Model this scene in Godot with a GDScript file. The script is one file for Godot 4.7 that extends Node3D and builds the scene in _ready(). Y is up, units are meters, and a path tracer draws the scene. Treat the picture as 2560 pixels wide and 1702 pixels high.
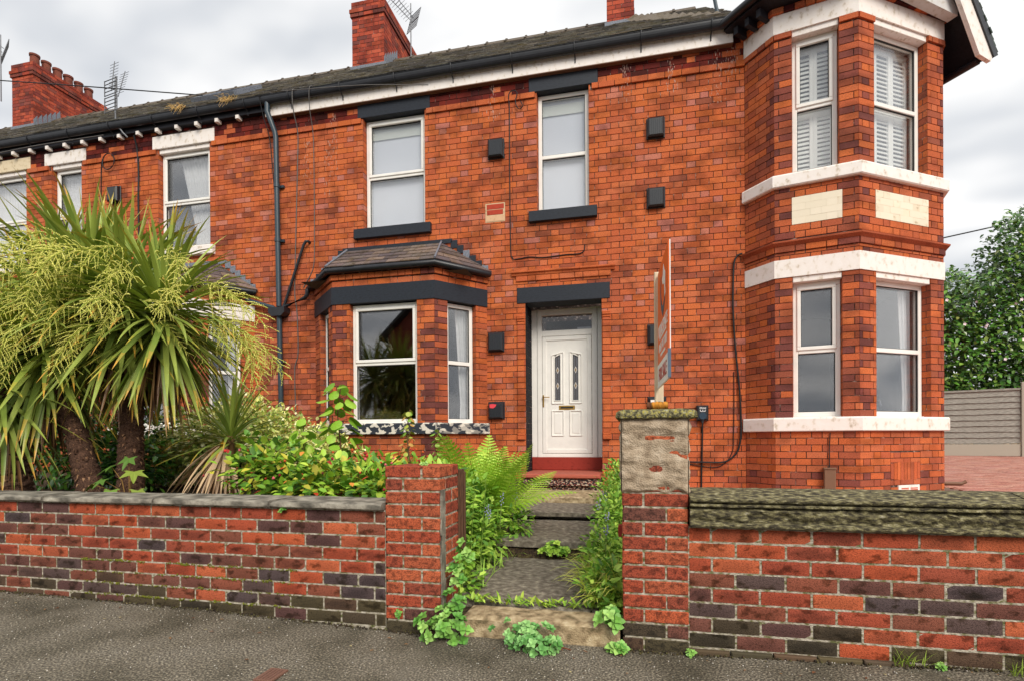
extends Node3D

# ---------------------------------------------------------------- mesh buffer
class MB:
	var v := PackedVector3Array()
	var n := PackedVector3Array()
	var c = PackedColorArray()
	var uv := PackedVector2Array()
	func tri(a: Vector3, b: Vector3, d: Vector3, na: Vector3, nb: Vector3, nd: Vector3, col: Color) -> void:
		# wound clockwise as seen from the side the normals point to
		if (d - a).cross(b - a).dot(na + nb + nd) < 0.0:
			v.append_array([a, d, b]); n.append_array([na, nd, nb])
		else:
			v.append_array([a, b, d]); n.append_array([na, nb, nd])
		c.append_array([col, col, col])
	func flat(a: Vector3, b: Vector3, d: Vector3, col: Color, hint := Vector3.ZERO) -> void:
		var m = (d - a).cross(b - a).normalized()
		if hint != Vector3.ZERO and m.dot(hint) < 0.0: m = -m
		tri(a, b, d, m, m, m, col)
	func quad(a: Vector3, b: Vector3, d: Vector3, e: Vector3, col: Color, hint := Vector3.ZERO) -> void:
		flat(a, b, d, col, hint); flat(a, d, e, col, hint)
	# box spanned by a transform: x,y in -.5..5, z in 0..1 unless centred
	func box(t: Transform3D, col: Color, back := true) -> void:
		var x = t.basis.x * 0.5; var y = t.basis.y * 0.5; var z = t.basis.z
		var p = t.origin
		var q = p + z
		quad(q - x - y, q + x - y, q + x + y, q - x + y, col, z)
		quad(p - x - y, p + x - y, q + x - y, q - x - y, col, -y)
		quad(p - x + y, p + x + y, q + x + y, q - x + y, col, y)
		quad(p - x - y, p - x + y, q - x + y, q - x - y, col, -x)
		quad(p + x - y, p + x + y, q + x + y, q + x - y, col, x)
		if back: quad(p - x - y, p + x - y, p + x + y, p - x + y, col, -z)
	# axis box from corner to corner
	func ab(lo: Vector3, hi: Vector3, col := Color.WHITE) -> void:
		var s = hi - lo
		box(Transform3D(Basis(Vector3(s.x, 0, 0), Vector3(0, s.y, 0), Vector3(0, 0, s.z)), Vector3((lo.x + hi.x) / 2, (lo.y + hi.y) / 2, lo.z)), col)
	# box with chamfered front edges (front = +z of t), chamfer k in metres
	func cbox(t: Transform3D, k: float, col: Color, front := Color(-1, 0, 0)) -> void:
		var bx := t.basis.x.normalized(); var by = t.basis.y.normalized(); var bz := t.basis.z.normalized()
		var x = t.basis.x * 0.5; var y = t.basis.y * 0.5; var z = t.basis.z
		var p = t.origin; var q = p + z; var m = q - bz * k
		var xi = x - bx * k; var yi = y - by * k
		var fc := col if front.r < 0.0 else front
		quad(q - xi - yi, q + xi - yi, q + xi + yi, q - xi + yi, fc, bz)
		quad(q - xi - yi, q + xi - yi, m + x - y, m - x - y, col, bz - by)
		quad(q - xi + yi, q + xi + yi, m + x + y, m - x + y, col, bz + by)
		quad(q - xi - yi, q - xi + yi, m - x + y, m - x - y, col, bz - bx)
		quad(q + xi - yi, q + xi + yi, m + x + y, m + x - y, col, bz + bx)
		quad(p - x - y, p + x - y, m + x - y, m - x - y, col, -by)
		quad(p - x + y, p + x + y, m + x + y, m - x + y, col, by)
		quad(p - x - y, p - x + y, m - x + y, m - x - y, col, -bx)
		quad(p + x - y, p + x + y, m + x + y, m + x - y, col, bx)
		quad(p - x - y, p + x - y, p + x + y, p - x + y, col, -bz)
	func tube(pts: Array, r0: float, r1: float, sides: int, col: Color, caps := true) -> void:
		var rings := []
		var nr := []
		var up := Vector3.UP
		for i in pts.size():
			var a: Vector3 = pts[maxi(i - 1, 0)]
			var b: Vector3 = pts[mini(i + 1, pts.size() - 1)]
			var d = (b - a).normalized()
			var s = d.cross(up)
			if s.length() < 0.05: s = d.cross(Vector3.RIGHT)
			s = s.normalized()
			var w = s.cross(d).normalized()
			var r: float = lerpf(r0, r1, float(i) / maxf(1.0, pts.size() - 1))
			var ring := []; var ns := []
			for k in sides:
				var an := TAU * k / sides
				var nn = s * cos(an) + w * sin(an)
				ring.append(pts[i] + nn * r); ns.append(nn)
			rings.append(ring); nr.append(ns)
			up = w if absf(d.y) > 0.9 else Vector3.UP
		for i in pts.size() - 1:
			for k in sides:
				var k2 := (k + 1) % sides
				tri(rings[i][k], rings[i][k2], rings[i + 1][k2], nr[i][k], nr[i][k2], nr[i + 1][k2], col)
				tri(rings[i][k], rings[i + 1][k2], rings[i + 1][k], nr[i][k], nr[i + 1][k2], nr[i + 1][k], col)
		if caps:
			for e in [0, pts.size() - 1]:
				var d2: Vector3 = (pts[e] - pts[1 if e == 0 else e - 1]).normalized()
				for k in range(1, sides - 1):
					flat(rings[e][0], rings[e][k], rings[e][k + 1], col, d2)
	func lathe(at: Vector3, prof: Array, sides: int, col: Color) -> void:
		for i in prof.size() - 1:
			var a: Vector2 = prof[i]; var b: Vector2 = prof[i + 1]
			var e = b - a
			for k in sides:
				var t0 := TAU * k / sides; var t1 := TAU * (k + 1) / sides
				var d0 := Vector3(cos(t0), 0, sin(t0)); var d1 := Vector3(cos(t1), 0, sin(t1))
				var n0 = (d0 * e.y - Vector3.UP * e.x).normalized(); var n1 = (d1 * e.y - Vector3.UP * e.x).normalized()
				var p0 := at + d0 * a.x + Vector3.UP * a.y; var p1 := at + d1 * a.x + Vector3.UP * a.y
				var q0 := at + d0 * b.x + Vector3.UP * b.y; var q1 := at + d1 * b.x + Vector3.UP * b.y
				tri(p0, p1, q1, n0, n1, n1, col); tri(p0, q1, q0, n0, n1, n0, col)
	# prism: polygon (in plane of ex,ey at o) extruded by ez
	func prism(o: Vector3, ex: Vector3, ey: Vector3, ez: Vector3, poly: Array, col: Color) -> void:
		var pk := PackedVector2Array(poly)
		var idx := Geometry2D.triangulate_polygon(pk)
		for i in range(0, idx.size(), 3):
			var a = o + ex * pk[idx[i]].x + ey * pk[idx[i]].y
			var b := o + ex * pk[idx[i + 1]].x + ey * pk[idx[i + 1]].y
			var d = o + ex * pk[idx[i + 2]].x + ey * pk[idx[i + 2]].y
			flat(a, b, d, col, -ez); flat(a + ez, b + ez, d + ez, col, ez)
		var mid = Vector2.ZERO
		for q in pk: mid += q / pk.size()
		var area := 0.0
		for i in pk.size(): area += pk[i].cross(pk[(i + 1) % pk.size()])
		for i in pk.size():
			var a2 := pk[i]; var b2 := pk[(i + 1) % pk.size()]
			var en := (b2 - a2).orthogonal() * (1.0 if area > 0.0 else -1.0)
			var hint = ex * en.x + ey * en.y
			var A := o + ex * a2.x + ey * a2.y; var B := o + ex * b2.x + ey * b2.y
			quad(A, B, B + ez, A + ez, col, hint)
	# grid surface from a function(i,j)->Vector3, smooth normals, colour function(i,j)->Color or null
	func grid(nu: int, nv: int, f: Callable, cf, out: Vector3) -> void:
		var P := []
		var C := []
		for j in nv + 1:
			var row := []; var cr := []
			for i in nu + 1:
				row.append(f.call(i, j))
				cr.append(cf.call(i, j) if cf is Callable else cf)
			P.append(row); C.append(cr)
		var N := []
		for j in nv + 1:
			var row := []
			for i in nu + 1:
				var du: Vector3 = P[j][mini(i + 1, nu)] - P[j][maxi(i - 1, 0)]
				var dv: Vector3 = P[mini(j + 1, nv)][i] - P[maxi(j - 1, 0)][i]
				var m = dv.cross(du).normalized()
				if out != Vector3.ZERO and m.dot(out) < 0.0: m = -m
				row.append(m)
			N.append(row)
		for j in nv:
			for i in nu:
				for t in [[[i, j], [i + 1, j], [i + 1, j + 1]], [[i, j], [i + 1, j + 1], [i, j + 1]]]:
					var a: Vector3 = P[t[0][1]][t[0][0]]; var b: Vector3 = P[t[1][1]][t[1][0]]; var d: Vector3 = P[t[2][1]][t[2][0]]
					var o = [0, 1, 2]
					if (d - a).cross(b - a).dot(N[t[0][1]][t[0][0]] + N[t[1][1]][t[1][0]] + N[t[2][1]][t[2][0]]) < 0.0: o = [0, 2, 1]
					for k in o:
						var q: Array = t[k]
						v.append(P[q[1]][q[0]]); n.append(N[q[1]][q[0]]); c.append(C[q[1]][q[0]])
	func mesh() -> ArrayMesh:
		var a = []
		a.resize(Mesh.ARRAY_MAX)
		a[Mesh.ARRAY_VERTEX] = v; a[Mesh.ARRAY_NORMAL] = n; a[Mesh.ARRAY_COLOR] = c
		if uv.size() == v.size() and v.size() > 0: a[Mesh.ARRAY_TEX_UV] = uv
		var m = ArrayMesh.new()
		if v.size() > 0: m.add_surface_from_arrays(Mesh.PRIMITIVE_TRIANGLES, a)
		return m

# ---------------------------------------------------------------- scene helpers
var rng := RandomNumberGenerator.new()
var M := {}
var names := {}
const W := Color(1, 1, 1)
const CAM := Vector3(0, 1.0, 7.837)

func numbered(s: String) -> String:
	names[s] = int(names.get(s, -1)) + 1
	return s if names[s] == 0 else "%s_%03d" % [s, names[s]]

func thing(called: String, label: String, category: String, at := Vector3.ZERO, group := "") -> Node3D:
	var o = Node3D.new()
	o.name = numbered(called); o.position = at
	o.set_meta("label", label); o.set_meta("category", category)
	if group: o.set_meta("group", group)
	add_child(o)
	return o

func struct(called: String, m: Mesh, mat: Material) -> MeshInstance3D:
	var o = MeshInstance3D.new()
	o.name = numbered(called); o.mesh = m; o.material_override = mat
	o.set_meta("kind", "structure")
	add_child(o)
	return o

func part(parent: Node, called: String, m: Mesh, mat: Material, label := "") -> MeshInstance3D:
	var o = MeshInstance3D.new()
	o.name = called; o.mesh = m; o.material_override = mat
	if label: o.set_meta("label", label)
	parent.add_child(o, true)
	return o

# a part given in world coordinates under a thing placed at thing.position
func wpart(parent: Node3D, called: String, b: MB, mat: Material, label := "") -> MeshInstance3D:
	var o = part(parent, called, b.mesh(), mat, label)
	o.position = -base_of(parent)
	return o

func base_of(p: Node3D) -> Vector3:
	var s = Vector3.ZERO
	var q: Node = p
	while q is Node3D and q != self:
		s += q.position
		q = q.get_parent()
	return s

func sub(parent: Node, called: String) -> Node3D:
	var o = Node3D.new()
	o.name = called
	parent.add_child(o, true)
	return o

func lin(r: float, g: float, b: float) -> Color:
	return Color(r / 255.0, g / 255.0, b / 255.0).srgb_to_linear()
func srgb(r: float, g: float, b: float) -> Color:
	return Color(r / 255.0, g / 255.0, b / 255.0)
func jit(c: Color, a: float) -> Color:
	var k := 1.0 + rng.randf_range(-a, a)
	return Color(clampf(c.r * k * (1.0 + rng.randf_range(-a, a) * 0.3), 0, 1), clampf(c.g * k, 0, 1), clampf(c.b * k * (1.0 + rng.randf_range(-a, a) * 0.3), 0, 1))

func noise_tex(sd: int, freq: float, stops: Array, size := 512, oct := 4, kind := FastNoiseLite.TYPE_SIMPLEX_SMOOTH, nrm := false) -> NoiseTexture2D:
	var f := FastNoiseLite.new()
	f.seed = sd; f.frequency = freq; f.noise_type = kind; f.fractal_octaves = oct
	f.fractal_type = FastNoiseLite.FRACTAL_FBM
	var t := NoiseTexture2D.new()
	t.width = size; t.height = size; t.seamless = true; t.normalize = true
	t.noise = f
	if nrm:
		t.as_normal_map = true; t.bump_strength = 6.0
	elif stops.size() > 0:
		var g := Gradient.new()
		var offs := PackedFloat32Array(); var cols := PackedColorArray()
		for s in stops:
			offs.append(s[0]); cols.append(s[1])
		g.offsets = offs; g.colors = cols
		t.color_ramp = g
	return t

func g(k: float) -> Color: return Color(k, k, k)

func mat(nm: String, col: Color, rough: float, tex = null, scale := Vector3.ONE, o := {}) -> StandardMaterial3D:
	var m = StandardMaterial3D.new()
	m.resource_name = nm
	m.albedo_color = col; m.roughness = rough
	m.metallic_specular = o.get("spec", 0.4)
	if o.get("vc", false): m.vertex_color_use_as_albedo = true
	if tex != null:
		m.albedo_texture = tex
	if tex != null or o.has("bump"):
		m.uv1_triplanar = true; m.uv1_world_triplanar = o.get("world", true); m.uv1_scale = scale
		m.uv1_triplanar_sharpness = 4.0
	if o.has("bump"):
		m.heightmap_enabled = true; m.heightmap_texture = o.bump; m.heightmap_scale = o.get("bs", 0.3)
	if o.has("detail"):
		m.detail_enabled = true; m.detail_albedo = o.detail; m.detail_blend_mode = o.get("dmode", BaseMaterial3D.BLEND_MODE_MUL)
		m.detail_uv_layer = BaseMaterial3D.DETAIL_UV_2
		m.uv2_triplanar = true; m.uv2_world_triplanar = true; m.uv2_scale = o.get("ds", Vector3.ONE)
	if o.has("metal"): m.metallic = o.metal
	if o.has("coat"):
		m.clearcoat_enabled = true; m.clearcoat = o.coat; m.clearcoat_roughness = 0.1
	if o.has("back"):
		m.backlight_enabled = true; m.backlight = o.back
	m.cull_mode = BaseMaterial3D.CULL_DISABLED
	return m

# ---------------------------------------------------------------- bricks
var unit_brick: ArrayMesh
var tones := {}      # kind -> array of linear colours
var tone_mats := {}  # kind -> array of materials

func cut(iv: Array, a: float, b: float) -> Array:
	var r := []
	for s in iv:
		if b <= s[0] or a >= s[1]: r.append(s)
		else:
			if a - s[0] > 0.02: r.append([s[0], a])
			if s[1] - b > 0.02: r.append([b, s[1]])
	return r

# lays one face of brickwork; appends records [transform, tone kind, tone index]
func lay(out: Array, o: Vector3, ud: Vector3, nd: Vector3, u0: float, u1: float, v0: float, v1: float, holes: Array, p: Dictionary) -> void:
	var course: float = p.get("course", 0.0862)
	var base: float = p.get("base", 6.06)
	var L: float = p.get("L", 0.232); var H: float = p.get("H", 0.118)
	var joint: float = p.get("joint", 0.0095)
	var kind: String = p.get("kind", "house")
	var off: float = p.get("off", 0.0); var depth: float = p.get("depth", 0.02)
	var ph: float = p.get("phase", 0.0)
	var stretcher: bool = p.get("stretcher", false)
	var r0 := int(floor((v0 - base) / course + 0.001)); var r1 := int(ceil((v1 - base) / course - 0.001))
	for row in range(r0, r1):
		var a = maxf(v0, base + row * course); var b := minf(v1, base + (row + 1) * course)
		if b - a < 0.025: continue
		var iv := [[u0, u1]]
		for h in holes:
			var ov: float = minf(b, h[3]) - maxf(a, h[2])
			if ov > 0.12 * (b - a): iv = cut(iv, h[0], h[1])
		for s in iv:
			var js := [s[0]]
			if stretcher:
				var x = s[0] + 0.0
				var st: float = floor((s[0] - ph) / L) * L + ph + (L * 0.5 if posmod(row, 2) == 1 else 0.0) - L
				while st < s[1]:
					if st > s[0]: js.append(st + rng.randf_range(-0.006, 0.006))
					st += L
			else:
				var per := L + H
				var st2: float = floor((s[0] - ph) / per) * per + ph + (per * 0.5 + 0.5 * (L - H) - (L - H) * 0.5 if posmod(row, 2) == 1 else 0.0) - per
				while st2 < s[1]:
					if st2 > s[0]: js.append(st2)
					if st2 + L > s[0] and st2 + L < s[1]: js.append(st2 + L + rng.randf_range(-0.004, 0.004))
					st2 += per
			js.append(s[1])
			# drop slivers
			var k := 1
			while k < js.size():
				if js[k] - js[k - 1] < 0.05 and js.size() > 2:
					if k == js.size() - 1: js.remove_at(k - 1)
					else: js.remove_at(k)
				else: k += 1
			for i in js.size() - 1:
				var ua: float = js[i] + joint * 0.5; var ub: float = js[i + 1] - joint * 0.5
				if i == 0: ua = js[0] + joint * 0.25
				if i == js.size() - 2: ub = js[i + 1] - joint * 0.25
				if ub - ua < 0.012: continue
				var hh = b - a - joint
				var dn := off + rng.randf_range(-0.0012, 0.0012)
				var pos = o + ud * ((ua + ub) / 2) + Vector3.UP * ((a + b) / 2) + nd * (dn - depth)
				var tl := rng.randf_range(-0.0025, 0.0025)
				var bx := (ud * cos(tl) + Vector3.UP * sin(tl)) * (ub - ua)
				var by = (Vector3.UP * cos(tl) - ud * sin(tl)) * hh
				var t := Transform3D(Basis(bx, by, nd * depth), pos)
				var kk := kind
				if p.has("pick"): kk = p.pick.call(pos, (ub - ua))
				out.append([t, kk, rng.randi() % tones[kk].size()])

# backing of a face (mortar) with rectangular openings
func backing(b: MB, o: Vector3, ud: Vector3, nd: Vector3, u0: float, u1: float, v0: float, v1: float, holes: Array, off := -0.011) -> void:
	var us := [u0, u1]; var vs := [v0, v1]
	for h in holes:
		for x in [h[0], h[1]]:
			if x > u0 and x < u1 and not us.has(x): us.append(x)
		for y in [h[2], h[3]]:
			if y > v0 and y < v1 and not vs.has(y): vs.append(y)
	us.sort(); vs.sort()
	for i in us.size() - 1:
		for j in vs.size() - 1:
			var cu: float = (us[i] + us[i + 1]) / 2; var cv: float = (vs[j] + vs[j + 1]) / 2
			var inside := false
			for h in holes:
				if cu > h[0] and cu < h[1] and cv > h[2] and cv < h[3]: inside = true
			if inside: continue
			var q = o + nd * off
			b.quad(q + ud * us[i] + Vector3.UP * vs[j], q + ud * us[i + 1] + Vector3.UP * vs[j], q + ud * us[i + 1] + Vector3.UP * vs[j + 1], q + ud * us[i] + Vector3.UP * vs[j + 1], W, nd)

func jambs(out: Array, b: MB, o: Vector3, ud: Vector3, nd: Vector3, h: Array, depth: float, p: Dictionary) -> void:
	lay(out, o + ud * h[0] - nd * 0.002, -nd, ud, 0.0, depth, h[2], h[3], [], p)
	lay(out, o + ud * h[1] - nd * 0.002, -nd, -ud, 0.0, depth, h[2], h[3], [], p)
	for s in [[h[0], ud], [h[1], -ud]]:
		var q: Vector3 = o + ud * s[0] - s[1] * 0.004
		b.quad(q + Vector3.UP * h[2], q + Vector3.UP * h[3], q + Vector3.UP * h[3] - nd * depth, q + Vector3.UP * h[2] - nd * depth, W, s[1])

# the 300 that show largest become parts of their own, the rest one part
func build_bricks(parent: Node3D, recs: Array, most := 300) -> void:
	var order := []
	for i in recs.size():
		var t: Transform3D = recs[i][0]
		var d = t.origin - CAM
		var face := absf(t.basis.z.normalized().dot(d.normalized()))
		var inview = d.z < 0.0 and absf(atan2(d.x, -d.z) + deg_to_rad(12.8)) < deg_to_rad(42.0)
		var s = t.basis.x.length() * t.basis.y.length() * face / d.length_squared() * (1.0 if inview else 0.01)
		order.append([s, i])
	order.sort_custom(func(a, b): return a[0] > b[0])
	var rest := {}
	var bo := base_of(parent)
	for k in order.size():
		var r: Array = recs[order[k][1]]
		if k < most:
			var m = MeshInstance3D.new()
			m.name = "brick"
			m.mesh = unit_brick; m.material_override = tone_mats[r[1]][r[2]]
			var t2: Transform3D = r[0]
			t2.origin -= bo
			m.transform = t2
			parent.add_child(m, true)
		else:
			var cat: String = "vc_" + r[1]
			if not rest.has(cat): rest[cat] = MB.new()
			rest[cat].box(r[0], jit(tones[r[1]][r[2]], 0.05), false)
	if rest.size() > 0:
		var am := ArrayMesh.new()
		var mats := []
		for cat in rest:
			var a = []
			a.resize(Mesh.ARRAY_MAX)
			a[Mesh.ARRAY_VERTEX] = rest[cat].v; a[Mesh.ARRAY_NORMAL] = rest[cat].n; a[Mesh.ARRAY_COLOR] = rest[cat].c
			am.add_surface_from_arrays(Mesh.PRIMITIVE_TRIANGLES, a)
			am.surface_set_material(am.get_surface_count() - 1, M[cat])
		var o = MeshInstance3D.new()
		o.name = "brickwork"; o.mesh = am; o.position = -bo
		o.set_meta("kind", "stuff")
		parent.add_child(o, true)

# ---------------------------------------------------------------- set-up
func _ready() -> void:
	rng.seed = 20240517
	# camera
	var cam := Camera3D.new()
	cam.name = "camera"
	cam.position = CAM
	cam.basis = Basis(Vector3.UP, deg_to_rad(12.8053)) * Basis(Vector3.RIGHT, deg_to_rad(-0.18126)) * Basis(Vector3.BACK, deg_to_rad(-0.34254))
	var near := 0.05
	cam.set_frustum(1702.0 / 1332.0 * near, Vector2(0, 248.46 / 1332.0 * near), near, 600.0)
	add_child(cam)
	cam.current = true
	# sky: high thin overcast with soft grey bands
	var env := Environment.new()
	env.background_mode = Environment.BG_SKY
	var sky := Sky.new()
	sky.sky_material = overcast()
	env.sky = sky
	env.tonemap_mode = Environment.TONE_MAPPER_LINEAR
	env.tonemap_exposure = EXPOSURE
	env.sdfgi_enabled = true; env.ssao_enabled = true; env.ssil_enabled = true
	var we := WorldEnvironment.new()
	we.name = "air"; we.environment = env
	add_child(we)
	var sun := DirectionalLight3D.new()
	sun.name = "sun_behind_cloud"
	sun.light_energy = 0.5; sun.light_angular_distance = 30.0
	sun.light_color = Color(1.0, 0.97, 0.92); sun.shadow_enabled = true
	sun.look_at_from_position(Vector3(6, 9, 10), Vector3.ZERO, Vector3.UP)
	add_child(sun)
	make_materials()
	ground()
	front_walls()
	path_and_steps()
	grit()
	houses()
	fittings()
	far_right()
	across_the_road()
	plants()

const EXPOSURE := 2.0

func overcast() -> PanoramaSkyMaterial:
	var f := FastNoiseLite.new()
	f.seed = 11; f.frequency = 1.1; f.fractal_octaves = 5; f.noise_type = FastNoiseLite.TYPE_SIMPLEX_SMOOTH
	var f2 := FastNoiseLite.new()
	f2.seed = 5; f2.frequency = 2.6; f2.fractal_octaves = 4
	var w = 768; var h = 384
	var im := Image.create(w, h, false, Image.FORMAT_RGBF)
	for j in h:
		var el = PI * (0.5 - (j + 0.5) / h)
		for i in w:
			var az = TAU * (i + 0.5) / w
			var d = Vector3(cos(el) * sin(az), sin(el), cos(el) * cos(az))
			# clouds lie on a flat layer: stretch towards the horizon
			var k := 1.0 / maxf(0.16, d.y + 0.12)
			var a = f.get_noise_3d(d.x * k * 0.55 + d.y, d.y * 0.6, d.z * k * 1.3)
			var b := f2.get_noise_3d(d.x * k * 0.7, d.y, d.z * k * 1.6 + d.x)
			var s = 0.84 + a * 0.44 + b * 0.14
			s = clampf(s, 0.42, 1.0)
			var c = Color(0.80, 0.855, 0.94).lerp(Color(1.0, 1.0, 1.0), smoothstep(0.55, 0.95, s)) * (s * SKY)
			if d.y < -0.02: c = Color(0.2, 0.2, 0.2)
			im.set_pixel(i, j, c)
	var m = PanoramaSkyMaterial.new()
	m.panorama = ImageTexture.create_from_image(im)
	return m

const SKY := 0.57

func make_materials() -> void:
	var grain := noise_tex(3, 0.045, [[0.0, g(0.70)], [0.42, g(0.88)], [0.6, g(0.96)], [1.0, g(1.0)]], 512, 5)
	var blot := noise_tex(9, 0.012, [[0.0, g(0.72)], [0.36, g(0.88)], [0.55, g(1.0)], [1.0, g(1.0)]], 512, 4)
	var fine := noise_tex(21, 0.09, [], 512, 4)
	var soft := noise_tex(22, 0.02, [], 512, 5)
	M.grain = grain; M.blot = blot; M.fine = fine; M.soft = soft
	# brick tones (linear)
	tones.house = [lin(213, 112, 66), lin(209, 108, 63), lin(218, 118, 70), lin(206, 107, 66), lin(204, 106, 67), lin(211, 114, 71), lin(211, 118, 78), lin(202, 105, 66), lin(198, 103, 68), lin(210, 111, 61), lin(206, 114, 76), lin(215, 116, 67)]
	tones.pink = [lin(206, 128, 106), lin(202, 122, 100), lin(196, 120, 104)]
	tones.smoke = [lin(188, 99, 68), lin(178, 95, 67), lin(168, 91, 67), lin(193, 101, 68), lin(160, 89, 68)]
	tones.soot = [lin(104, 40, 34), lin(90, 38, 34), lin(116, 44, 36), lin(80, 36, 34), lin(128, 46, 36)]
	tones.dark = [lin(142, 80, 70), lin(128, 74, 68), lin(150, 82, 70)]
	tones.black = [lin(40, 42, 48), lin(34, 36, 42), lin(46, 46, 50)]
	tones.wall = [lin(206, 102, 64), lin(198, 94, 60), lin(188, 88, 60), lin(178, 84, 60), lin(210, 110, 72), lin(168, 84, 62), lin(194, 100, 68)]
	tones.burnt = [lin(130, 82, 70), lin(116, 76, 68), lin(142, 84, 66), lin(106, 74, 70), lin(152, 86, 66)]
	tones.blue = [lin(100, 80, 76), lin(92, 77, 77), lin(108, 82, 74)]
	tones.grime = [lin(84, 72, 56), lin(74, 66, 52), lin(98, 76, 60), lin(88, 78, 56)]
	tones.stack = [lin(196, 90, 66), lin(182, 82, 62), lin(166, 76, 60), lin(148, 72, 62), lin(204, 100, 74)]
	unit_brick = (func():
		var b := MB.new()
		b.box(Transform3D.IDENTITY, W, false)
		return b.mesh()).call()
	for k in tones:
		var sc := Vector3(1.9, 4.5, 1.9)
		var o = {"spec": 0.3, "bump": fine, "bs": 0.12, "detail": blot, "ds": Vector3(0.30, 0.42, 0.30)}
		tone_mats[k] = []
		for c in tones[k]:
			tone_mats[k].append(mat("brick", c.linear_to_srgb(), 0.88, grain, sc, o))
		o.vc = true
		M["vc_" + k] = mat("brick", W, 0.88, grain, sc, o)
	var mort := noise_tex(31, 0.03, [[0.0, srgb(54, 44, 42)], [0.5, srgb(84, 68, 62)], [0.66, srgb(112, 94, 86)], [0.78, srgb(186, 168, 156)], [1.0, srgb(205, 188, 176)]], 512, 5)
	M.mortar = mat("mortar", W, 0.95, mort, Vector3(0.45, 0.6, 0.45), {"bump": fine, "bs": 0.15})
	var mortw := noise_tex(33, 0.035, [[0.0, srgb(70, 78, 40)], [0.24, srgb(116, 114, 78)], [0.38, srgb(146, 138, 120)], [0.6, srgb(176, 168, 152)], [1.0, srgb(204, 196, 180)]], 512, 5)
	M.mortar_wall = mat("mortar", W, 0.95, mortw, Vector3(1.3, 2.2, 1.3), {"bump": fine, "bs": 0.4})
	# pavement: dark tarmac with pale chippings
	var tar := noise_tex(41, 0.16, [[0.0, srgb(70, 68, 64)], [0.38, srgb(110, 107, 101)], [0.54, srgb(132, 128, 121)], [0.66, srgb(152, 148, 139)], [0.80, srgb(186, 180, 169)], [1.0, srgb(222, 216, 203)]], 1024, 2)
	var tarb := noise_tex(42, 0.010, [[0.0, srgb(160, 158, 144)], [0.36, srgb(212, 210, 202)], [0.6, srgb(240, 238, 233)], [1.0, W]], 512, 6)
	M.tarmac = mat("tarmac", srgb(232, 226, 214), 0.82, tar, Vector3(0.42, 0.42, 0.42), {"bump": noise_tex(43, 0.14, [], 1024, 3), "bs": 0.9, "detail": tarb, "ds": Vector3(0.35, 0.35, 0.35), "spec": 0.45})
	M.road = mat("tarmac", g(0.28), 0.85)
	var soil := noise_tex(44, 0.05, [[0.0, srgb(30, 24, 18)], [0.5, srgb(66, 52, 38)], [0.8, srgb(84, 76, 44)], [1.0, srgb(96, 100, 52)]], 512, 5)
	M.soil = mat("soil", W, 0.95, soil, Vector3(0.9, 0.9, 0.9), {"bump": fine, "bs": 2.0})
	# stone and concrete
	var conc := noise_tex(51, 0.012, [[0.0, srgb(70, 67, 60)], [0.38, srgb(112, 107, 97)], [0.6, srgb(140, 134, 122)], [0.85, srgb(164, 158, 144)], [1.0, srgb(190, 186, 170)]], 512, 6)
	M.concrete = mat("concrete", W, 0.92, conc, Vector3(1.1, 1.1, 1.1), {"bump": fine, "bs": 0.35})
	var slab := noise_tex(52, 0.02, [[0.0, srgb(78, 71, 61)], [0.4, srgb(112, 104, 92)], [0.7, srgb(134, 126, 111)], [1.0, srgb(170, 162, 144)]], 512, 6)
	M.slab = mat("slab", W, 0.9, slab, Vector3(1.4, 1.4, 1.4), {"bump": fine, "bs": 0.35})
	var yst := noise_tex(53, 0.014, [[0.0, srgb(92, 82, 58)], [0.35, srgb(150, 130, 100)], [0.65, srgb(182, 162, 128)], [1.0, srgb(206, 190, 158)]], 512, 6)
	M.sandstone = mat("sandstone", W, 0.92, yst, Vector3(1.6, 1.6, 1.6), {"bump": fine, "bs": 0.4})
	var cope := noise_tex(54, 0.022, [[0.0, srgb(44, 41, 33)], [0.36, srgb(76, 70, 55)], [0.52, srgb(112, 105, 78)], [0.66, srgb(132, 125, 88)], [0.82, srgb(168, 160, 128)], [1.0, srgb(206, 200, 178)]], 512, 6)
	M.postconc = mat("plain concrete", srgb(176, 170, 156), 0.9)
	M.cope = mat("carved sandstone", W, 0.95, cope, Vector3(1.7, 4.0, 3.0), {"bump": fine, "bs": 0.8})
	var lich := noise_tex(55, 0.026, [[0.0, srgb(40, 38, 28)], [0.4, srgb(100, 96, 70)], [0.58, srgb(148, 140, 100)], [0.7, srgb(168, 156, 60)], [0.78, srgb(150, 148, 124)], [1.0, srgb(214, 216, 204)]], 512, 6)
	M.lichen = mat("lichened stone", W, 0.95, lich, Vector3(2.6, 2.6, 2.6), {"bump": fine, "bs": 0.8})
	var rend := noise_tex(56, 0.011, [[0.0, srgb(124, 106, 86)], [0.4, srgb(160, 142, 120)], [0.7, srgb(178, 160, 138)], [1.0, srgb(200, 184, 162)]], 512, 6)
	M.render = mat("render", W, 0.95, rend, Vector3(2.0, 2.0, 2.0), {"bump": fine, "bs": 0.5})
	# paint
	var worn := noise_tex(61, 0.02, [[0.0, srgb(176, 164, 146)], [0.2, srgb(232, 226, 216)], [0.36, srgb(250, 248, 245)], [1.0, W]], 512, 6)
	M.worn = worn
	M.white = mat("white paint", srgb(240, 234, 230), 0.6, worn, Vector3(0.9, 0.6, 0.9), {"bump": fine, "bs": 0.08})
	M.cream = mat("cream paint", srgb(222, 206, 176), 0.6, worn, Vector3(0.9, 0.9, 0.9), {"bump": fine, "bs": 0.08})
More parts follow.
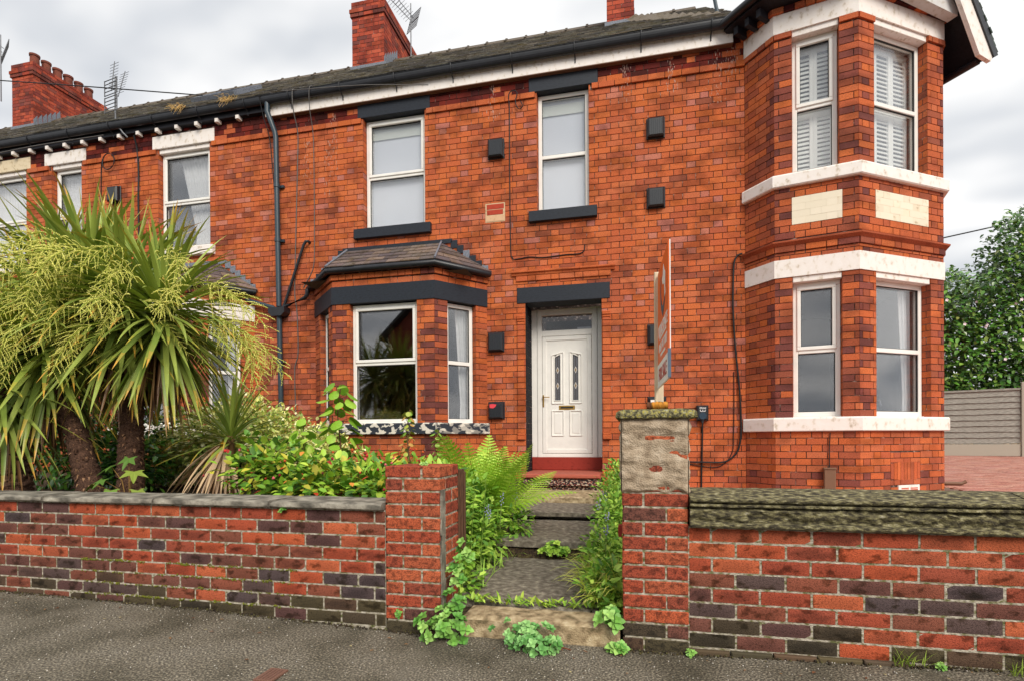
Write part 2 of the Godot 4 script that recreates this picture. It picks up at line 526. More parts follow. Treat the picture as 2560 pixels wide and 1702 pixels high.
	M.blackp = mat("black paint", srgb(40, 46, 56), 0.5, noise_tex(62, 0.04, [[0.0, g(0.7)], [0.5, g(0.9)], [1.0, W]], 512, 5), Vector3(0.8, 2.0, 0.8), {"bump": fine, "bs": 0.1})
	var peel := noise_tex(63, 0.018, [[0.0, srgb(44, 49, 58)], [0.60, srgb(50, 55, 64)], [0.62, srgb(214, 208, 194)], [1.0, srgb(226, 220, 206)]], 512, 5)
	M.peel = mat("peeling paint", W, 0.6, peel, Vector3(0.8, 1.0, 0.8), {"bump": peel, "bs": 0.1})
	var peelr := noise_tex(64, 0.03, [[0.0, srgb(36, 36, 38)], [0.5, srgb(42, 40, 40)], [0.53, srgb(150, 52, 42)], [0.62, srgb(160, 60, 48)], [0.64, srgb(176, 170, 150)], [1.0, srgb(190, 184, 164)]], 512, 5)
	M.peel_red = mat("peeling paint", W, 0.7, peelr, Vector3(1.4, 2.2, 1.4))
	M.redstep = mat("red step paint", srgb(150, 50, 38), 0.6, worn, Vector3(1.2, 2.2, 1.2))
	M.redtread = mat("red step paint", srgb(176, 92, 74), 0.7, worn, Vector3(1.2, 2.2, 1.2))
	M.upvc = mat("white plastic", srgb(242, 240, 234), 0.32, noise_tex(65, 0.015, [[0.0, g(0.95)], [0.4, g(0.98)], [1.0, W]], 256, 4), Vector3(1, 1, 1), {"spec": 0.5})
	M.seal = mat("rubber seal", srgb(46, 44, 44), 0.6)
	M.plastic = mat("black plastic", srgb(34, 38, 44), 0.38, null, W3(), {"spec": 0.5})
	M.pipe = mat("painted pipe", srgb(46, 62, 72), 0.4, null, W3(), {"spec": 0.5})
	M.gutter = mat("black gutter", srgb(36, 38, 44), 0.38, noise_tex(66, 0.03, [[0.0, g(0.75)], [1.0, W]], 256, 3), Vector3(1, 1, 1), {"spec": 0.5})
	M.cable = mat("cable", srgb(28, 28, 30), 0.5)
	M.greycable = mat("grey cable", srgb(96, 94, 92), 0.5)
	var sl := noise_tex(71, 0.05, [[0.0, g(0.62)], [0.5, g(0.9)], [1.0, W]], 512, 5)
	var moss := noise_tex(73, 0.022, [[0.0, srgb(190, 178, 110)], [0.3, srgb(214, 206, 176)], [0.45, W], [1.0, W]], 512, 5)
	M.slate = mat("slate", W, 0.75, sl, Vector3(1.6, 1.6, 1.6), {"vc": true, "bump": fine, "bs": 0.4, "detail": moss, "ds": Vector3(0.4, 0.4, 0.4)})
	M.lead = mat("lead", srgb(132, 138, 150), 0.55, sl, Vector3(1, 1, 1))
	M.darkwood = mat("tarred wood", srgb(34, 34, 42), 0.6, sl, Vector3(1, 1, 1))
	M.terracotta = mat("terracotta", srgb(140, 78, 62), 0.85, grain, Vector3(1.2, 1.2, 1.2), {"detail": blot, "ds": Vector3(0.7, 0.7, 0.7)})
	var wd := noise_tex(74, 0.03, [[0.0, srgb(92, 90, 85)], [0.4, srgb(142, 139, 131)], [0.7, srgb(168, 165, 156)], [1.0, srgb(190, 187, 176)]], 512, 5)
	M.oldwood = mat("weathered wood", W, 0.9, wd, Vector3(0.5, 6.0, 0.5), {"bump": wd, "bs": 0.3})
	M.brownwood = mat("brown wood", srgb(150, 112, 90), 0.85, wd, Vector3(4.0, 0.6, 4.0))
	M.brass = mat("brass", srgb(196, 158, 84), 0.3, null, W3(), {"metal": 0.9})
	M.alu = mat("aluminium", srgb(120, 122, 126), 0.45, null, W3(), {"metal": 0.5})
	M.room = mat("room wall", srgb(92, 88, 82), 0.9)
	M.net = mat("net curtain", srgb(206, 208, 210), 0.9, noise_tex(75, 0.06, [[0.0, g(0.9)], [1.0, W]], 256, 3), Vector3(2, 0.6, 2))
	M.frost = mat("obscured blind", srgb(206, 212, 222), 0.7, noise_tex(76, 0.3, [[0.0, g(0.9)], [1.0, W]], 256, 2), Vector3(2, 2, 2))
	M.blindtop = mat("roller blind", srgb(188, 194, 188), 0.8)
	M.shutter = mat("white shutter", srgb(226, 228, 224), 0.5)
	M.brown = mat("brown plastic", srgb(122, 92, 72), 0.5)
	var gl := StandardMaterial3D.new()
	gl.resource_name = "window glass"
	gl.albedo_color = Color(0.9, 0.95, 0.97, 0.0); gl.roughness = 0.01; gl.metallic_specular = 0.5
	gl.transparency = BaseMaterial3D.TRANSPARENCY_ALPHA
	M.glass = gl
	# plants
	var lf := {"vc": true, "spec": 0.45, "back": Color(0.28, 0.30, 0.10)}
	M.leaf = mat("leaf", W, 0.5, null, W3(), lf)
	M.glossy = mat("glossy leaf", W, 0.3, null, W3(), {"vc": true, "spec": 0.55, "back": Color(0.2, 0.22, 0.08)})
	M.blade = mat("strap leaf", W, 0.38, null, W3(), {"vc": true, "spec": 0.5, "back": Color(0.2, 0.22, 0.08)})
	M.flower = mat("flower", W, 0.7, null, W3(), {"vc": true, "back": Color(0.3, 0.3, 0.1)})
	var bark := noise_tex(81, 0.05, [[0.0, srgb(34, 24, 20)], [0.4, srgb(74, 52, 42)], [0.7, srgb(112, 82, 64)], [1.0, srgb(156, 122, 96)]], 512, 5)
	M.bark = mat("bark", W, 0.95, bark, Vector3(2.4, 6.0, 2.4), {"bump": bark, "bs": 2.0})
	M.twig = mat("twig", W, 0.9, null, W3(), {"vc": true})

func W3() -> Vector3: return Vector3.ONE

# ---------------------------------------------------------------- ground
func pave_h(x: float, z: float) -> float:
	var xs := [-14.0, -4.3, -2.7, -1.2, 0.0, 1.2, 1.7, 14.0]
	var hs := [0.0, -0.045, -0.064, -0.108, -0.108, -0.075, -0.062, 0.02]
	var h = 0.0
	for i in xs.size() - 1:
		if x >= xs[i] and x <= xs[i + 1]:
			h = lerpf(hs[i], hs[i + 1], (x - xs[i]) / (xs[i + 1] - xs[i]))
	return h - 0.018 * maxf(0.0, z - 5.0)

func ground() -> void:
	var b := MB.new()
	b.quad(Vector3(-300, -0.42, -300), Vector3(300, -0.42, -300), Vector3(300, -0.42, 300), Vector3(-300, -0.42, 300), W, Vector3.UP)
	struct("ground", b.mesh(), M.soil)
	var fn := FastNoiseLite.new()
	fn.seed = 4; fn.frequency = 1.3
	b = MB.new()
	b.grid(180, 40, func(i, j):
		var x = -14.0 + 28.0 * i / 180.0
		var z = 4.9 + 3.9 * j / 40.0
		return Vector3(x, pave_h(x, z) + fn.get_noise_2d(x, z) * 0.005, z), W, Vector3.UP)
	struct("pavement", b.mesh(), M.tarmac)
	b = MB.new()
	b.ab(Vector3(-14, -0.42, 8.8), Vector3(14, -0.16, 8.95))
	b.quad(Vector3(-60, -0.28, 8.94), Vector3(60, -0.28, 8.94), Vector3(60, -0.28, 16), Vector3(-60, -0.28, 16), W, Vector3.UP)
	struct("road", b.mesh(), M.road)
	# soil of the garden, falling to the path
	b = MB.new()
	b.grid(60, 30, func(i, j):
		var x = -14.0 + 14.35 * i / 60.0
		var z = -0.05 + 4.85 * j / 30.0
		var h = 0.44
		if x > -1.9:
			var ph := path_h(z) - 0.05
			h = lerpf(0.44, ph, smoothstep(-1.9, -1.2, x))
			if x > -0.2: h = ph + 0.03
		return Vector3(x, h + fn.get_noise_2d(x * 3.0, z * 3.0) * 0.025, z), W, Vector3.UP)
	struct("garden_bed", b.mesh(), M.soil)
	# driveway of red blocks
	b = MB.new()
	b.grid(10, 10, func(i, j): return Vector3(0.34 + 23.0 * i / 10.0, drive_h(-14.0 + 18.72 * j / 10.0) - 0.012, -14.0 + 18.72 * j / 10.0), W, Vector3.UP)
	var dr := struct("driveway", b.mesh(), mat("joint sand", srgb(120, 100, 88), 0.95))
	b = MB.new()
	var z = -9.6
	var row := 0
	while z < 4.6:
		var x = 0.4 + (0.1 if row % 2 else 0.0)
		while x < 15.0:
			if x < 1.45 or z > -0.2 or x > 4.3:
				var y = drive_h(z)
				var c = jit([lin(206, 150, 132), lin(198, 136, 118), lin(212, 160, 142), lin(190, 128, 114), lin(208, 152, 138)][rng.randi() % 5], 0.08)
				var dy := rng.randf_range(-0.002, 0.002)
				b.box(Transform3D(Basis(Vector3(0.194, 0, 0), Vector3(0, 0, -0.094), Vector3(0, 0.015, 0)), Vector3(x, y - 0.015 + dy, z)), c, false)
			x += 0.2
		z += 0.1
		row += 1
	var pv := part(dr, "paving_blocks", b.mesh(), mat("red block paving", W, 0.9, M.grain, Vector3(1.2, 1.2, 1.2), {"vc": true}))
	pv.set_meta("kind", "stuff")

func grit() -> void:
	var b := MB.new()
	for k in 2600:
		var x := rng.randf_range(-4.6, 2.2)
		var z := 5.02 + 1.3 * pow(rng.randf(), 1.4)
		bead(b, Vector3(x, pave_h(x, z) + 0.003, z), rng.randf_range(0.0015, 0.0042), jit([lin(186, 180, 168), lin(150, 142, 128), lin(96, 84, 70), lin(206, 200, 190)][k % 4], 0.15))
	for k in 1500:
		var x := rng.randf_range(-4.6, 2.2)
		if x > -1.06 and x < -0.06: continue
		var z := 5.004 + absf(rng.randfn(0.0, 0.016))
		bead(b, Vector3(x, pave_h(x, z) + rng.randf_range(0.0, 0.008), z), rng.randf_range(0.003, 0.009), jit([lin(66, 56, 42), lin(82, 76, 46), lin(54, 46, 38)][k % 3], 0.2))
	stuff("grit", b, "loose grit and dirt gathered along the wall foot and pavement", M.twig)

func drive_h(z: float) -> float:
	return 0.25 + 0.2 * clampf((2.0 - z) / 11.5, 0.0, 1.0)

func path_h(z: float) -> float:
	if z > 3.37: return 0.0
	if z > 2.2: return 0.137
	if z > 1.375: return 0.222
	return 0.285

func path_and_steps() -> void:
	var b := MB.new()
	b.quad(Vector3(-1.6, -0.1, 4.74), Vector3(-0.1, -0.1, 4.74), Vector3(-0.1, -0.1, 0.4), Vector3(-1.6, -0.1, 0.4), W, Vector3.UP)
	var p = struct("path", b.mesh(), M.soil)
	var fn := FastNoiseLite.new()
	fn.seed = 8; fn.frequency = 3.0
	var stone := func(called: String, x0: float, x1: float, z0: float, z1: float, y0: float, y1: float, m: Material, rough := 0.004, lab := ""):
		var q = MB.new()
		var k := 0.012
		q.grid(20, 8, func(i, j):
			var u = i / 20.0; var w = j / 8.0
			var e = minf(minf(u, 1 - u) * (x1 - x0), minf(w, 1 - w) * (z1 - z0))
			var drop := k * (1.0 - smoothstep(0.0, 0.03, e))
			var P := Vector3(lerpf(x0, x1, u), y1 - drop, lerpf(z0, z1, w))
			P.y += fn.get_noise_2d(P.x * 2.0, P.z * 2.0 + y1 * 9.0) * rough
			if j == 8: P.z += fn.get_noise_2d(P.x * 4.0, 7.0) * 0.01
			return P, W, Vector3.UP)
		q.grid(20, 2, func(i, j):
			var x = lerpf(x0, x1, i / 20.0)
			var yt := y1 - k + fn.get_noise_2d(x * 2.0, z1 * 2.0 + y1 * 9.0) * rough
			return Vector3(x, lerpf(y0, yt, j / 2.0), z1 + fn.get_noise_2d(x * 4.0, 7.0) * 0.01), W, Vector3.BACK)
		q.quad(Vector3(x0, y0, z0), Vector3(x0, y1 - k, z0), Vector3(x0, y1 - k, z1), Vector3(x0, y0, z1), W, Vector3.LEFT)
		q.quad(Vector3(x1, y0, z0), Vector3(x1, y1 - k, z0), Vector3(x1, y1 - k, z1), Vector3(x1, y0, z1), W, Vector3.RIGHT)
		q.quad(Vector3(x0, y0, z0), Vector3(x1, y0, z0), Vector3(x1, y1 - k, z0), Vector3(x0, y1 - k, z0), W, Vector3.FORWARD)
		part(p, called, q.mesh(), m, lab)
	stone.call("kerb_stone", -0.95, -0.07, 4.74, 4.985, -0.15, 0.0, M.sandstone, 0.008, "worn sandstone threshold at the gateway")
	stone.call("paving_slab", -0.62, -0.25, 4.655, 4.735, -0.08, -0.004, M.slab, 0.003)
	stone.call("paving_slab", -0.24, -0.1, 4.655, 4.735, -0.08, -0.006, M.slab, 0.003)
	stone.call("paving_slab", -1.25, -0.12, 3.36, 4.65, -0.1, 0.0, M.slab, 0.010)
	stone.call("step_slab", -1.3, -0.2, 2.80, 3.40, 0.075, 0.137, M.slab, 0.004)
	stone.call("step_slab", -1.3, -0.2, 2.21, 2.792, 0.075, 0.139, M.slab, 0.004)
	stone.call("step_slab", -1.4, -0.2, 1.37, 2.24, 0.17, 0.222, M.slab, 0.004)
	stone.call("paving_slab", -1.6, -0.3, 0.90, 1.375, 0.2, 0.282, M.sandstone, 0.004)
	stone.call("paving_slab", -1.6, -0.3, 0.44, 0.892, 0.2, 0.285, M.sandstone, 0.004)
	for s in [[-1.25, -0.22, 3.30, 0.0, 0.075], [-1.35, -0.22, 2.13, 0.1, 0.17]]:
		var q2 := MB.new()
		q2.ab(Vector3(s[0], s[3], s[2] - 0.1), Vector3(s[1], s[4], s[2]))
		part(p, "riser", q2.mesh(), M.slab)

# ---------------------------------------------------------------- front walls
var wall_bricks := []   # mesh variants with burnt hearts

func make_wall_bricks() -> void:
	# unit brick: 1 x 1 face at z=1, chamfered rim and a front grid that carries the burn mark of the kiln
	for v in 10:
		var b := MB.new()
		var fn := FastNoiseLite.new()
		fn.seed = 100 + v; fn.frequency = 1.6
		var nu := 8; var nv := 4
		var heart := 0.0
		if v >= 3: heart = rng.randf_range(0.15, 0.42)
		var cx := rng.randf_range(0.3, 0.7); var cy := rng.randf_range(0.35, 0.65)
		var cornr := rng.randf_range(0.0, 0.02)
		b.grid(nu, nv, func(i, j):
			var u = float(i) / nu; var w = float(j) / nv
			var e = minf(minf(u, 1.0 - u) * 2.1, minf(w, 1.0 - w) * 0.65)
			var k := 1.0 - smoothstep(0.0, 0.10, e)
			var rx := 0.014 * (1.0 if (i == 0 or i == nu) and (j == 0 or j == nv) else 0.0)
			return Vector3((u - 0.5) * (1.0 - rx) + fn.get_noise_2d(u * 3.0, w * 3.0) * 0.006, (w - 0.5) * (1.0 - rx * 3.0) + fn.get_noise_2d(w * 3.0, u * 5.0) * 0.02, 1.0 - k * 0.07 + fn.get_noise_2d(u * 4.0 + 5.0, w * 2.0) * 0.012),
			func(i, j):
				var u = float(i) / nu; var w = float(j) / nv
				var d = Vector2((u - 0.5) / 0.5, (w - 0.5) / 0.5).length() + fn.get_noise_2d(u * 1.6 + cx * 9.0, w * 1.2 + cy * 9.0) * 0.5
				var q = 1.0 - heart * (1.0 - smoothstep(0.62, 1.02, d))
				return Color(q, q * lerpf(1.0, 0.96, heart), q * lerpf(1.0, 1.0, heart)), Vector3.BACK)
		for s in [[Vector3(-0.5, -0.5, 0), Vector3(0.5, -0.5, 0), Vector3(0.5, -0.5, 0.935), Vector3(-0.5, -0.5, 0.935), Vector3.DOWN], [Vector3(-0.5, 0.5, 0), Vector3(0.5, 0.5, 0), Vector3(0.5, 0.5, 0.935), Vector3(-0.5, 0.5, 0.935), Vector3.UP], [Vector3(-0.5, -0.5, 0), Vector3(-0.5, 0.5, 0), Vector3(-0.5, 0.5, 0.935), Vector3(-0.5, -0.5, 0.935), Vector3.LEFT], [Vector3(0.5, -0.5, 0), Vector3(0.5, 0.5, 0), Vector3(0.5, 0.5, 0.935), Vector3(0.5, -0.5, 0.935), Vector3.RIGHT]]:
			b.quad(s[0], s[1], s[2], s[3], W, s[4])
		wall_bricks.append(b.mesh())

func put_wall_bricks(parent: Node3D, recs: Array) -> void:
	var bo := base_of(parent)
	for r in recs:
		var m = MeshInstance3D.new()
		m.name = "brick"
		m.mesh = wall_bricks[rng.randi() % wall_bricks.size()]
		m.material_override = wall_mats[r[1]][r[2]]
		var t: Transform3D = r[0]
		if rng.randf() < 0.5:   # half of them turned over
			t.basis = Basis(-t.basis.x, -t.basis.y, t.basis.z)
		t.origin -= bo
		m.transform = t
		parent.add_child(m, true)

var wall_mats := {}

func pick_wall(pos: Vector3, _w: float) -> String:
	var r := rng.randf()
	# black-green growth covers most bricks of the lowest course and some of the next
	var g0 := 0.80 if pos.y < -0.02 else (0.26 if pos.y < 0.055 else (0.06 if pos.y < 0.13 else 0.0))
	if rng.randf() < g0: return "grime"
	if pos.x > -0.1:
		# right wall: red above, harder darker bricks towards the pavement
		var k := 0.04 + 0.34 * (1.0 - smoothstep(0.30, 0.44, pos.y)) + 0.30 * (1.0 - smoothstep(0.04, 0.16, pos.y))
		if r < k * 0.22: return "blue"
		return "burnt" if r < k else "wall"
	var low := 1.0 - smoothstep(0.05, 0.32, pos.y)
	var lefty := 0.16 if pos.x < -3.4 else 0.0
	if r < 0.11 + 0.10 * low + lefty: return "blue"
	if r < 0.38 + 0.36 * low + lefty * 1.8: return "burnt"
	return "wall"

func front_walls() -> void:
	make_wall_bricks()
	var fine: Texture2D = M.fine
	var grain2 := noise_tex(91, 0.05, [[0.0, g(0.58)], [0.3, g(0.82)], [0.5, g(0.94)], [1.0, W]], 512, 6)
	# damp green-black growth on the lowest bricks has its own ragged patches
	var algae := noise_tex(92, 0.02, [[0.0, srgb(120, 114, 92)], [0.22, srgb(176, 168, 148)], [0.36, W], [1.0, W]], 512, 5)
	for k in ["wall", "burnt", "blue", "grime"]:
		wall_mats[k] = []
		for c in tones[k]:
			wall_mats[k].append(mat("wall brick", c.linear_to_srgb(), 0.85, grain2, Vector3(3.2, 4.0, 3.2), {"vc": true, "spec": 0.35, "bump": fine, "bs": 0.35, "detail": algae, "ds": Vector3(0.8, 1.2, 0.8)}))
	# left wall
	var lw := thing("garden_wall", "low wall of red and blue-black bricks with flat concrete coping below the palms", "garden wall", Vector3(-3.4, -0.1, 4.9))
	var recs := []
	var P := {"course": 0.0748, "base": 0.586, "L": 0.2255, "joint": 0.0105, "stretcher": true, "depth": 0.05, "pick": pick_wall, "kind": "wall"}
	lay(recs, Vector3(0, 0, 5.0), Vector3.RIGHT, Vector3.BACK, -6.6, -1.4, -0.088, 0.586, [], P)
	put_wall_bricks(lw, recs)
	var b := MB.new()
	b.ab(Vector3(-9.0, -0.3, 4.78), Vector3(-1.4, 0.588, 4.9955))
	wpart(lw, "mortar", b, M.mortar_wall)
	var fn := FastNoiseLite.new()
	fn.seed = 77; fn.frequency = 5.0
	for s in [[-6.6, -5.7], [-5.692, -4.86], [-4.852, -3.91], [-3.902, -3.0], [-2.992, -2.152], [-2.143, -1.407]]:
		var q = MB.new()
		var x0: float = s[0]; var x1: float = s[1]
		var yt := 0.634 + rng.randf_range(-0.006, 0.004)
		var tilt := rng.randf_range(-0.006, 0.006)
		# bevelled slab cross-section swept along x
		var prof := [Vector2(4.72, 0.588), Vector2(4.715, 0.60), Vector2(4.715, yt - 0.012), Vector2(4.73, yt), Vector2(5.02, yt), Vector2(5.034, yt - 0.01), Vector2(5.036, 0.60), Vector2(5.03, 0.592), Vector2(4.99, 0.590)]
		q.grid(14, prof.size() - 1, func(i, j):
			var u = i / 14.0
			var x = lerpf(x0, x1, u)
			var e = minf(u, 1 - u) * (x1 - x0)
			var sh := 0.006 * (1.0 - smoothstep(0.0, 0.02, e))
			var pz: float = prof[j].x; var py: float = prof[j].y
			var w = fn.get_noise_3d(x, py * 3.0, pz) * 0.004
			return Vector3(x, py - (sh if py > 0.61 else 0.0) + w + tilt * (u - 0.5), pz + w - (sh if pz > 5.0 else 0.0)), W, Vector3.ZERO)
		for e2 in [x0, x1]:
			for k in range(1, prof.size() - 1):
				q.flat(Vector3(e2, prof[0].y, prof[0].x), Vector3(e2, prof[k].y, prof[k].x), Vector3(e2, prof[k + 1].y, prof[k + 1].x), W, Vector3.LEFT if e2 == x0 else Vector3.RIGHT)
		wpart(lw, "coping_stone", q, M.concrete)
	# left gate pillar: each course is four bricks turning round a hollow
	var lp := thing("gate_pillar", "short red brick gate pillar with open brick top beside the fern", "gate pillar", Vector3(-1.232, -0.1, 4.835))
	pinwheel(lp, -1.397, -1.067, 4.67, 5.003, -0.115, 13, 0.0742, false)
	b = MB.new()
	b.ab(Vector3(-1.386, -0.2, 4.681), Vector3(-1.071, 0.83, 4.998))
	wpart(lp, "mortar", b, M.mortar_wall)
	b = MB.new()
	for k in 24:
		var y = -0.06 + 0.032 * k
		b.ab(Vector3(-1.068, y, 4.925 + rng.randf_range(-0.006, 0.006)), Vector3(-1.0605 + rng.randf_range(0, 0.003), y + 0.034, 4.985 + rng.randf_range(-0.006, 0.006)))
	wpart(lp, "mortar_strip", b, M.concrete, "grey strip of old mortar down the gate side")
	var gp := thing("gate_post", "thin brown timber post fixed behind the short brick pillar", "gate post", Vector3(-1.05, 0.31, 4.64))
	b = MB.new()
	b.cbox(Transform3D(Basis(Vector3(0.04, 0, 0), Vector3(0, 0.5, 0), Vector3(0, 0, 0.04)), Vector3(-1.06, 0.56, 4.625)), 0.006, W)
	wpart(gp, "post", b, M.brownwood)
	b = MB.new()
	b.cbox(Transform3D(Basis(Vector3(0.012, 0, 0), Vector3(0, 0.48, 0), Vector3(0, 0, 0.02)), Vector3(-1.034, 0.555, 4.635)), 0.003, W)
	wpart(gp, "batten", b, M.brownwood)
	# right pillar
	var rp := thing("gate_pillar", "tall gate pillar with crumbling render and a lichen covered cap stone", "gate pillar", Vector3(0.108, -0.1, 4.835))
	pinwheel(rp, -0.057, 0.272, 4.668, 5.0, -0.112, 16, 0.0752, true)
	b = MB.new()
	b.ab(Vector3(-0.046, -0.2, 4.68), Vector3(0.268, 1.09, 4.995))
	wpart(rp, "mortar", b, M.mortar_wall)
	var rn := FastNoiseLite.new()
	rn.seed = 14; rn.frequency = 4.2; rn.fractal_octaves = 3
	var rn2 := FastNoiseLite.new()
	rn2.seed = 15; rn2.frequency = 22.0; rn2.fractal_octaves = 3
	b = MB.new()
	for f in [[Vector3(-0.057, 0, 5.0), Vector3.RIGHT, Vector3.BACK, 0.329], [Vector3(-0.057, 0, 4.668), Vector3.BACK, Vector3.LEFT, 0.332], [Vector3(0.272, 0, 5.0), Vector3.FORWARD, Vector3.RIGHT, 0.332]]:
		b.grid(44, 54, func(i, j):
			var u: float = f[3] * i / 44.0
			var y = lerpf(0.70, 1.10, j / 54.0)
			var q: Vector3 = f[0] + f[1] * u
			var a = rn.get_noise_3d(q.x * 1.0 + q.z * 0.7, y * 2.6, q.z)
			var d = 0.0062 + a * 0.020 + rn2.get_noise_3d(q.x * 0.6, y * 1.5, q.z) * 0.004
			# ragged lower edge where the render ends
			d -= 0.03 * (1.0 - smoothstep(0.0, 0.03, y - 0.705 - rn.get_noise_1d(q.x * 2.0 + q.z) * 0.02))
			if i == 0 or i == 44: d = minf(d, 0.004)
			return q + Vector3.UP * y + f[2] * d, W, f[2])
	wpart(rp, "render", b, M.render, "tan render broken away over the bricks")
	b = MB.new()
	var cn := FastNoiseLite.new()
	cn.seed = 33; cn.frequency = 9.0
	b.grid(40, 12, func(i, j):
		var a = TAU * i / 40.0
		# square ring with rounded corners
		var cx := 0.1145; var cz := 4.834
		var rr := 0.2015
		var sx := clampf(cos(a) * 1.42, -1.0, 1.0); var sz := clampf(sin(a) * 1.42, -1.0, 1.0)
		var pr := [[0.90, 1.099], [0.98, 1.099], [1.0, 1.104], [1.0, 1.118], [0.985, 1.128], [0.95, 1.138], [0.92, 1.143], [0.8, 1.146], [0.6, 1.148], [0.4, 1.15], [0.2, 1.15], [0.1, 1.15], [0.0, 1.15]]
		var k: float = pr[j][0]
		var p = Vector3(cx + sx * rr * k, pr[j][1], cz + sz * (rr - 0.005) * k)
		var w = cn.get_noise_3d(p.x * 2, p.y * 3, p.z * 2) * 0.006
		return p + Vector3(sx * w, w, sz * w), W, Vector3.ZERO)
	b.quad(Vector3(-0.07, 1.0985, 4.65), Vector3(0.3, 1.0985, 4.65), Vector3(0.3, 1.0985, 5.02), Vector3(-0.07, 1.0985, 5.02), W, Vector3.DOWN)
	wpart(rp, "cap_stone", b, M.lichen, "flat cap stone spotted with yellow and white lichen")
	b = MB.new()
	b.cbox(Transform3D(Basis(Vector3(0, 0, 0.06), Vector3(0, 0.06, 0), Vector3(-0.02, 0, 0)), Vector3(-0.06, 0.5, 4.9)), 0.004, W)
	wpart(rp, "hinge_block", b, M.redstep)
	# piece of old wood lying on the cap
	var wb := thing("wood_offcut", "rotten orange wood offcut lying on the cap stone", "wood offcut", Vector3(0.14, 1.15, 4.84))
	b = MB.new()
	b.grid(16, 8, func(i, j):
		var a = TAU * j / 8.0
		var x = lerpf(0.075, 0.185, i / 16.0)
		var r := 0.021 + cn.get_noise_3d(x * 6, a, 2.0) * 0.008
		return Vector3(x, 1.172 + cos(a) * r, 4.84 + sin(a) * r * 1.4), func(i, j):
			return jit(lin(176, 118, 42), 0.4) if (i > 3) else jit(lin(96, 60, 40), 0.2), Vector3.ZERO)
	wpart(wb, "offcut", b, M.twig)
	# right wall
	var rw := thing("garden_wall", "red brick garden wall with a heavy mossy carved sandstone coping", "garden wall", Vector3(1.6, -0.1, 4.9))
	recs = []
	P.base = 0.545; P.course = 0.0763; P.L = 0.2275
	P.phase = 0.272
	lay(recs, Vector3(0, 0, 5.0), Vector3.RIGHT, Vector3.BACK, 0.274, 3.7, -0.068, 0.545, [], P)
	put_wall_bricks(rw, recs)
	b = MB.new()
	b.ab(Vector3(0.27, -0.3, 4.75), Vector3(5.0, 0.547, 4.9955))
	# footing that steps out at pavement level
	wpart(rw, "mortar", b, M.mortar_wall)
	b = MB.new()
	for k in 5: b.cbox(Transform3D(Basis(Vector3(0.19, 0, 0), Vector3(0, 0.2, 0), Vector3(0, 0, 0.04)), Vector3(0.37 + 0.197 * k, -0.172 + 0.003 * k, 4.98)), 0.006, jit(tones.grime[k % 4], 0.1))
	wpart(rw, "footing", b, M.twig)
	var sn := FastNoiseLite.new()
	sn.seed = 61; sn.frequency = 7.0; sn.fractal_octaves = 4
	var ledge := [Vector2(4.99, 0.545), Vector2(5.03, 0.548), Vector2(5.046, 0.554), Vector2(5.046, 0.571), Vector2(5.038, 0.574), Vector2(5.012, 0.578), Vector2(5.018, 0.590), Vector2(5.026, 0.607), Vector2(5.03, 0.622), Vector2(5.024, 0.634), Vector2(5.008, 0.644), Vector2(5.006, 0.650), Vector2(5.030, 0.652), Vector2(5.036, 0.655), Vector2(5.036, 0.666), Vector2(5.020, 0.669), Vector2(5.020, 0.674), Vector2(5.042, 0.677), Vector2(5.044, 0.693), Vector2(5.036, 0.697), Vector2(4.99, 0.702), Vector2(4.95, 0.714), Vector2(4.88, 0.728), Vector2(4.8, 0.73), Vector2(4.72, 0.722), Vector2(4.70, 0.70), Vector2(4.70, 0.55)]
	ledge.reverse()
	for s in [[0.279, 1.73], [1.738, 3.6]]:
		var q = MB.new()
		var x0: float = s[0]; var x1: float = s[1]
		var nu := int((x1 - x0) / 0.014)
		q.grid(nu, ledge.size() - 1, func(i, j):
			var x = lerpf(x0, x1, float(i) / nu)
			var pz: float = ledge[j].x; var py: float = ledge[j].y
			var rock := 1.0 if py > 0.580 and py < 0.646 and pz > 5.0 else 0.0
			# picked chisel rows across the rock face
			var pick := sin(x * 75.0 + sn.get_noise_1d(x * 2.0 + py * 40.0) * 6.0) * 0.006 * rock
			var w := sn.get_noise_3d(x * 1.3, py * 6.0, pz) * (0.034 if rock > 0.0 else 0.005) + pick
			return Vector3(x, py + sn.get_noise_3d(x * 0.8, 5.0 + py, pz) * (0.007 if rock > 0.0 else 0.003), pz + w), W, Vector3.ZERO)
		for k in range(1, ledge.size() - 1):
			q.flat(Vector3(x0, ledge[0].y, ledge[0].x), Vector3(x0, ledge[k].y, ledge[k].x), Vector3(x0, ledge[k + 1].y, ledge[k + 1].x), W, Vector3.LEFT)
		wpart(rw, "coping_stone", q, M.cope)

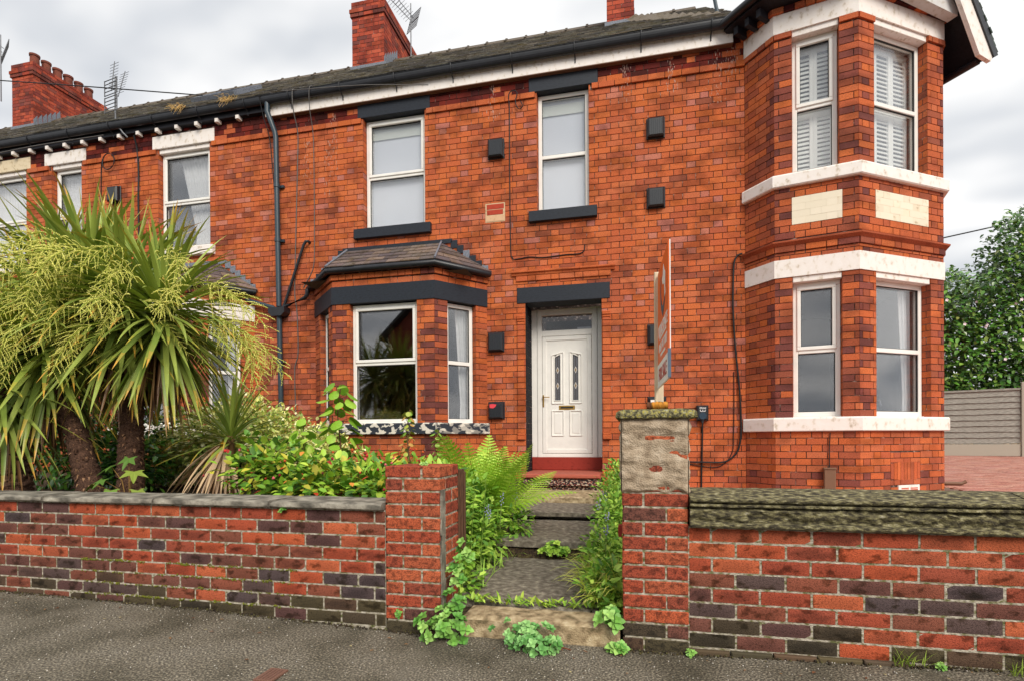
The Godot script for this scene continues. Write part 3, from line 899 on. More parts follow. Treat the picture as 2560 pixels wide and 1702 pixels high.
func pinwheel(parent: Node3D, x0: float, x1: float, z0: float, z1: float, y0: float, rows: int, course: float, plain: bool) -> void:
	var bo := base_of(parent)
	var bl := 0.2165; var bw := 0.1035; var h = course - 0.0105
	for r in rows:
		var y = y0 + r * course + course * 0.5
		var flip := r % 2 == (0 if plain else 1)
		# corner boxes as [xa, xb, za, zb]
		var bx := [[x0, x0 + bl, z1 - bw, z1], [x1 - bw, x1, z1 - bl, z1], [x1 - bl, x1, z0, z0 + bw], [x0, x0 + bw, z0, z0 + bl]]
		if flip: bx = [[x0, x0 + bw, z1 - bl, z1], [x1 - bl, x1, z1 - bw, z1], [x1 - bw, x1, z0, z0 + bl], [x0, x0 + bl, z0, z0 + bw]]
		for q in bx:
			var k = pick_wall(Vector3(0, y + (0.0 if y < 0.0 else 0.12), 0), 0.2)
			if r > 8 and k == "blue": k = "burnt"
			var c: Color = tones[k][rng.randi() % tones[k].size()]
			var b := MB.new()
			var jx := rng.randf_range(-0.002, 0.002)
			rounded(b, Vector3(q[0] + jx, y - h * 0.5, q[2]), Vector3(q[1] + jx, y + h * 0.5, q[3]), 0.0045, c)
			var o = part(parent, "brick", b.mesh(), M.pillar_brick if M.has("pillar_brick") else pillar_mat())
			o.position = -bo

func pillar_mat() -> Material:
	M.pillar_brick = mat("wall brick", W, 0.85, noise_tex(93, 0.05, [[0.0, g(0.45)], [0.3, g(0.74)], [0.5, g(0.93)], [1.0, W]], 512, 6), Vector3(3.2, 4.0, 3.2), {"vc": true, "bump": M.fine, "bs": 0.35, "detail": noise_tex(94, 0.03, [[0.0, g(0.6)], [0.35, g(0.8)], [0.5, W], [1.0, W]], 512, 4), "ds": Vector3(1.2, 1.6, 1.2)})
	return M.pillar_brick

# box with all twelve edges chamfered
func rounded(b: MB, lo: Vector3, hi: Vector3, k: float, col: Color) -> void:
	var f := []
	var s = hi - lo
	var m = (lo + hi) * 0.5
	for ax in 3:
		for sg in [-1.0, 1.0]:
			var nn = Vector3.ZERO; nn[ax] = sg
			var e1 := Vector3.ZERO; e1[(ax + 1) % 3] = 1.0
			var e2 := Vector3.ZERO; e2[(ax + 2) % 3] = 1.0
			var h1: float = s[(ax + 1) % 3] * 0.5 - k; var h2: float = s[(ax + 2) % 3] * 0.5 - k
			var c: Vector3 = m + nn * (s[ax] * 0.5)
			b.quad(c - e1 * h1 - e2 * h2, c + e1 * h1 - e2 * h2, c + e1 * h1 + e2 * h2, c - e1 * h1 + e2 * h2, col, nn)
	for ax in 3:
		var e = Vector3.ZERO; e[ax] = s[ax] * 0.5 - k
		var a1 := (ax + 1) % 3; var a2 := (ax + 2) % 3
		for s1 in [-1.0, 1.0]:
			for s2 in [-1.0, 1.0]:
				var p = m; p[a1] += s1 * s[a1] * 0.5; p[a2] += s2 * (s[a2] * 0.5 - k)
				var q = m; q[a1] += s1 * (s[a1] * 0.5 - k); q[a2] += s2 * s[a2] * 0.5
				var nn = Vector3.ZERO; nn[a1] = s1; nn[a2] = s2
				b.quad(p - e, p + e, q + e, q - e, col, nn)
	for sx in [-1.0, 1.0]:
		for sy in [-1.0, 1.0]:
			for sz in [-1.0, 1.0]:
				var h = s * 0.5
				b.flat(m + Vector3(sx * h.x, sy * (h.y - k), sz * (h.z - k)), m + Vector3(sx * (h.x - k), sy * h.y, sz * (h.z - k)), m + Vector3(sx * (h.x - k), sy * (h.y - k), sz * h.z), col, Vector3(sx, sy, sz))

# ---------------------------------------------------------------- houses
var patch_noise := FastNoiseLite.new()

func pick_house(pos: Vector3, w: float) -> String:
	var r := rng.randf()
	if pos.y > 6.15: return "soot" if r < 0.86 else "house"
	if pos.x < -4.95 and pos.x > -6.05 and pos.y < 3.6:
		return "smoke" if r < 0.6 else ("pink" if r < 0.68 else "house")
	if pos.y < 0.55: return "smoke" if r < 0.55 else "house"
	# weathered patches gather in places
	var cl := smoothstep(0.1, 0.5, patch_noise.get_noise_2d(pos.x, pos.y * 1.4))
	if r > 1.0 - 0.42 * cl: return "smoke"
	if w < 0.14 and r < 0.15: return "pink"
	if r < 0.03: return "pink"
	if r < 0.09: return "smoke"
	return "house"

func pick_corner(pos: Vector3, w: float) -> String:
	var r := rng.randf()
	if pos.y < 0.52: return "smoke" if r < 0.55 else ("dark" if r < 0.75 else "house")
	for q in [Vector2(1.795, 0.375), Vector2(2.70, 0.57), Vector2(3.985, -0.23)]:
		if Vector2(pos.x, pos.z).distance_to(q) < 0.16 and pos.y > 1.2: return "dark" if r < 0.28 else ("smoke" if r < 0.66 else "house")
	if pos.x < 1.80 and pos.y > 1.2: return "smoke" if r < 0.34 else "house"
	if pos.x > 2.75 and pos.y > 1.2: return "smoke" if r < 0.3 else "house"
	if r < 0.16: return "smoke"
	return "house"

func pick_bay(pos: Vector3, w: float) -> String:
	var r := rng.randf()
	var x: float = pos.x
	if pos.x < -5.8: x += 4.08
	for q in [Vector2(-4.36, 0.69), Vector2(-2.745, 0.69)]:
		if Vector2(x, pos.z).distance_to(q) < 0.16: return "dark" if r < 0.4 else ("smoke" if r < 0.75 else "house")
	if x < -4.5: return "smoke" if r < 0.5 else "house"
	if r < 0.12: return "smoke"
	return "house"

func pick_black(_p: Vector3, _w: float) -> String: return "black"
func pick_stack(_p: Vector3, _w: float) -> String: return "stack" if rng.randf() < 0.9 else "dark"

func mitre(pts: Array, d: float) -> Array:
	var r := []
	for i in pts.size():
		var n0 = Vector2.ZERO; var n1 = Vector2.ZERO
		if i > 0:
			var e: Vector2 = (pts[i] - pts[i - 1]).normalized(); n0 = Vector2(-e.y, e.x)
		if i < pts.size() - 1:
			var e: Vector2 = (pts[i + 1] - pts[i]).normalized(); n1 = Vector2(-e.y, e.x)
		if i == 0: r.append(pts[i] + n1 * d)
		elif i == pts.size() - 1: r.append(pts[i] + n0 * d)
		else:
			var m = (n0 + n1).normalized()
			r.append(pts[i] + m * (d / m.dot(n0)))
	return r

# continuous band of painted stone round a bay outline; profile = array of [offset, height]
func band(b: MB, pts: Array, prof: Array, thick := 0.16) -> void:
	var rows := []
	for p in prof:
		rows.append([mitre(pts, p[0]), p[1]])
	rows.insert(0, [mitre(pts, -thick), prof[0][1]])
	rows.append([mitre(pts, -thick), prof[prof.size() - 1][1]])
	for k in rows.size() - 1:
		for i in pts.size() - 1:
			var a: Vector2 = rows[k][0][i]; var c: Vector2 = rows[k][0][i + 1]
			var a2: Vector2 = rows[k + 1][0][i]; var c2: Vector2 = rows[k + 1][0][i + 1]
			var e: Vector2 = (pts[i + 1] - pts[i]).normalized()
			var nn = Vector3(-e.y, 0, e.x)
			var dh: float = rows[k + 1][1] - rows[k][1]
			var hint = nn if dh > 0.001 else (Vector3.DOWN if k == 0 else Vector3.UP)
			if dh > 0.001 and absf(a2.distance_to(a)) > 0.002: hint = nn + Vector3.UP * 0.01
			b.quad(Vector3(a.x, rows[k][1], a.y), Vector3(c.x, rows[k][1], c.y), Vector3(c2.x, rows[k + 1][1], c2.y), Vector3(a2.x, rows[k + 1][1], a2.y), W, hint)
	for s in [0, pts.size() - 1]:
		var o: Vector2 = rows[0][0][s]
		var e: Vector2 = (pts[1] - pts[0]) if s == 0 else (pts[s] - pts[s - 1])
		var hint = Vector3(-e.x, 0, -e.y) if s == 0 else Vector3(e.x, 0, e.y)
		for k in range(1, rows.size() - 1):
			b.flat(Vector3(o.x, rows[0][1], o.y), Vector3(rows[k][0][s].x, rows[k][1], rows[k][0][s].y), Vector3(rows[k + 1][0][s].x, rows[k + 1][1], rows[k + 1][0][s].y), W, hint)

func v3(p: Vector2, y: float) -> Vector3: return Vector3(p.x, y, p.y)

# T: x = along the wall, y = up, z = outwards; origin = lower left of the opening on the frame's front
func window(house: Node3D, T: Transform3D, w: float, h: float, split: float, o := {}) -> Node3D:
	var part_node := sub(house, o.get("called", "window"))
	if o.has("label"): part_node.set_meta("label", o.label)
	var bo := base_of(house)
	part_node.transform = Transform3D(T.basis, T.origin - bo)
	var bar := 0.058; var dp := 0.07
	var f := MB.new(); var seal := MB.new(); var sash := MB.new()
	var X := Vector3.RIGHT; var Y := Vector3.UP; var Z := Vector3.BACK
	var B := func(b: MB, x0: float, x1: float, y0: float, y1: float, z0: float, z1: float, k := 0.006):
		b.cbox(Transform3D(Basis(X * (x1 - x0), Y * (y1 - y0), Z * (z1 - z0)), Vector3((x0 + x1) / 2, (y0 + y1) / 2, z0)), k, W)
	B.call(f, 0.0, w, 0.0, bar, -dp, 0.0)
	B.call(f, 0.0, w, h - bar, h, -dp, 0.0)
	B.call(f, 0.0, bar, bar, h - bar, -dp, 0.0)
	B.call(f, w - bar, w, bar, h - bar, -dp, 0.0)
	var ts := split * h
	B.call(f, bar, w - bar, ts - 0.028, ts + 0.028, -dp, 0.0)
	B.call(f, -0.006, w + 0.006, -0.02, 0.0, -dp, 0.025, 0.004)
	var lo = [bar, w - bar, bar, ts - 0.028]
	var hi := [bar, w - bar, ts + 0.028, h - bar]
	if o.get("sash", true):
		var s = 0.045
		var x0: float = bar - 0.012; var x1: float = w - bar + 0.012; var y0: float = ts + 0.014; var y1: float = h - bar + 0.012
		B.call(sash, x0, x1, y0, y0 + s, -0.03, 0.016)
		B.call(sash, x0, x1, y1 - s, y1, -0.03, 0.016)
		B.call(sash, x0, x0 + s, y0 + s, y1 - s, -0.03, 0.016)
		B.call(sash, x1 - s, x1, y0 + s, y1 - s, -0.03, 0.016)
		hi = [x0 + s, x1 - s, y0 + s, y1 - s]
	part(part_node, "frame", f.mesh(), o.get("mat", M.upvc))
	if sash.v.size() > 0: part(part_node, "sash", sash.mesh(), o.get("mat", M.upvc))
	for q in [lo, hi]:
		var t := 0.007
		B.call(seal, q[0], q[1], q[2], q[2] + t, -0.035, -0.012, 0.001)
		B.call(seal, q[0], q[1], q[3] - t, q[3], -0.035, -0.012, 0.001)
		B.call(seal, q[0], q[0] + t, q[2], q[3], -0.035, -0.012, 0.001)
		B.call(seal, q[1] - t, q[1], q[2], q[3], -0.035, -0.012, 0.001)
		var gb := MB.new()
		gb.box(Transform3D(Basis(X * (q[1] - q[0]), Y * (q[3] - q[2]), Z * 0.006), Vector3((q[0] + q[1]) / 2, (q[2] + q[3]) / 2, -0.028)), W)
		# sealed double-glazed unit: a second sheet behind the first
		gb.box(Transform3D(Basis(X * (q[1] - q[0]), Y * (q[3] - q[2]), Z * 0.004), Vector3((q[0] + q[1]) / 2, (q[2] + q[3]) / 2, -0.048)), W)
		gb.box(Transform3D(Basis(X * (q[1] - q[0]), Y * (q[3] - q[2]), Z * 0.004), Vector3((q[0] + q[1]) / 2, (q[2] + q[3]) / 2, -0.062)), W)
		part(part_node, "pane", gb.mesh(), M.glass)
	part(part_node, "seal", seal.mesh(), M.seal)
	var kind: String = o.get("inside", "dark")
	if kind == "frost":
		var q = MB.new()
		q.box(Transform3D(Basis(X * w, Y * h, Z * 0.003), Vector3(w / 2, h / 2, -0.10)), W)
		part(part_node, "blind", q.mesh(), M.frost)
		q = MB.new()
		q.box(Transform3D(Basis(X * (w - 0.1), Y * (h * 0.09), Z * 0.012), Vector3(w / 2, h - bar - h * 0.075, -0.09)), W)
		part(part_node, "blind_rail", q.mesh(), M.blindtop)
	elif kind == "net" or kind == "curtain":
		var q = MB.new()
		var cw = w if kind == "net" else w * o.get("cw", 0.35)
		q.grid(int(cw / 0.012), 6, func(i, j):
			var n := int(cw / 0.012)
			var u = float(i) / n
			var y = h * j / 6.0
			var gather := 1.0 if kind == "net" else (0.55 + 0.45 * absf(y / h - 0.15))
			var x: float = (w - cw * u * gather) if kind == "curtain" else w * u
			return Vector3(x, y, -0.16 + 0.018 * sin(u * cw * 90.0) + 0.006 * sin(u * 31.0)), W, Vector3.BACK)
		part(part_node, "curtain", q.mesh(), M.net)
	elif kind == "shutter":
		var q = MB.new()
		var n: int = o.get("leaves", 2)
		var lw: float = (w - 0.04) / n
		for k in n:
			var x0: float = 0.02 + k * lw
			for y0 in [0.04, ts]:
				var y1: float = ts - 0.01 if y0 < 0.1 else h - 0.05
				B.call(q, x0, x0 + 0.045, y0, y1, -0.16, -0.13, 0.004)
				B.call(q, x0 + lw - 0.045, x0 + lw, y0, y1, -0.16, -0.13, 0.004)
				B.call(q, x0 + 0.045, x0 + lw - 0.045, y0, y0 + 0.06, -0.16, -0.13, 0.004)
				B.call(q, x0 + 0.045, x0 + lw - 0.045, y1 - 0.07, y1, -0.16, -0.13, 0.004)
				var y: float = y0 + 0.085
				while y < y1 - 0.085:
					q.box(Transform3D(Basis(X * (lw - 0.09), Vector3(0, 0.040, -0.024), Vector3(0, 0.004, 0.006)), Vector3(x0 + lw / 2, y, -0.15)), W)
					y += 0.056
		part(part_node, "shutter", q.mesh(), M.shutter)
	if o.get("room", true):
		var r := MB.new()
		var z0 := -0.22; var z1 := -1.8
		var a = -0.25; var b2 := w + 0.25; var c = -0.3; var d = h + 0.2
		r.quad(Vector3(a, c, z1), Vector3(b2, c, z1), Vector3(b2, d, z1), Vector3(a, d, z1), W, Z)
		r.quad(Vector3(a, c, z1), Vector3(a, d, z1), Vector3(a, d, z0), Vector3(a, c, z0), W, X)
		r.quad(Vector3(b2, c, z1), Vector3(b2, d, z1), Vector3(b2, d, z0), Vector3(b2, c, z0), W, -X)
		r.quad(Vector3(a, c, z1), Vector3(b2, c, z1), Vector3(b2, c, z0), Vector3(a, c, z0), W, Y)
		r.quad(Vector3(a, d, z1), Vector3(b2, d, z1), Vector3(b2, d, z0), Vector3(a, d, z0), W, -Y)
		part(part_node, "room", r.mesh(), M.room)
	return part_node

func stonebox(house: Node3D, called: String, x0: float, x1: float, y0: float, y1: float, z0: float, z1: float, m: Material, k := 0.006, lab := "") -> void:
	var b := MB.new()
	b.cbox(Transform3D(Basis(Vector3(x1 - x0, 0, 0), Vector3(0, y1 - y0, 0), Vector3(0, 0, z1 - z0)), Vector3((x0 + x1) / 2, (y0 + y1) / 2, z0)), k, W)
	wpart(house, called, b, m, lab)

func houses() -> void:
	patch_noise.seed = 19; patch_noise.frequency = 0.55
	tones.painted = [lin(232, 222, 200), lin(230, 220, 198), lin(234, 224, 203)]
	tone_mats.painted = []
	for c in tones.painted: tone_mats.painted.append(mat("painted brick", c.linear_to_srgb(), 0.7))
	M.vc_painted = mat("painted brick", W, 0.7, M.worn, Vector3(0.9, 0.9, 0.9), {"vc": true})
	main_house()
	neighbour()
	corner_house()

const FU := Vector3.RIGHT
const FN := Vector3.BACK

func main_house() -> void:
	var h = thing("terraced_house", "red brick house with white front door and black painted lintels", "house", Vector3(-2.1, 0.2, 0))
	var recs := []
	var bk := MB.new()
	var wl := [-4.21, -3.155, 4.35, 6.145]
	var wr := [-1.375, -0.607, 4.36, 6.145]
	var dr := [-1.562, -0.436, 0.3, 3.03]
	var bay := [-5.06, -2.19, -0.5, 3.62]
	var lint := [[-4.30, -3.065, 6.145, 6.372], [-1.492, -0.472, 6.145, 6.372], [-1.69, -0.315, 3.015, 3.25], [-4.35, -3.045, 4.20, 4.353], [-1.492, -0.489, 4.20, 4.356]]
	var stringrow := [-20.0, 20.0, 6.06, 6.146]
	lay(recs, Vector3.ZERO, FU, FN, -5.79, 1.515, 0.15, 6.06, [wl, wr, dr, bay], {"pick": pick_house})
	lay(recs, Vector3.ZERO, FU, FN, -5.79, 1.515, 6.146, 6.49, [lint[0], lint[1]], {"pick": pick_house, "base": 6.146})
	lay(recs, Vector3.ZERO, FU, FN, -5.79, 1.515, 6.06, 6.146, [[-4.235, -3.12, 6.0, 6.2], [-1.40, -0.56, 6.0, 6.2]], {"kind": "house", "off": 0.028, "depth": 0.05, "L": 0.232, "H": 0.232})
	backing(bk, Vector3.ZERO, FU, FN, -5.79, 1.515, -0.3, 6.6, [wl, wr, dr, [-4.95, -2.3, 0.3, 3.4]])
	jambs(recs, bk, Vector3.ZERO, FU, FN, wl, 0.13, {"pick": pick_house})
	jambs(recs, bk, Vector3.ZERO, FU, FN, wr, 0.13, {"pick": pick_house})
	jambs(recs, bk, Vector3.ZERO, FU, FN, dr, 0.5, {"pick": pick_black})
	# pilasters beside the door
	for q in [[-1.685, -1.58], [-0.42, -0.317]]:
		lay(recs, Vector3.ZERO, FU, FN, q[0], q[1], 1.08, 2.74, [], {"kind": "house", "off": 0.02, "depth": 0.04})
		for s in [[2.74, 2.775, 0.03], [2.775, 2.80, 0.045], [2.80, 2.83, 0.035], [1.04, 1.08, 0.035], [0.98, 1.04, 0.045]]:
			stonebox(h, "moulding", q[0] - 0.006, q[1] + 0.006, s[0], s[1], -0.01, s[2], tone_mats.house[1], 0.008)
	# hood over the door
	for k in 6:
		var x0 := -1.768 + 1.528 * k / 6.0
		var b := MB.new()
		b.prism(Vector3(x0 + 0.002, 0, 0), Vector3.BACK, Vector3.UP, Vector3(1.528 / 6.0 - 0.004, 0, 0), [Vector2(-0.01, 3.425), Vector2(0.03, 3.425), Vector2(0.038, 3.45), Vector2(0.06, 3.465), Vector2(0.06, 3.482), Vector2(-0.01, 3.51)], W)
		wpart(h, "hood_mould", b, tone_mats.house[k % 4])
	lay(recs, Vector3.ZERO, FU, FN, -1.70, -0.30, 3.34, 3.425, [], {"kind": "house", "off": 0.022, "depth": 0.04, "base": 3.34})
	build_bay(h, recs, bk, 0.0, true)
	build_bricks(h, recs)
	wpart(h, "wall", bk, M.mortar)
	# pale patched bricks
	var pb := MB.new()
	for q in [[-2.155, -1.885, 4.47, 4.545, 0], [-2.15, -1.90, 4.385, 4.46, 0], [-2.165, -1.875, 4.285, 4.375, 1]]:
		pb.cbox(Transform3D(Basis(Vector3(q[1] - q[0], 0, 0), Vector3(0, q[3] - q[2], 0), Vector3(0, 0, 0.01)), Vector3((q[0] + q[1]) / 2, (q[2] + q[3]) / 2, -0.004)), 0.002, lin(176, 62, 40) if q[4] == 0 else lin(214, 176, 140))
	wpart(h, "patch", pb, M.vc_painted, "replacement bricks in pale mortar")
	pb = MB.new()
	pb.ab(Vector3(-2.175, 4.275, -0.004), Vector3(-1.868, 4.56, 0.0018), lin(206, 180, 146))
	wpart(h, "patch_mortar", pb, M.vc_painted)
	var ls := MB.new()
	for q in [[-4.72, 6.3, 1.1], [-4.82, 5.9, 0.9], [-2.05, 6.35, 0.5], [-0.08, 6.36, 0.55], [0.55, 6.36, 0.5], [1.16, 6.36, 0.75], [1.36, 6.36, 0.5], [-5.2, 5.9, 0.8]]:
		for k in 46:
			var t := pow(rng.randf(), 1.3)
			var x: float = q[0] + rng.randfn(0.0, 0.03 + 0.03 * t)
			var y: float = q[1] - t * q[2]
			var zz := 0.0302 if y > 6.055 and y < 6.15 else 0.0022
			var w = rng.randf_range(0.0012, 0.0045); var l := rng.randf_range(0.01, 0.05)
			var p := Vector3(x, y, zz)
			ls.quad(p + Vector3(-w, 0, 0), p + Vector3(0, -l, 0), p + Vector3(w, -l * 0.3, 0), p + Vector3(w * 0.4, l * 0.4, 0), jit(lin(190, 158, 144), 0.15), Vector3.BACK)
	var lm := wpart(h, "lime_stains", ls, M.twig)
	lm.set_meta("kind", "stuff")
	stonebox(h, "lintel", -4.30, -3.065, 6.145, 6.372, -0.12, 0.012, M.blackp)
	stonebox(h, "lintel", -1.492, -0.472, 6.145, 6.372, -0.12, 0.012, M.blackp)
	stonebox(h, "lintel", -1.69, -0.315, 3.015, 3.25, -0.3, 0.012, M.blackp)
	stonebox(h, "sill", -4.35, -3.045, 4.20, 4.353, -0.16, 0.075, M.blackp)
	stonebox(h, "sill", -1.492, -0.489, 4.20, 4.356, -0.16, 0.075, M.blackp)
	window(h, Transform3D(Basis.IDENTITY, Vector3(-4.2, 4.37, -0.10)), 1.04, 1.765, 0.475, {"inside": "frost"})
	window(h, Transform3D(Basis.IDENTITY, Vector3(-1.37, 4.37, -0.10)), 0.76, 1.765, 0.475, {"inside": "frost", "sash": false})
	front_door(h)
	eaves(h, -5.79, 1.36, true)
	roof(h, -5.75, 1.45)
	chimney(h, -6.07, -5.30, -4.88, -3.0, 8.9, 10.72, 5)
	chimney(h, -0.46, 0.065, -4.2, -2.8, 8.7, 11.0, 2)
	# house sides and back
	var sh := MB.new()
	sh.quad(Vector3(-5.79, -0.3, -8.0), Vector3(1.515, -0.3, -8.0), Vector3(1.515, 6.6, -8.0), Vector3(-5.79, 6.6, -8.0), W, Vector3.FORWARD)
	sh.quad(Vector3(1.515, -0.3, -8.0), Vector3(1.515, -0.3, 0.0), Vector3(1.515, 6.6, 0.0), Vector3(1.515, 6.6, -8.0), W, Vector3.RIGHT)
	wpart(h, "back_wall", sh, M.mortar)
	pipes(h)

func front_door(h: Node3D) -> void:
	var d = sub(h, "front_door")
	d.set_meta("label", "white panelled front door with two leaded glass strips")
	var bo := base_of(h)
	d.position = Vector3(0, 0, -0.48) - bo
	var X := Vector3.RIGHT; var Y := Vector3.UP; var Z := Vector3.BACK
	var B := func(b: MB, x0: float, x1: float, y0: float, y1: float, z0: float, z1: float, k := 0.006):
		b.cbox(Transform3D(Basis(X * (x1 - x0), Y * (y1 - y0), Z * (z1 - z0)), Vector3((x0 + x1) / 2, (y0 + y1) / 2, z0)), k, W)
	var f := MB.new()
	B.call(f, -1.565, -1.47, 0.70, 3.02, -0.06, 0.0)
	B.call(f, -1.47, -1.395, 0.70, 3.02, -0.06, 0.014)
	B.call(f, -0.613, -0.53, 0.70, 3.02, -0.06, 0.014)
	B.call(f, -0.53, -0.43, 0.70, 3.02, -0.06, 0.0)
	B.call(f, -1.395, -0.613, 2.92, 3.02, -0.06, 0.014)
	B.call(f, -1.395, -0.613, 2.595, 2.685, -0.06, 0.014)
	B.call(f, -1.395, -0.613, 0.70, 0.758, -0.06, 0.014)
	part(d, "frame", f.mesh(), M.upvc)
	var q = MB.new()
	q.box(Transform3D(Basis(X * 0.78, Y * 0.235, Z * 0.006), Vector3(-1.004, 2.803, -0.03)), W)
	part(d, "fanlight", q.mesh(), M.glass)
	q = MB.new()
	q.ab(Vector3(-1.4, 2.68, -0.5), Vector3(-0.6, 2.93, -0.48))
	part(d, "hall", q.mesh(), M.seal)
	q = MB.new()
	B.call(q, -0.84, -0.63, 2.69, 2.725, -0.045, -0.035, 0.002)
	part(d, "number_strip", q.mesh(), M.alu)
	# leaf with raised stiles and mouldings
	var l := MB.new()
	var holes := [[-1.195, -1.10, 1.59, 2.30], [-0.915, -0.82, 1.59, 2.30]]
	backing(l, Vector3(0, 0, 0.004), X, Z, -1.39, -0.618, 0.763, 2.59, holes, 0.0)
	part(d, "leaf", l.mesh(), M.upvc)
	l = MB.new()
	B.call(l, -1.39, -1.325, 0.763, 2.59, 0.0, 0.016)
	B.call(l, -0.688, -0.618, 0.763, 2.59, 0.0, 0.016)
	B.call(l, -1.325, -0.688, 2.525, 2.59, 0.0, 0.016)
	B.call(l, -1.325, -0.688, 0.763, 0.83, 0.0, 0.016)
	part(d, "stiles", l.mesh(), M.upvc)
	for s in [[-1.239, -1.058, 1.0], [-0.957, -0.777, -1.0]]:
		var mo := MB.new()
		var x0: float = s[0]; var x1: float = s[1]
		var ya := 2.30 if s[2] > 0 else 2.345
		var yb := 2.345 if s[2] > 0 else 2.30
		for e in [[Vector2(x0, 1.545), Vector2(x0, ya)], [Vector2(x1, 1.545), Vector2(x1, yb)], [Vector2(x0, 1.545), Vector2(x1, 1.545)], [Vector2(x0, ya), Vector2(x1, yb)]]:
			mo.tube([Vector3(e[0].x, e[0].y, 0.008), Vector3(e[1].x, e[1].y, 0.008)], 0.010, 0.010, 6, W)
		for e in [[Vector2(x0 + 0.042, 1.585), Vector2(x0 + 0.042, ya - 0.025)], [Vector2(x1 - 0.042, 1.585), Vector2(x1 - 0.042, yb - 0.025)], [Vector2(x0 + 0.042, 1.585), Vector2(x1 - 0.042, 1.585)], [Vector2(x0 + 0.042, ya - 0.03), Vector2(x1 - 0.042, yb - 0.03)]]:
			mo.tube([Vector3(e[0].x, e[0].y, 0.006), Vector3(e[1].x, e[1].y, 0.006)], 0.008, 0.008, 6, W)
		part(d, "moulding", mo.mesh(), M.upvc)
		var gm := MB.new()
		gm.prism(Vector3(0, 0, -0.012), X, Y, Z * 0.004, [Vector2(x0 + 0.042, 1.585), Vector2(x1 - 0.042, 1.585), Vector2(x1 - 0.042, yb - 0.03), Vector2(x0 + 0.042, ya - 0.03)], W)
		part(d, "glass_strip", gm.mesh(), mat("leaded glass", srgb(70, 66, 66), 0.12, null, W3(), {"spec": 0.6}))
		var cxm := (x0 + x1) / 2
		var ld := MB.new()
		for xx in [cxm - 0.018, cxm + 0.018]:
			ld.ab(Vector3(xx - 0.0025, 1.588, -0.008), Vector3(xx + 0.0025, 2.28, -0.005))
		part(d, "lead_line", ld.mesh(), M.lead)
		for cy in [2.065, 1.82]:
			var dm := MB.new()
			dm.prism(Vector3(cxm, cy, -0.0079), X, Y, Z * 0.005, [Vector2(0, -0.055), Vector2(0.026, 0), Vector2(0, 0.055), Vector2(-0.026, 0)], lin(206, 202, 196))
			dm.prism(Vector3(cxm, cy, -0.004), X, Y, Z * 0.003, [Vector2(0, -0.036), Vector2(0.016, 0), Vector2(0, 0.036), Vector2(-0.016, 0)], lin(140, 116, 78))
			part(d, "diamond", dm.mesh(), mat("bevelled glass", W, 0.2, null, W3(), {"vc": true, "spec": 0.6}))
		var pn := MB.new()
		for e in [[Vector2(x0, 1.04), Vector2(x0, 1.428)], [Vector2(x1, 1.04), Vector2(x1, 1.428)], [Vector2(x0, 1.04), Vector2(x1, 1.04)], [Vector2(x0, 1.428), Vector2(x1, 1.428)]]:
			pn.tube([Vector3(e[0].x, e[0].y, 0.008), Vector3(e[1].x, e[1].y, 0.008)], 0.010, 0.010, 6, W)
		B.call(pn, x0 + 0.035, x1 - 0.035, 1.075, 1.393, 0.0, 0.010)
		part(d, "panel", pn.mesh(), M.upvc)
	q = MB.new()
	B.call(q, -1.13, -0.88, 1.445, 1.51, 0.004, 0.016)
	part(d, "letterbox", q.mesh(), M.brass)
	q = MB.new()
	B.call(q, -1.105, -0.905, 1.463, 1.493, 0.010, 0.018, 0.003)
	part(d, "letterbox_flap", q.mesh(), M.seal)
	q = MB.new()
	B.call(q, -1.386, -1.362, 1.49, 1.68, 0.014, 0.026)
	q.tube([Vector3(-1.374, 1.645, 0.02), Vector3(-1.374, 1.645, 0.06), Vector3(-1.36, 1.645, 0.066), Vector3(-1.27, 1.642, 0.062)], 0.008, 0.007, 8, W)
	part(d, "handle", q.mesh(), M.brass)
	# recess ceiling and steps
	stonebox(h, "door_step", -1.562, -0.436, 0.50, 0.702, -0.6, -0.455, M.redstep, 0.01)
	var st := MB.new()
	st.cbox(Transform3D(Basis(Vector3(1.10, 0, 0), Vector3(0, 0.055, 0), Vector3(0, 0, 1.02)), Vector3(-0.985, 0.472, -0.5)), 0.012, W)
	wpart(h, "door_step", st, M.redtread, "pale red painted door step tread")
	st = MB.new()
	st.cbox(Transform3D(Basis(Vector3(1.06, 0, 0), Vector3(0, 0.105, 0), Vector3(0, 0, 0.9)), Vector3(-0.985, 0.39, -0.42)), 0.006, W)
	st.cbox(Transform3D(Basis(Vector3(1.02, 0, 0), Vector3(0, 0.14, 0), Vector3(0, 0, 0.85)), Vector3(-0.985, 0.27, -0.42)), 0.006, W)
	wpart(h, "door_step", st, M.peel_red, "door step front in peeling black and red paint")

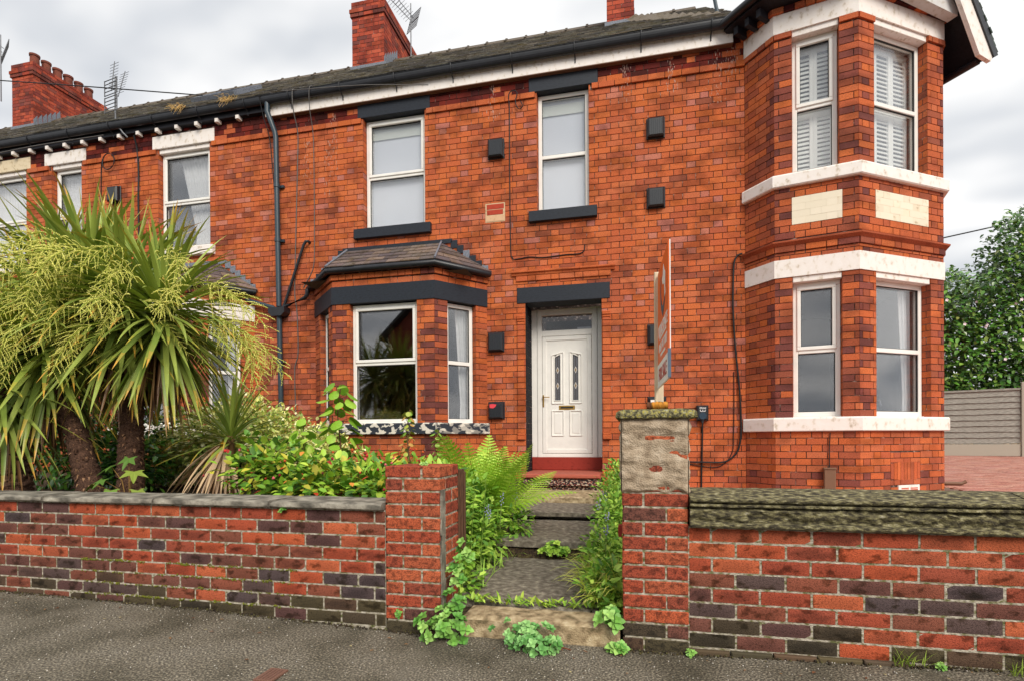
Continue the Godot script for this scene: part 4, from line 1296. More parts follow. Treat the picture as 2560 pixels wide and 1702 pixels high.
func eaves(h: Node3D, x0: float, x1: float, white: bool) -> void:
	if white:
		stonebox(h, "fascia", x0 - 0.16, x1, 6.368, 6.63, 0.05, 0.078, M.white, 0.003)
		stonebox(h, "soffit", x0 - 0.16, x1, 6.356, 6.368, 0.0, 0.08, M.brown, 0.002)
	else:
		stonebox(h, "soffit", x0, x1, 6.45, 6.62, 0.0, 0.09, M.darkwood, 0.002)
		var x = x1 - 0.52
		while x > x0:
			stonebox(h, "rafter_end", x - 0.03, x + 0.03, 6.395, 6.46, 0.02, 0.115, M.white, 0.004)
			x -= 0.41
	var b := MB.new()
	var n := 12
	var xs := x0 - 0.15 if white else x0
	for i in n:
		var a0 := PI + PI * i / n; var a1 := PI + PI * (i + 1) / n
		for r in [0.06, 0.055]:
			var p0 := Vector3(xs, 6.635 + sin(a0) * r * 1.85, 0.142 + cos(a0) * r)
			var p1 := Vector3(xs, 6.635 + sin(a1) * r * 1.85, 0.142 + cos(a1) * r)
			var d = Vector3(x1 + 0.02 - xs, 0, 0)
			var hint = Vector3(0, sin(a0 + 0.1), cos(a0 + 0.1)) * (1.0 if r > 0.058 else -1.0)
			b.quad(p0, p1, p1 + d, p0 + d, W, hint)
	b.tube([Vector3(xs, 6.637, 0.203), Vector3(x1 + 0.02, 6.637, 0.203)], 0.006, 0.006, 6, W)
	wpart(h, "gutter", b, M.gutter)
	var x2 := xs + 0.5
	while x2 < x1:
		b = MB.new()
		b.tube([Vector3(x2, 6.645, 0.207), Vector3(x2, 6.58, 0.205), Vector3(x2, 6.53, 0.18), Vector3(x2, 6.515, 0.14), Vector3(x2, 6.49, 0.09), Vector3(x2, 6.43, 0.084)], 0.009, 0.009, 6, W)
		wpart(h, "gutter_bracket", b, M.gutter)
		x2 += 0.93

const EAVE := Vector2(0.17, 6.655)   # z, y
const RIDGE := Vector2(-3.6, 9.69)

func roof(h: Node3D, x0: float, x1: float) -> void:
	var rf := sub(h, "roof")
	rf.position = Vector3.ZERO
	var bo := base_of(h)
	var b := MB.new()
	var s = Vector3(0, RIDGE.y - EAVE.y, RIDGE.x - EAVE.x)
	var ln := s.length(); s /= ln
	var nn = Vector3(0, -s.z, s.y)
	var e = Vector3(0, EAVE.y, EAVE.x)
	b.quad(Vector3(x0, e.y, e.z), Vector3(x1, e.y, e.z), Vector3(x1, RIDGE.y, RIDGE.x), Vector3(x0, RIDGE.y, RIDGE.x), g(0.05), nn)
	b.quad(Vector3(x0, RIDGE.y, RIDGE.x), Vector3(x1, RIDGE.y, RIDGE.x), Vector3(x1, 6.6, -8.2), Vector3(x0, 6.6, -8.2), g(0.05), Vector3(0, 0.8, -0.6))
	var under := part(rf, "underlay", b.mesh(), M.slate)
	under.position = -bo
	b = MB.new()
	var row := 0
	var t := 0.0
	var cols := [lin(142, 138, 132), lin(126, 123, 120), lin(156, 150, 140), lin(114, 111, 110), lin(160, 153, 138), lin(134, 128, 122), lin(148, 142, 128)]
	while t < ln - 0.05:
		var x = x0 + rng.randf_range(-0.15, 0.0) - (0.15 if row % 2 else 0.0)
		while x < x1:
			var w = rng.randf_range(0.24, 0.36)
			var xa := maxf(x, x0); var xb := minf(x + w - 0.006, x1)
			if xb - xa > 0.05:
				var lift := rng.randf_range(0.010, 0.026)
				var mid = e + s * (t + 0.115 + rng.randf_range(-0.012, 0.012))
				var ss := (s * 0.25 - nn * lift * 0.8).normalized() * 0.26
				b.box(Transform3D(Basis(Vector3(xb - xa, 0, 0), ss, nn * 0.014), Vector3((xa + xb) / 2, mid.y, mid.z) + nn * (lift * 0.5)), jit(cols[rng.randi() % cols.size()], 0.14), false)
			x += w
		t += 0.2
		row += 1
	var sl := part(rf, "slates", b.mesh(), M.slate)
	sl.position = -bo; sl.set_meta("kind", "stuff")
	# ridge tiles
	b = MB.new()
	var L := 0.44
	b.prism(Vector3.ZERO, Vector3(0, 0, 1), Vector3.UP, Vector3(L - 0.01, 0, 0), [Vector2(-0.17, -0.12), Vector2(-0.05, -0.005), Vector2(-0.03, 0.025), Vector2(0.03, 0.025), Vector2(0.05, -0.005), Vector2(0.17, -0.12), Vector2(0.17, -0.14), Vector2(0.0, -0.03), Vector2(-0.17, -0.14)], lin(116, 104, 92))
	b.prism(Vector3(-0.02, 0, 0), Vector3(0, 0, 1), Vector3.UP, Vector3(0.05, 0, 0), [Vector2(-0.18, -0.11), Vector2(-0.055, 0.01), Vector2(-0.035, 0.045), Vector2(0.035, 0.045), Vector2(0.055, 0.01), Vector2(0.18, -0.11)], lin(104, 94, 84))
	var rm := b.mesh()
	var x3 := x0
	while x3 < x1 - 0.2:
		var o = part(rf, "ridge_tile", rm, M.slate)
		o.position = Vector3(x3, RIDGE.y + 0.03 + rng.randf_range(-0.006, 0.006), RIDGE.x) - bo
		x3 += L

func chimney(h: Node3D, x0: float, x1: float, z0: float, z1: float, y0: float, y1: float, pots: int) -> void:
	var c = sub(h, "chimney")
	var recs := []
	var P := {"pick": pick_stack, "base": y1, "L": 0.232, "H": 0.118}
	var zones := [[y0, y1 - 0.34, 0.0], [y1 - 0.34, y1 - 0.26, 0.03], [y1 - 0.26, y1 - 0.17, 0.045], [y1 - 0.17, y1, 0.012]]
	for q in zones:
		var k: float = q[2]
		var pp := P.duplicate()
		pp.off = k; pp.depth = 0.02 + k
		pp.base = q[1]
		if k > 0.02: pp.pick = func(_p, _w): return "dark" if rng.randf() < 0.6 else "stack"
		lay(recs, Vector3(0, 0, z1), FU, FN, x0 - k, x1 + k, q[0], q[1], [], pp)
		lay(recs, Vector3(x1, 0, z1), Vector3.FORWARD, Vector3.RIGHT, -k, z1 - z0 + k, q[0], q[1], [], pp)
		lay(recs, Vector3(x0, 0, z0), Vector3.BACK, Vector3.LEFT, -k, z1 - z0 + k, q[0], q[1], [], pp)
	build_bricks(c, recs, 0)
	var b := MB.new()
	b.ab(Vector3(x0 + 0.006, y0, z0), Vector3(x1 - 0.006, y1 - 0.003, z1 - 0.006))
	b.ab(Vector3(x0 - 0.03, y1 - 0.26, z0 - 0.03), Vector3(x1 + 0.03, y1 - 0.18, z1 + 0.03))
	wpart(c, "core", b, M.mortar)
	for k in pots:
		b = MB.new()
		var z = lerpf(z1 - 0.3, z0 + 0.25, float(k) / maxf(1, pots - 1))
		var r := rng.randf_range(0.10, 0.115)
		b.lathe(Vector3((x0 + x1) / 2, y1 - 0.02, z), [Vector2(r * 1.05, 0), Vector2(r * 1.0, 0.30), Vector2(r * 0.98, 0.38), Vector2(r * 1.14, 0.39), Vector2(r * 1.16, 0.44), Vector2(r * 1.0, 0.445), Vector2(r * 0.85, 0.41), Vector2(r * 0.8, 0.0)], 18, W)
		wpart(c, "chimney_pot", b, M.terracotta)
	# lead: apron in front and steps up the side
	b = MB.new()
	var rh := func(z: float) -> float: return EAVE.y + (EAVE.x - z) * (RIDGE.y - EAVE.y) / (EAVE.x - RIDGE.x)
	b.ab(Vector3(x0 - 0.04, rh.call(z1) - 0.05, z1), Vector3(x1 + 0.04, rh.call(z1) + 0.09, z1 + 0.012))
	var z2 := z1
	while z2 > maxf(z0, RIDGE.x) :
		var yy: float = rh.call(z2)
		b.prism(Vector3(x1 + 0.001, 0, 0), Vector3.BACK, Vector3.UP, Vector3(0.008, 0, 0), [Vector2(z2, yy - 0.1), Vector2(z2, yy + 0.2), Vector2(z2 - 0.09, yy + 0.34), Vector2(z2 - 0.11, yy - 0.03)], W)
		z2 -= 0.115
	wpart(c, "flashing", b, M.lead)

func build_bay(h: Node3D, recs: Array, bk: MB, dx: float, black: bool) -> void:
	var pts := [Vector2(-5.09 + dx, 0.0), Vector2(-4.36 + dx, 0.69), Vector2(-2.745 + dx, 0.69), Vector2(-2.16 + dx, 0.0)]
	var ops := [[0.30, 0.80], [0.285, 1.345], [0.215, 0.70]]
	var lm: Material = M.blackp if black else M.white
	for i in 3:
		var a: Vector2 = pts[i]; var c: Vector2 = pts[i + 1]
		var e = (c - a).normalized()
		var ud := Vector3(e.x, 0, e.y); var nd := Vector3(-e.y, 0, e.x)
		var o = v3(a, 0.0)
		var ln := a.distance_to(c)
		var hole := [ops[i][0], ops[i][1], 1.225, 2.995]
		var P := {"pick": pick_bay, "base": 2.993, "phase": 0.0}
		lay(recs, o, ud, nd, 0.0, ln, 0.2, 1.075, [], P)
		lay(recs, o, ud, nd, 0.0, ln, 1.225, 2.995, [hole], P)
		lay(recs, o, ud, nd, 0.0, ln, 3.25, 3.345, [], {"kind": "house", "base": 3.25})
		lay(recs, o, ud, nd, -0.01, ln + 0.01, 3.345, 3.43, [], {"pick": pick_bay, "base": 3.345, "off": 0.025, "depth": 0.05, "L": 0.118, "H": 0.118})
		backing(bk, o, ud, nd, 0.0, ln, -0.2, 3.46, [hole])
		jambs(recs, bk, o, ud, nd, hole, 0.12, P)
		var ins: String = ["dark", "dark", "curtain"][i]
		window(h, Transform3D(Basis(ud, Vector3.UP, nd), o + ud * (hole[0] + 0.005) + Vector3.UP * 1.235 - nd * 0.085), hole[1] - hole[0] - 0.01, 1.745, 0.505, {"inside": ins, "room": false, "sash": i == 1, "cw": 0.5})
	var b := MB.new()
	band(b, pts, [[0.014, 2.993], [0.014, 3.25]], 0.14)
	wpart(h, "bay_lintel", b, lm)
	b = MB.new()
	band(b, pts, [[0.05, 1.07], [0.058, 1.078], [0.058, 1.215], [0.05, 1.232]], 0.14)
	wpart(h, "bay_sill", b, M.peel if black else M.white)
	# gutter
	var gp := mitre(pts, 0.085)
	b = MB.new()
	var gl := []
	for i in gp.size():
		gl.append(v3(gp[i], 3.472))
	gl[0] = gl[0] + (gl[0] - gl[1]).normalized() * 0.10
	b.tube(gl, 0.047, 0.047, 10, W)
	wpart(h, "bay_gutter", b, M.gutter)
	# roof
	var rf := sub(h, "bay_roof")
	var bo := base_of(h)
	var ev := mitre(pts, 0.11)
	var T1 := Vector3(-4.50 + dx, 4.02, 0.015); var T2 := Vector3(-2.885 + dx, 4.02, 0.015)
	var E := []
	for q in ev: E.append(v3(q, 3.505))
	E[0].z = 0.015; E[3].z = 0.015
	b = MB.new()
	b.quad(E[1], E[2], T2, T1, g(0.05), Vector3(0, 1, 1)); b.flat(E[2], E[3], T2, g(0.05), Vector3(1, 1, 0)); b.flat(E[0], E[1], T1, g(0.05), Vector3(-1, 1, 0))
	b.quad(E[0], E[1], E[2], E[3], g(0.05), Vector3.DOWN)
	var u = part(rf, "underlay", b.mesh(), M.slate)
	u.position = -bo
	var cols := [lin(128, 112, 108), lin(112, 100, 98), lin(140, 122, 112), lin(120, 108, 104), lin(106, 94, 96)]
	for face in [[E[1], E[2], T1, T2], [E[2], E[3], T2, T2], [E[0], E[1], T1, T1]]:
		var nn: Vector3 = (face[1] - face[0]).cross(face[2] - face[0]).normalized()
		if nn.y < 0.0: nn = -nn
		var rows := 5
		for r in rows:
			var t0 := float(r) / rows; var t1 := float(r + 1) / rows + 0.03
			var la: Vector3 = face[0].lerp(face[2], t0); var ra: Vector3 = face[1].lerp(face[3], t0)
			var lb: Vector3 = face[0].lerp(face[2], minf(t1, 1.0)); var rb: Vector3 = face[1].lerp(face[3], minf(t1, 1.0))
			var len2 := la.distance_to(ra)
			var n := maxi(1, int(round(len2 / 0.24)))
			var cuts := [0.0]
			for k in n + 1:
				var cc := (k + (0.5 if r % 2 else 0.0)) / n + rng.randf_range(-0.02, 0.02)
				if cc > 0.06 and cc < 0.94: cuts.append(cc)
			cuts.append(1.0)
			for k in cuts.size() - 1:
				var q = MB.new()
				var g0: float = cuts[k] + 0.004 / maxf(len2, 0.05); var g1: float = cuts[k + 1] - 0.004 / maxf(len2, 0.05)
				var A := la.lerp(ra, g0) + nn * 0.022; var B2 := la.lerp(ra, g1) + nn * 0.022
				var C := lb.lerp(rb, g1) + nn * 0.010; var D := lb.lerp(rb, g0) + nn * 0.010
				var sk := rng.randf_range(-0.012, 0.012)
				var dn := (A - D).normalized() * sk
				A += dn; B2 += dn
				var col := jit(cols[rng.randi() % cols.size()], 0.12)
				q.quad(A, B2, C, D, col, nn)
				q.quad(A, B2, B2 - nn * 0.012, A - nn * 0.012, col, (A - D))
				q.quad(A, D, D - nn * 0.012, A - nn * 0.012, col, (A - B2))
				q.quad(B2, C, C - nn * 0.012, B2 - nn * 0.012, col, (B2 - A))
				var o = part(rf, "slate", q.mesh(), M.slate)
				o.position = -bo
	for e in [[E[2], T2], [E[1], T1]]:
		b = MB.new()
		b.tube([e[0] + Vector3(0, 0.03, 0), e[1] + Vector3(0, 0.03, 0)], 0.016, 0.016, 6, W)
		wpart(h, "hip_roll", b, M.lead)
	# flashing: painted strip above and stepped leads at both ends
	var fm: Material = M.blackp if black else M.lead
	stonebox(h, "flashing", -4.58 + dx, -2.71 + dx, 4.015, 4.085, -0.01, 0.014, fm, 0.003)
	for k in 6:
		var y1 := 4.085 - 0.0862 * k
		var xa := -2.71 + 0.098 * k
		stonebox(h, "flashing", xa - 0.02 + dx, xa + 0.085 + dx, y1 - 0.155, y1 - 0.03, -0.01, 0.014 + 0.001 * k, fm if k % 3 != 2 else M.lead, 0.003)
		var xb := -4.58 - 0.10 * k
		stonebox(h, "flashing", xb - 0.085 + dx, xb + 0.02 + dx, y1 - 0.155, y1 - 0.03, -0.01, 0.014 + 0.001 * k, M.lead if k % 2 else fm, 0.003)
	# the room behind
	var r := MB.new()
	var a0 := -4.95 + dx; var a1 := -2.3 + dx
	r.quad(Vector3(a0, 0.3, -3.2), Vector3(a1, 0.3, -3.2), Vector3(a1, 3.4, -3.2), Vector3(a0, 3.4, -3.2), W, Vector3.BACK)
	r.quad(Vector3(a0, 0.3, -3.2), Vector3(a0, 0.3, 0), Vector3(a0, 3.4, 0), Vector3(a0, 3.4, -3.2), W, Vector3.RIGHT)
	r.quad(Vector3(a1, 0.3, -3.2), Vector3(a1, 0.3, 0), Vector3(a1, 3.4, 0), Vector3(a1, 3.4, -3.2), W, Vector3.LEFT)
	r.quad(Vector3(a0, 0.3, -3.2), Vector3(a1, 0.3, -3.2), Vector3(a1, 0.3, 0.6), Vector3(a0, 0.3, 0.6), W, Vector3.UP)
	r.quad(Vector3(a0, 3.4, -3.2), Vector3(a1, 3.4, -3.2), Vector3(a1, 3.4, 0.6), Vector3(a0, 3.4, 0.6), W, Vector3.DOWN)
	wpart(h, "bay_room", r, M.room)

func neighbour() -> void:
	var h = thing("terraced_house", "neighbouring red brick house with white lintels rising behind the palms", "house", Vector3(-9.5, 0.2, 0))
	var recs := []
	var bk := MB.new()
	var ops := [[-8.19, -7.115, 4.35, 6.145], [-10.6, -9.90, 4.35, 6.145], [-12.35, -11.22, 4.35, 6.145]]
	var lint := [[-8.30, -7.013, 6.145, 6.372], [-10.755, -9.787, 6.145, 6.372], [-12.5, -11.103, 6.145, 6.372]]
	lay(recs, Vector3.ZERO, FU, FN, -17.4, -5.793, 0.2, 6.06, ops + [[-9.14, -6.27, -0.5, 3.62]], {"pick": pick_house})
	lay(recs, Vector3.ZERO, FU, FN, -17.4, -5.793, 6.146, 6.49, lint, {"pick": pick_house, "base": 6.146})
	lay(recs, Vector3.ZERO, FU, FN, -17.4, -5.793, 6.06, 6.146, [[-8.23, -7.06, 6.0, 6.2], [-10.66, -9.84, 6.0, 6.2], [-12.4, -11.16, 6.0, 6.2]], {"kind": "house", "off": 0.028, "depth": 0.05, "L": 0.232, "H": 0.232})
	backing(bk, Vector3.ZERO, FU, FN, -17.5, -5.79, -0.3, 6.6, ops + [[-9.03, -6.38, 0.3, 3.4]])
	for q in ops: jambs(recs, bk, Vector3.ZERO, FU, FN, q, 0.13, {"pick": pick_house})
	build_bay(h, recs, bk, -4.08, false)
	build_bricks(h, recs)
	wpart(h, "wall", bk, M.mortar)
	for i in 3:
		var q: Array = lint[i]
		stonebox(h, "lintel", q[0], q[1], q[2], q[3], -0.12, 0.015, M.cream if i == 2 else M.white)
		stonebox(h, "lintel_board", ops[i][0] + 0.01, ops[i][1] - 0.005, 6.07, 6.146, -0.12, -0.02, M.white)
		stonebox(h, "sill", q[0], q[1], 4.20, 4.353, -0.16, 0.07, M.white)
		window(h, Transform3D(Basis.IDENTITY, Vector3(ops[i][0] + 0.01, 4.37, -0.09)), ops[i][1] - ops[i][0] - 0.015, 1.72, 0.475, {"inside": "net" if i != 0 else "curtain", "cw": 0.85})
	eaves(h, -17.0, -5.95, false)
	roof(h, -17.5, -5.76)
	chimney(h, -15.97, -15.25, -5.0, -3.0, 8.9, 10.92, 6)
	# roof window standing proud of the slates
	var s = Vector3(0, RIDGE.y - EAVE.y, RIDGE.x - EAVE.x).normalized()
	var nn = Vector3(0, -s.z, s.y)
	var b := MB.new()
	var c0 := Vector3(-7.75, 7.76, -1.2)
	for e in [[Vector3(-0.45, 0, 0), 0.06, 0.95], [Vector3(0.45, 0, 0), 0.06, 0.95]]:
		b.box(Transform3D(Basis(Vector3(0.07, 0, 0), s * 0.95, nn * 0.10), c0 + e[0]), W)
	for e in [-0.46, 0.46]:
		b.box(Transform3D(Basis(Vector3(0.97, 0, 0), s * 0.07, nn * 0.10), c0 + s * e), W)
	wpart(h, "roof_window", b, M.lead)
	b = MB.new()
	b.box(Transform3D(Basis(Vector3(0.84, 0, 0), s * 0.86, nn * 0.02), c0 + nn * 0.05), W)
	wpart(h, "roof_window_pane", b, mat("dark glass", srgb(70, 78, 90), 0.08, null, W3(), {"spec": 0.7}))
	var sh := MB.new()
	sh.quad(Vector3(-17.5, -0.3, -8.0), Vector3(-5.79, -0.3, -8.0), Vector3(-5.79, 6.6, -8.0), Vector3(-17.5, 6.6, -8.0), W, Vector3.FORWARD)
	wpart(h, "back_wall", sh, M.mortar)

func pipes(h: Node3D) -> void:
	var b := MB.new()
	b.tube([Vector3(-5.86, 6.56, 0.14), Vector3(-5.86, 6.40, 0.14), Vector3(-5.80, 6.22, 0.11), Vector3(-5.755, 6.08, 0.09), Vector3(-5.75, 6.0, 0.075), Vector3(-5.715, 3.2, 0.075)], 0.042, 0.042, 12, W)
	b.tube([Vector3(-5.71, 3.06, 0.075), Vector3(-5.67, 0.3, 0.075)], 0.042, 0.042, 12, W)
	wpart(h, "downpipe", b, M.pipe)
	for y in [5.2, 4.3, 2.3, 1.4]:
		b = MB.new()
		b.tube([Vector3(-5.715 - (y - 3.2) * 0.012, y - 0.03, 0.075), Vector3(-5.715 - (y - 3.2) * 0.012, y + 0.03, 0.075)], 0.052, 0.052, 12, W)
		b.ab(Vector3(-5.80, y - 0.02, 0.0), Vector3(-5.64, y + 0.02, 0.04))
		wpart(h, "pipe_clip", b, M.pipe)
	b = MB.new()
	b.prism(Vector3(-5.86, 0, 0), Vector3.RIGHT, Vector3.UP, Vector3(0, 0, 0.16), [Vector2(0.06, 3.03), Vector2(0.24, 3.03), Vector2(0.30, 3.09), Vector2(0.30, 3.175), Vector2(0.0, 3.175), Vector2(0.0, 3.09)], W)
	wpart(h, "hopper", b, M.gutter)
	b = MB.new()
	b.tube([Vector3(-5.17, 3.44, 0.10), Vector3(-5.17, 3.36, 0.10), Vector3(-5.22, 3.31, 0.09), Vector3(-5.60, 3.19, 0.08), Vector3(-5.64, 3.14, 0.08)], 0.034, 0.034, 10, W)
	wpart(h, "branch_pipe", b, M.gutter)
	b = MB.new()
	b.tube([Vector3(-6.33, 3.44, 0.10), Vector3(-6.33, 3.36, 0.10), Vector3(-6.28, 3.33, 0.09), Vector3(-5.82, 3.19, 0.08), Vector3(-5.78, 3.14, 0.08)], 0.034, 0.034, 10, W)
	wpart(h, "branch_pipe", b, M.pipe)
	b = MB.new()
	b.tube([Vector3(-5.18, 4.24, -0.01), Vector3(-5.18, 4.24, 0.05), Vector3(-5.21, 4.235, 0.07), Vector3(-5.25, 4.18, 0.07), Vector3(-5.60, 3.26, 0.07), Vector3(-5.65, 3.14, 0.08)], 0.024, 0.024, 10, W)
	wpart(h, "waste_pipe", b, M.gutter)

func corner_house() -> void:
	var h = thing("corner_house", "red brick corner house with two storey angled bay and white stone bands", "house", Vector3(2.6, 0.2, 0))
	var pts := [Vector2(1.515, 0.0), Vector2(1.795, 0.375), Vector2(2.70, 0.57), Vector2(3.985, -0.23), Vector2(4.35, -1.7)]
	var recs := []
	var bk := MB.new()
	var ops := [[], [[0.205, 0.745, 1.245, 3.03], [0.205, 0.72, 4.335, 6.153]], [[0.285, 1.262, 1.245, 3.03], [0.262, 1.212, 4.335, 6.153]], []]
	var panels := [[], [[0.20, 0.75, 3.69, 4.035]], [[0.277, 1.222, 3.69, 4.035]], []]
	for i in 4:
		var a: Vector2 = pts[i]; var c: Vector2 = pts[i + 1]
		var e = (c - a).normalized()
		var ud := Vector3(e.x, 0, e.y); var nd := Vector3(-e.y, 0, e.x)
		var o = v3(a, 0.0)
		var ln := a.distance_to(c)
		var P := {"pick": pick_corner, "base": 1.07}
		# grate with soldier course above it, on the third face
		var extra := [[0.52, 1.06, 0.2, 0.80]] if i == 2 else []
		lay(recs, o, ud, nd, 0.0, ln, 0.15, 1.07, extra, P)
		lay(recs, o, ud, nd, 0.0, ln, 1.24, 3.03, ops[i], P)
		lay(recs, o, ud, nd, 0.0, ln, 3.256, 3.35, [], P)
		lay(recs, o, ud, nd, 0.0, ln, 3.35, 3.43, [], {"pick": pick_corner, "base": 3.35, "off": 0.02, "depth": 0.04})
		lay(recs, o, ud, nd, 0.0, ln, 3.50, 4.175, panels[i], {"pick": pick_corner, "base": 3.69})
		lay(recs, o, ud, nd, 0.0, ln, 4.33, 6.08, ops[i], P)
		lay(recs, o, ud, nd, 0.0, ln, 6.08, 6.155, ops[i], {"pick": pick_corner, "base": 6.08, "off": 0.022, "depth": 0.04})
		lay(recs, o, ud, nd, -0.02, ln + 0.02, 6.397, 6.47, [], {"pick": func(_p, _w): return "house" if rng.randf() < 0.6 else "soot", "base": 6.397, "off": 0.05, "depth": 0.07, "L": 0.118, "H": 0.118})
		backing(bk, o, ud, nd, 0.0, ln, -0.3, 6.9, ops[i])
		for q in ops[i]: jambs(recs, bk, o, ud, nd, q, 0.14, P)
		for q in panels[i]:
			lay(recs, o, ud, nd, q[0], q[1], q[2], q[3], [], {"kind": "painted", "base": q[2], "joint": 0.0018, "off": 0.004, "course": 0.08625})
			var pm := MB.new()
			pm.box(Transform3D(Basis(ud * (q[1] - q[0]), Vector3.UP * (q[3] - q[2]), nd * 0.008), o + ud * ((q[0] + q[1]) / 2) + Vector3.UP * ((q[2] + q[3]) / 2) - nd * 0.006), lin(231, 221, 199))
			wpart(h, "painted_panel", pm, M.vc_painted)
		for q in ops[i]:
			var up: bool = q[2] > 3.0
			window(h, Transform3D(Basis(ud, Vector3.UP, nd), o + ud * (q[0] + 0.005) + Vector3.UP * (q[2] + 0.012) - nd * 0.11), q[1] - q[0] - 0.01, q[3] - q[2] - 0.085, 0.49, {"sash": i == 1, "inside": "shutter" if up else ("dark" if i == 1 else "curtain"), "leaves": 2 if i == 1 else 3, "cw": 0.25, "room": false})
			var lb := MB.new()
			lb.cbox(Transform3D(Basis(ud * (q[1] - q[0] - 0.006), Vector3.UP * 0.075, nd * 0.14), o + ud * ((q[0] + q[1]) / 2) + Vector3.UP * (q[3] - 0.036) - nd * 0.15), 0.004, W)
			wpart(h, "lintel_board", lb, M.white)
		if i == 2:
			for k in 9:
				var x0 := 0.525 + 0.0595 * k
				var br := MB.new()
				br.box(Transform3D(Basis(ud * 0.053, Vector3.UP * (0.20 + 0.03 * sin(k * 0.35)), nd * 0.02), o + ud * (x0 + 0.028) + Vector3.UP * 0.56 - nd * 0.02), jit(tones.smoke[k % 5] if k % 3 == 0 else tones.house[k % 9], 0.1), false)
				wpart(h, "soldier_brick", br, M.vc_house)
			recs.append([Transform3D(Basis(ud * 0.18, Vector3.UP * 0.078, nd * 0.02), o + ud * 0.62 + Vector3.UP * 0.318 - nd * 0.02), "house", 2])
			recs.append([Transform3D(Basis(ud * 0.13, Vector3.UP * 0.078, nd * 0.02), o + ud * 1.10 + Vector3.UP * 0.318 - nd * 0.02), "house", 4])
			lay(recs, o, ud, nd, 0.52, 1.06, 0.36, 0.452, [], P)
			lay(recs, o, ud, nd, 0.52, 1.06, 0.666, 0.80, [], P)
			var ab := MB.new()
			ab.cbox(Transform3D(Basis(ud * 0.38, Vector3.UP * 0.125, nd * 0.022), o + ud * 0.84 + Vector3.UP * 0.318 - nd * 0.01), 0.004, W)
			wpart(h, "air_brick", ab, M.white)
			ab = MB.new()
			for k in 2:
				for m in 3:
					ab.box(Transform3D(Basis(ud * 0.13, Vector3.UP * 0.014, nd * 0.006), o + ud * (0.76 + 0.165 * k) + Vector3.UP * (0.296 + 0.022 * m) + nd * 0.008), lin(190, 84, 50))
			wpart(h, "air_slot", ab, M.twig)
	build_bricks(h, recs)
	wpart(h, "wall", bk, M.mortar)
	var b := MB.new()
	band(b, pts, [[0.045, 1.068], [0.055, 1.078], [0.055, 1.225], [0.045, 1.245]], 0.18)
	wpart(h, "lower_sill", b, M.white)
	b = MB.new()
	band(b, pts, [[0.012, 3.03], [0.012, 3.256]], 0.16)
	wpart(h, "lower_band", b, M.white)
	b = MB.new()
	band(b, pts, [[0.02, 3.428], [0.035, 3.44], [0.065, 3.462], [0.068, 3.482], [0.0, 3.505]], 0.1)
	wpart(h, "string_mould", b, tone_mats.smoke[0])
	b = MB.new()
	band(b, pts, [[0.045, 4.173], [0.058, 4.186], [0.058, 4.315], [0.045, 4.335]], 0.18)
	wpart(h, "upper_sill", b, M.white)
	b = MB.new()
	band(b, pts, [[0.014, 6.153], [0.014, 6.397]], 0.16)
	wpart(h, "upper_band", b, M.white)
	# rooms of both storeys
	for q in [[0.4, 3.2], [3.3, 6.3]]:
		var r := MB.new()
		var pl := [Vector2(1.6, -0.3), Vector2(1.9, 0.2), Vector2(2.7, 0.42), Vector2(3.8, -0.3), Vector2(4.1, -1.7), Vector2(3.6, -3.2), Vector2(1.6, -3.2)]
		for k in pl.size():
			var a: Vector2 = pl[k]; var c: Vector2 = pl[(k + 1) % pl.size()]
			if k in [3, 4, 5, 6]:
				var mid = (a + c) / 2 - Vector2(2.6, -1.2)
				r.quad(v3(a, q[0]), v3(c, q[0]), v3(c, q[1]), v3(a, q[1]), W, Vector3(-mid.x, 0, -mid.y))
		for y in [q[0], q[1]]:
			for k in range(1, pl.size() - 1): r.flat(v3(pl[0], y), v3(pl[k], y), v3(pl[k + 1], y), W, Vector3.UP if y == q[0] else Vector3.DOWN)
		wpart(h, "room", r, M.room)
	# tap over a kitchen sink seen through the lower window
	b = MB.new()
	b.tube([Vector3(3.05, 1.25, 0.0), Vector3(3.05, 1.42, 0.0), Vector3(3.08, 1.48, 0.0), Vector3(3.14, 1.47, 0.0), Vector3(3.16, 1.40, 0.0)], 0.011, 0.011, 8, W)
	wpart(h, "tap", b, M.alu)
	corner_roof(h, pts)
	b = MB.new()
	b.quad(Vector3(4.35, -0.3, -1.7), Vector3(4.35, 6.9, -1.7), Vector3(4.35, 6.9, -9.0), Vector3(4.35, -0.3, -9.0), W, Vector3.RIGHT)
	b.quad(Vector3(1.515, -0.3, -9.0), Vector3(4.35, -0.3, -9.0), Vector3(4.35, 6.9, -9.0), Vector3(1.515, 6.9, -9.0), W, Vector3.FORWARD)
	wpart(h, "back_wall", b, M.mortar)

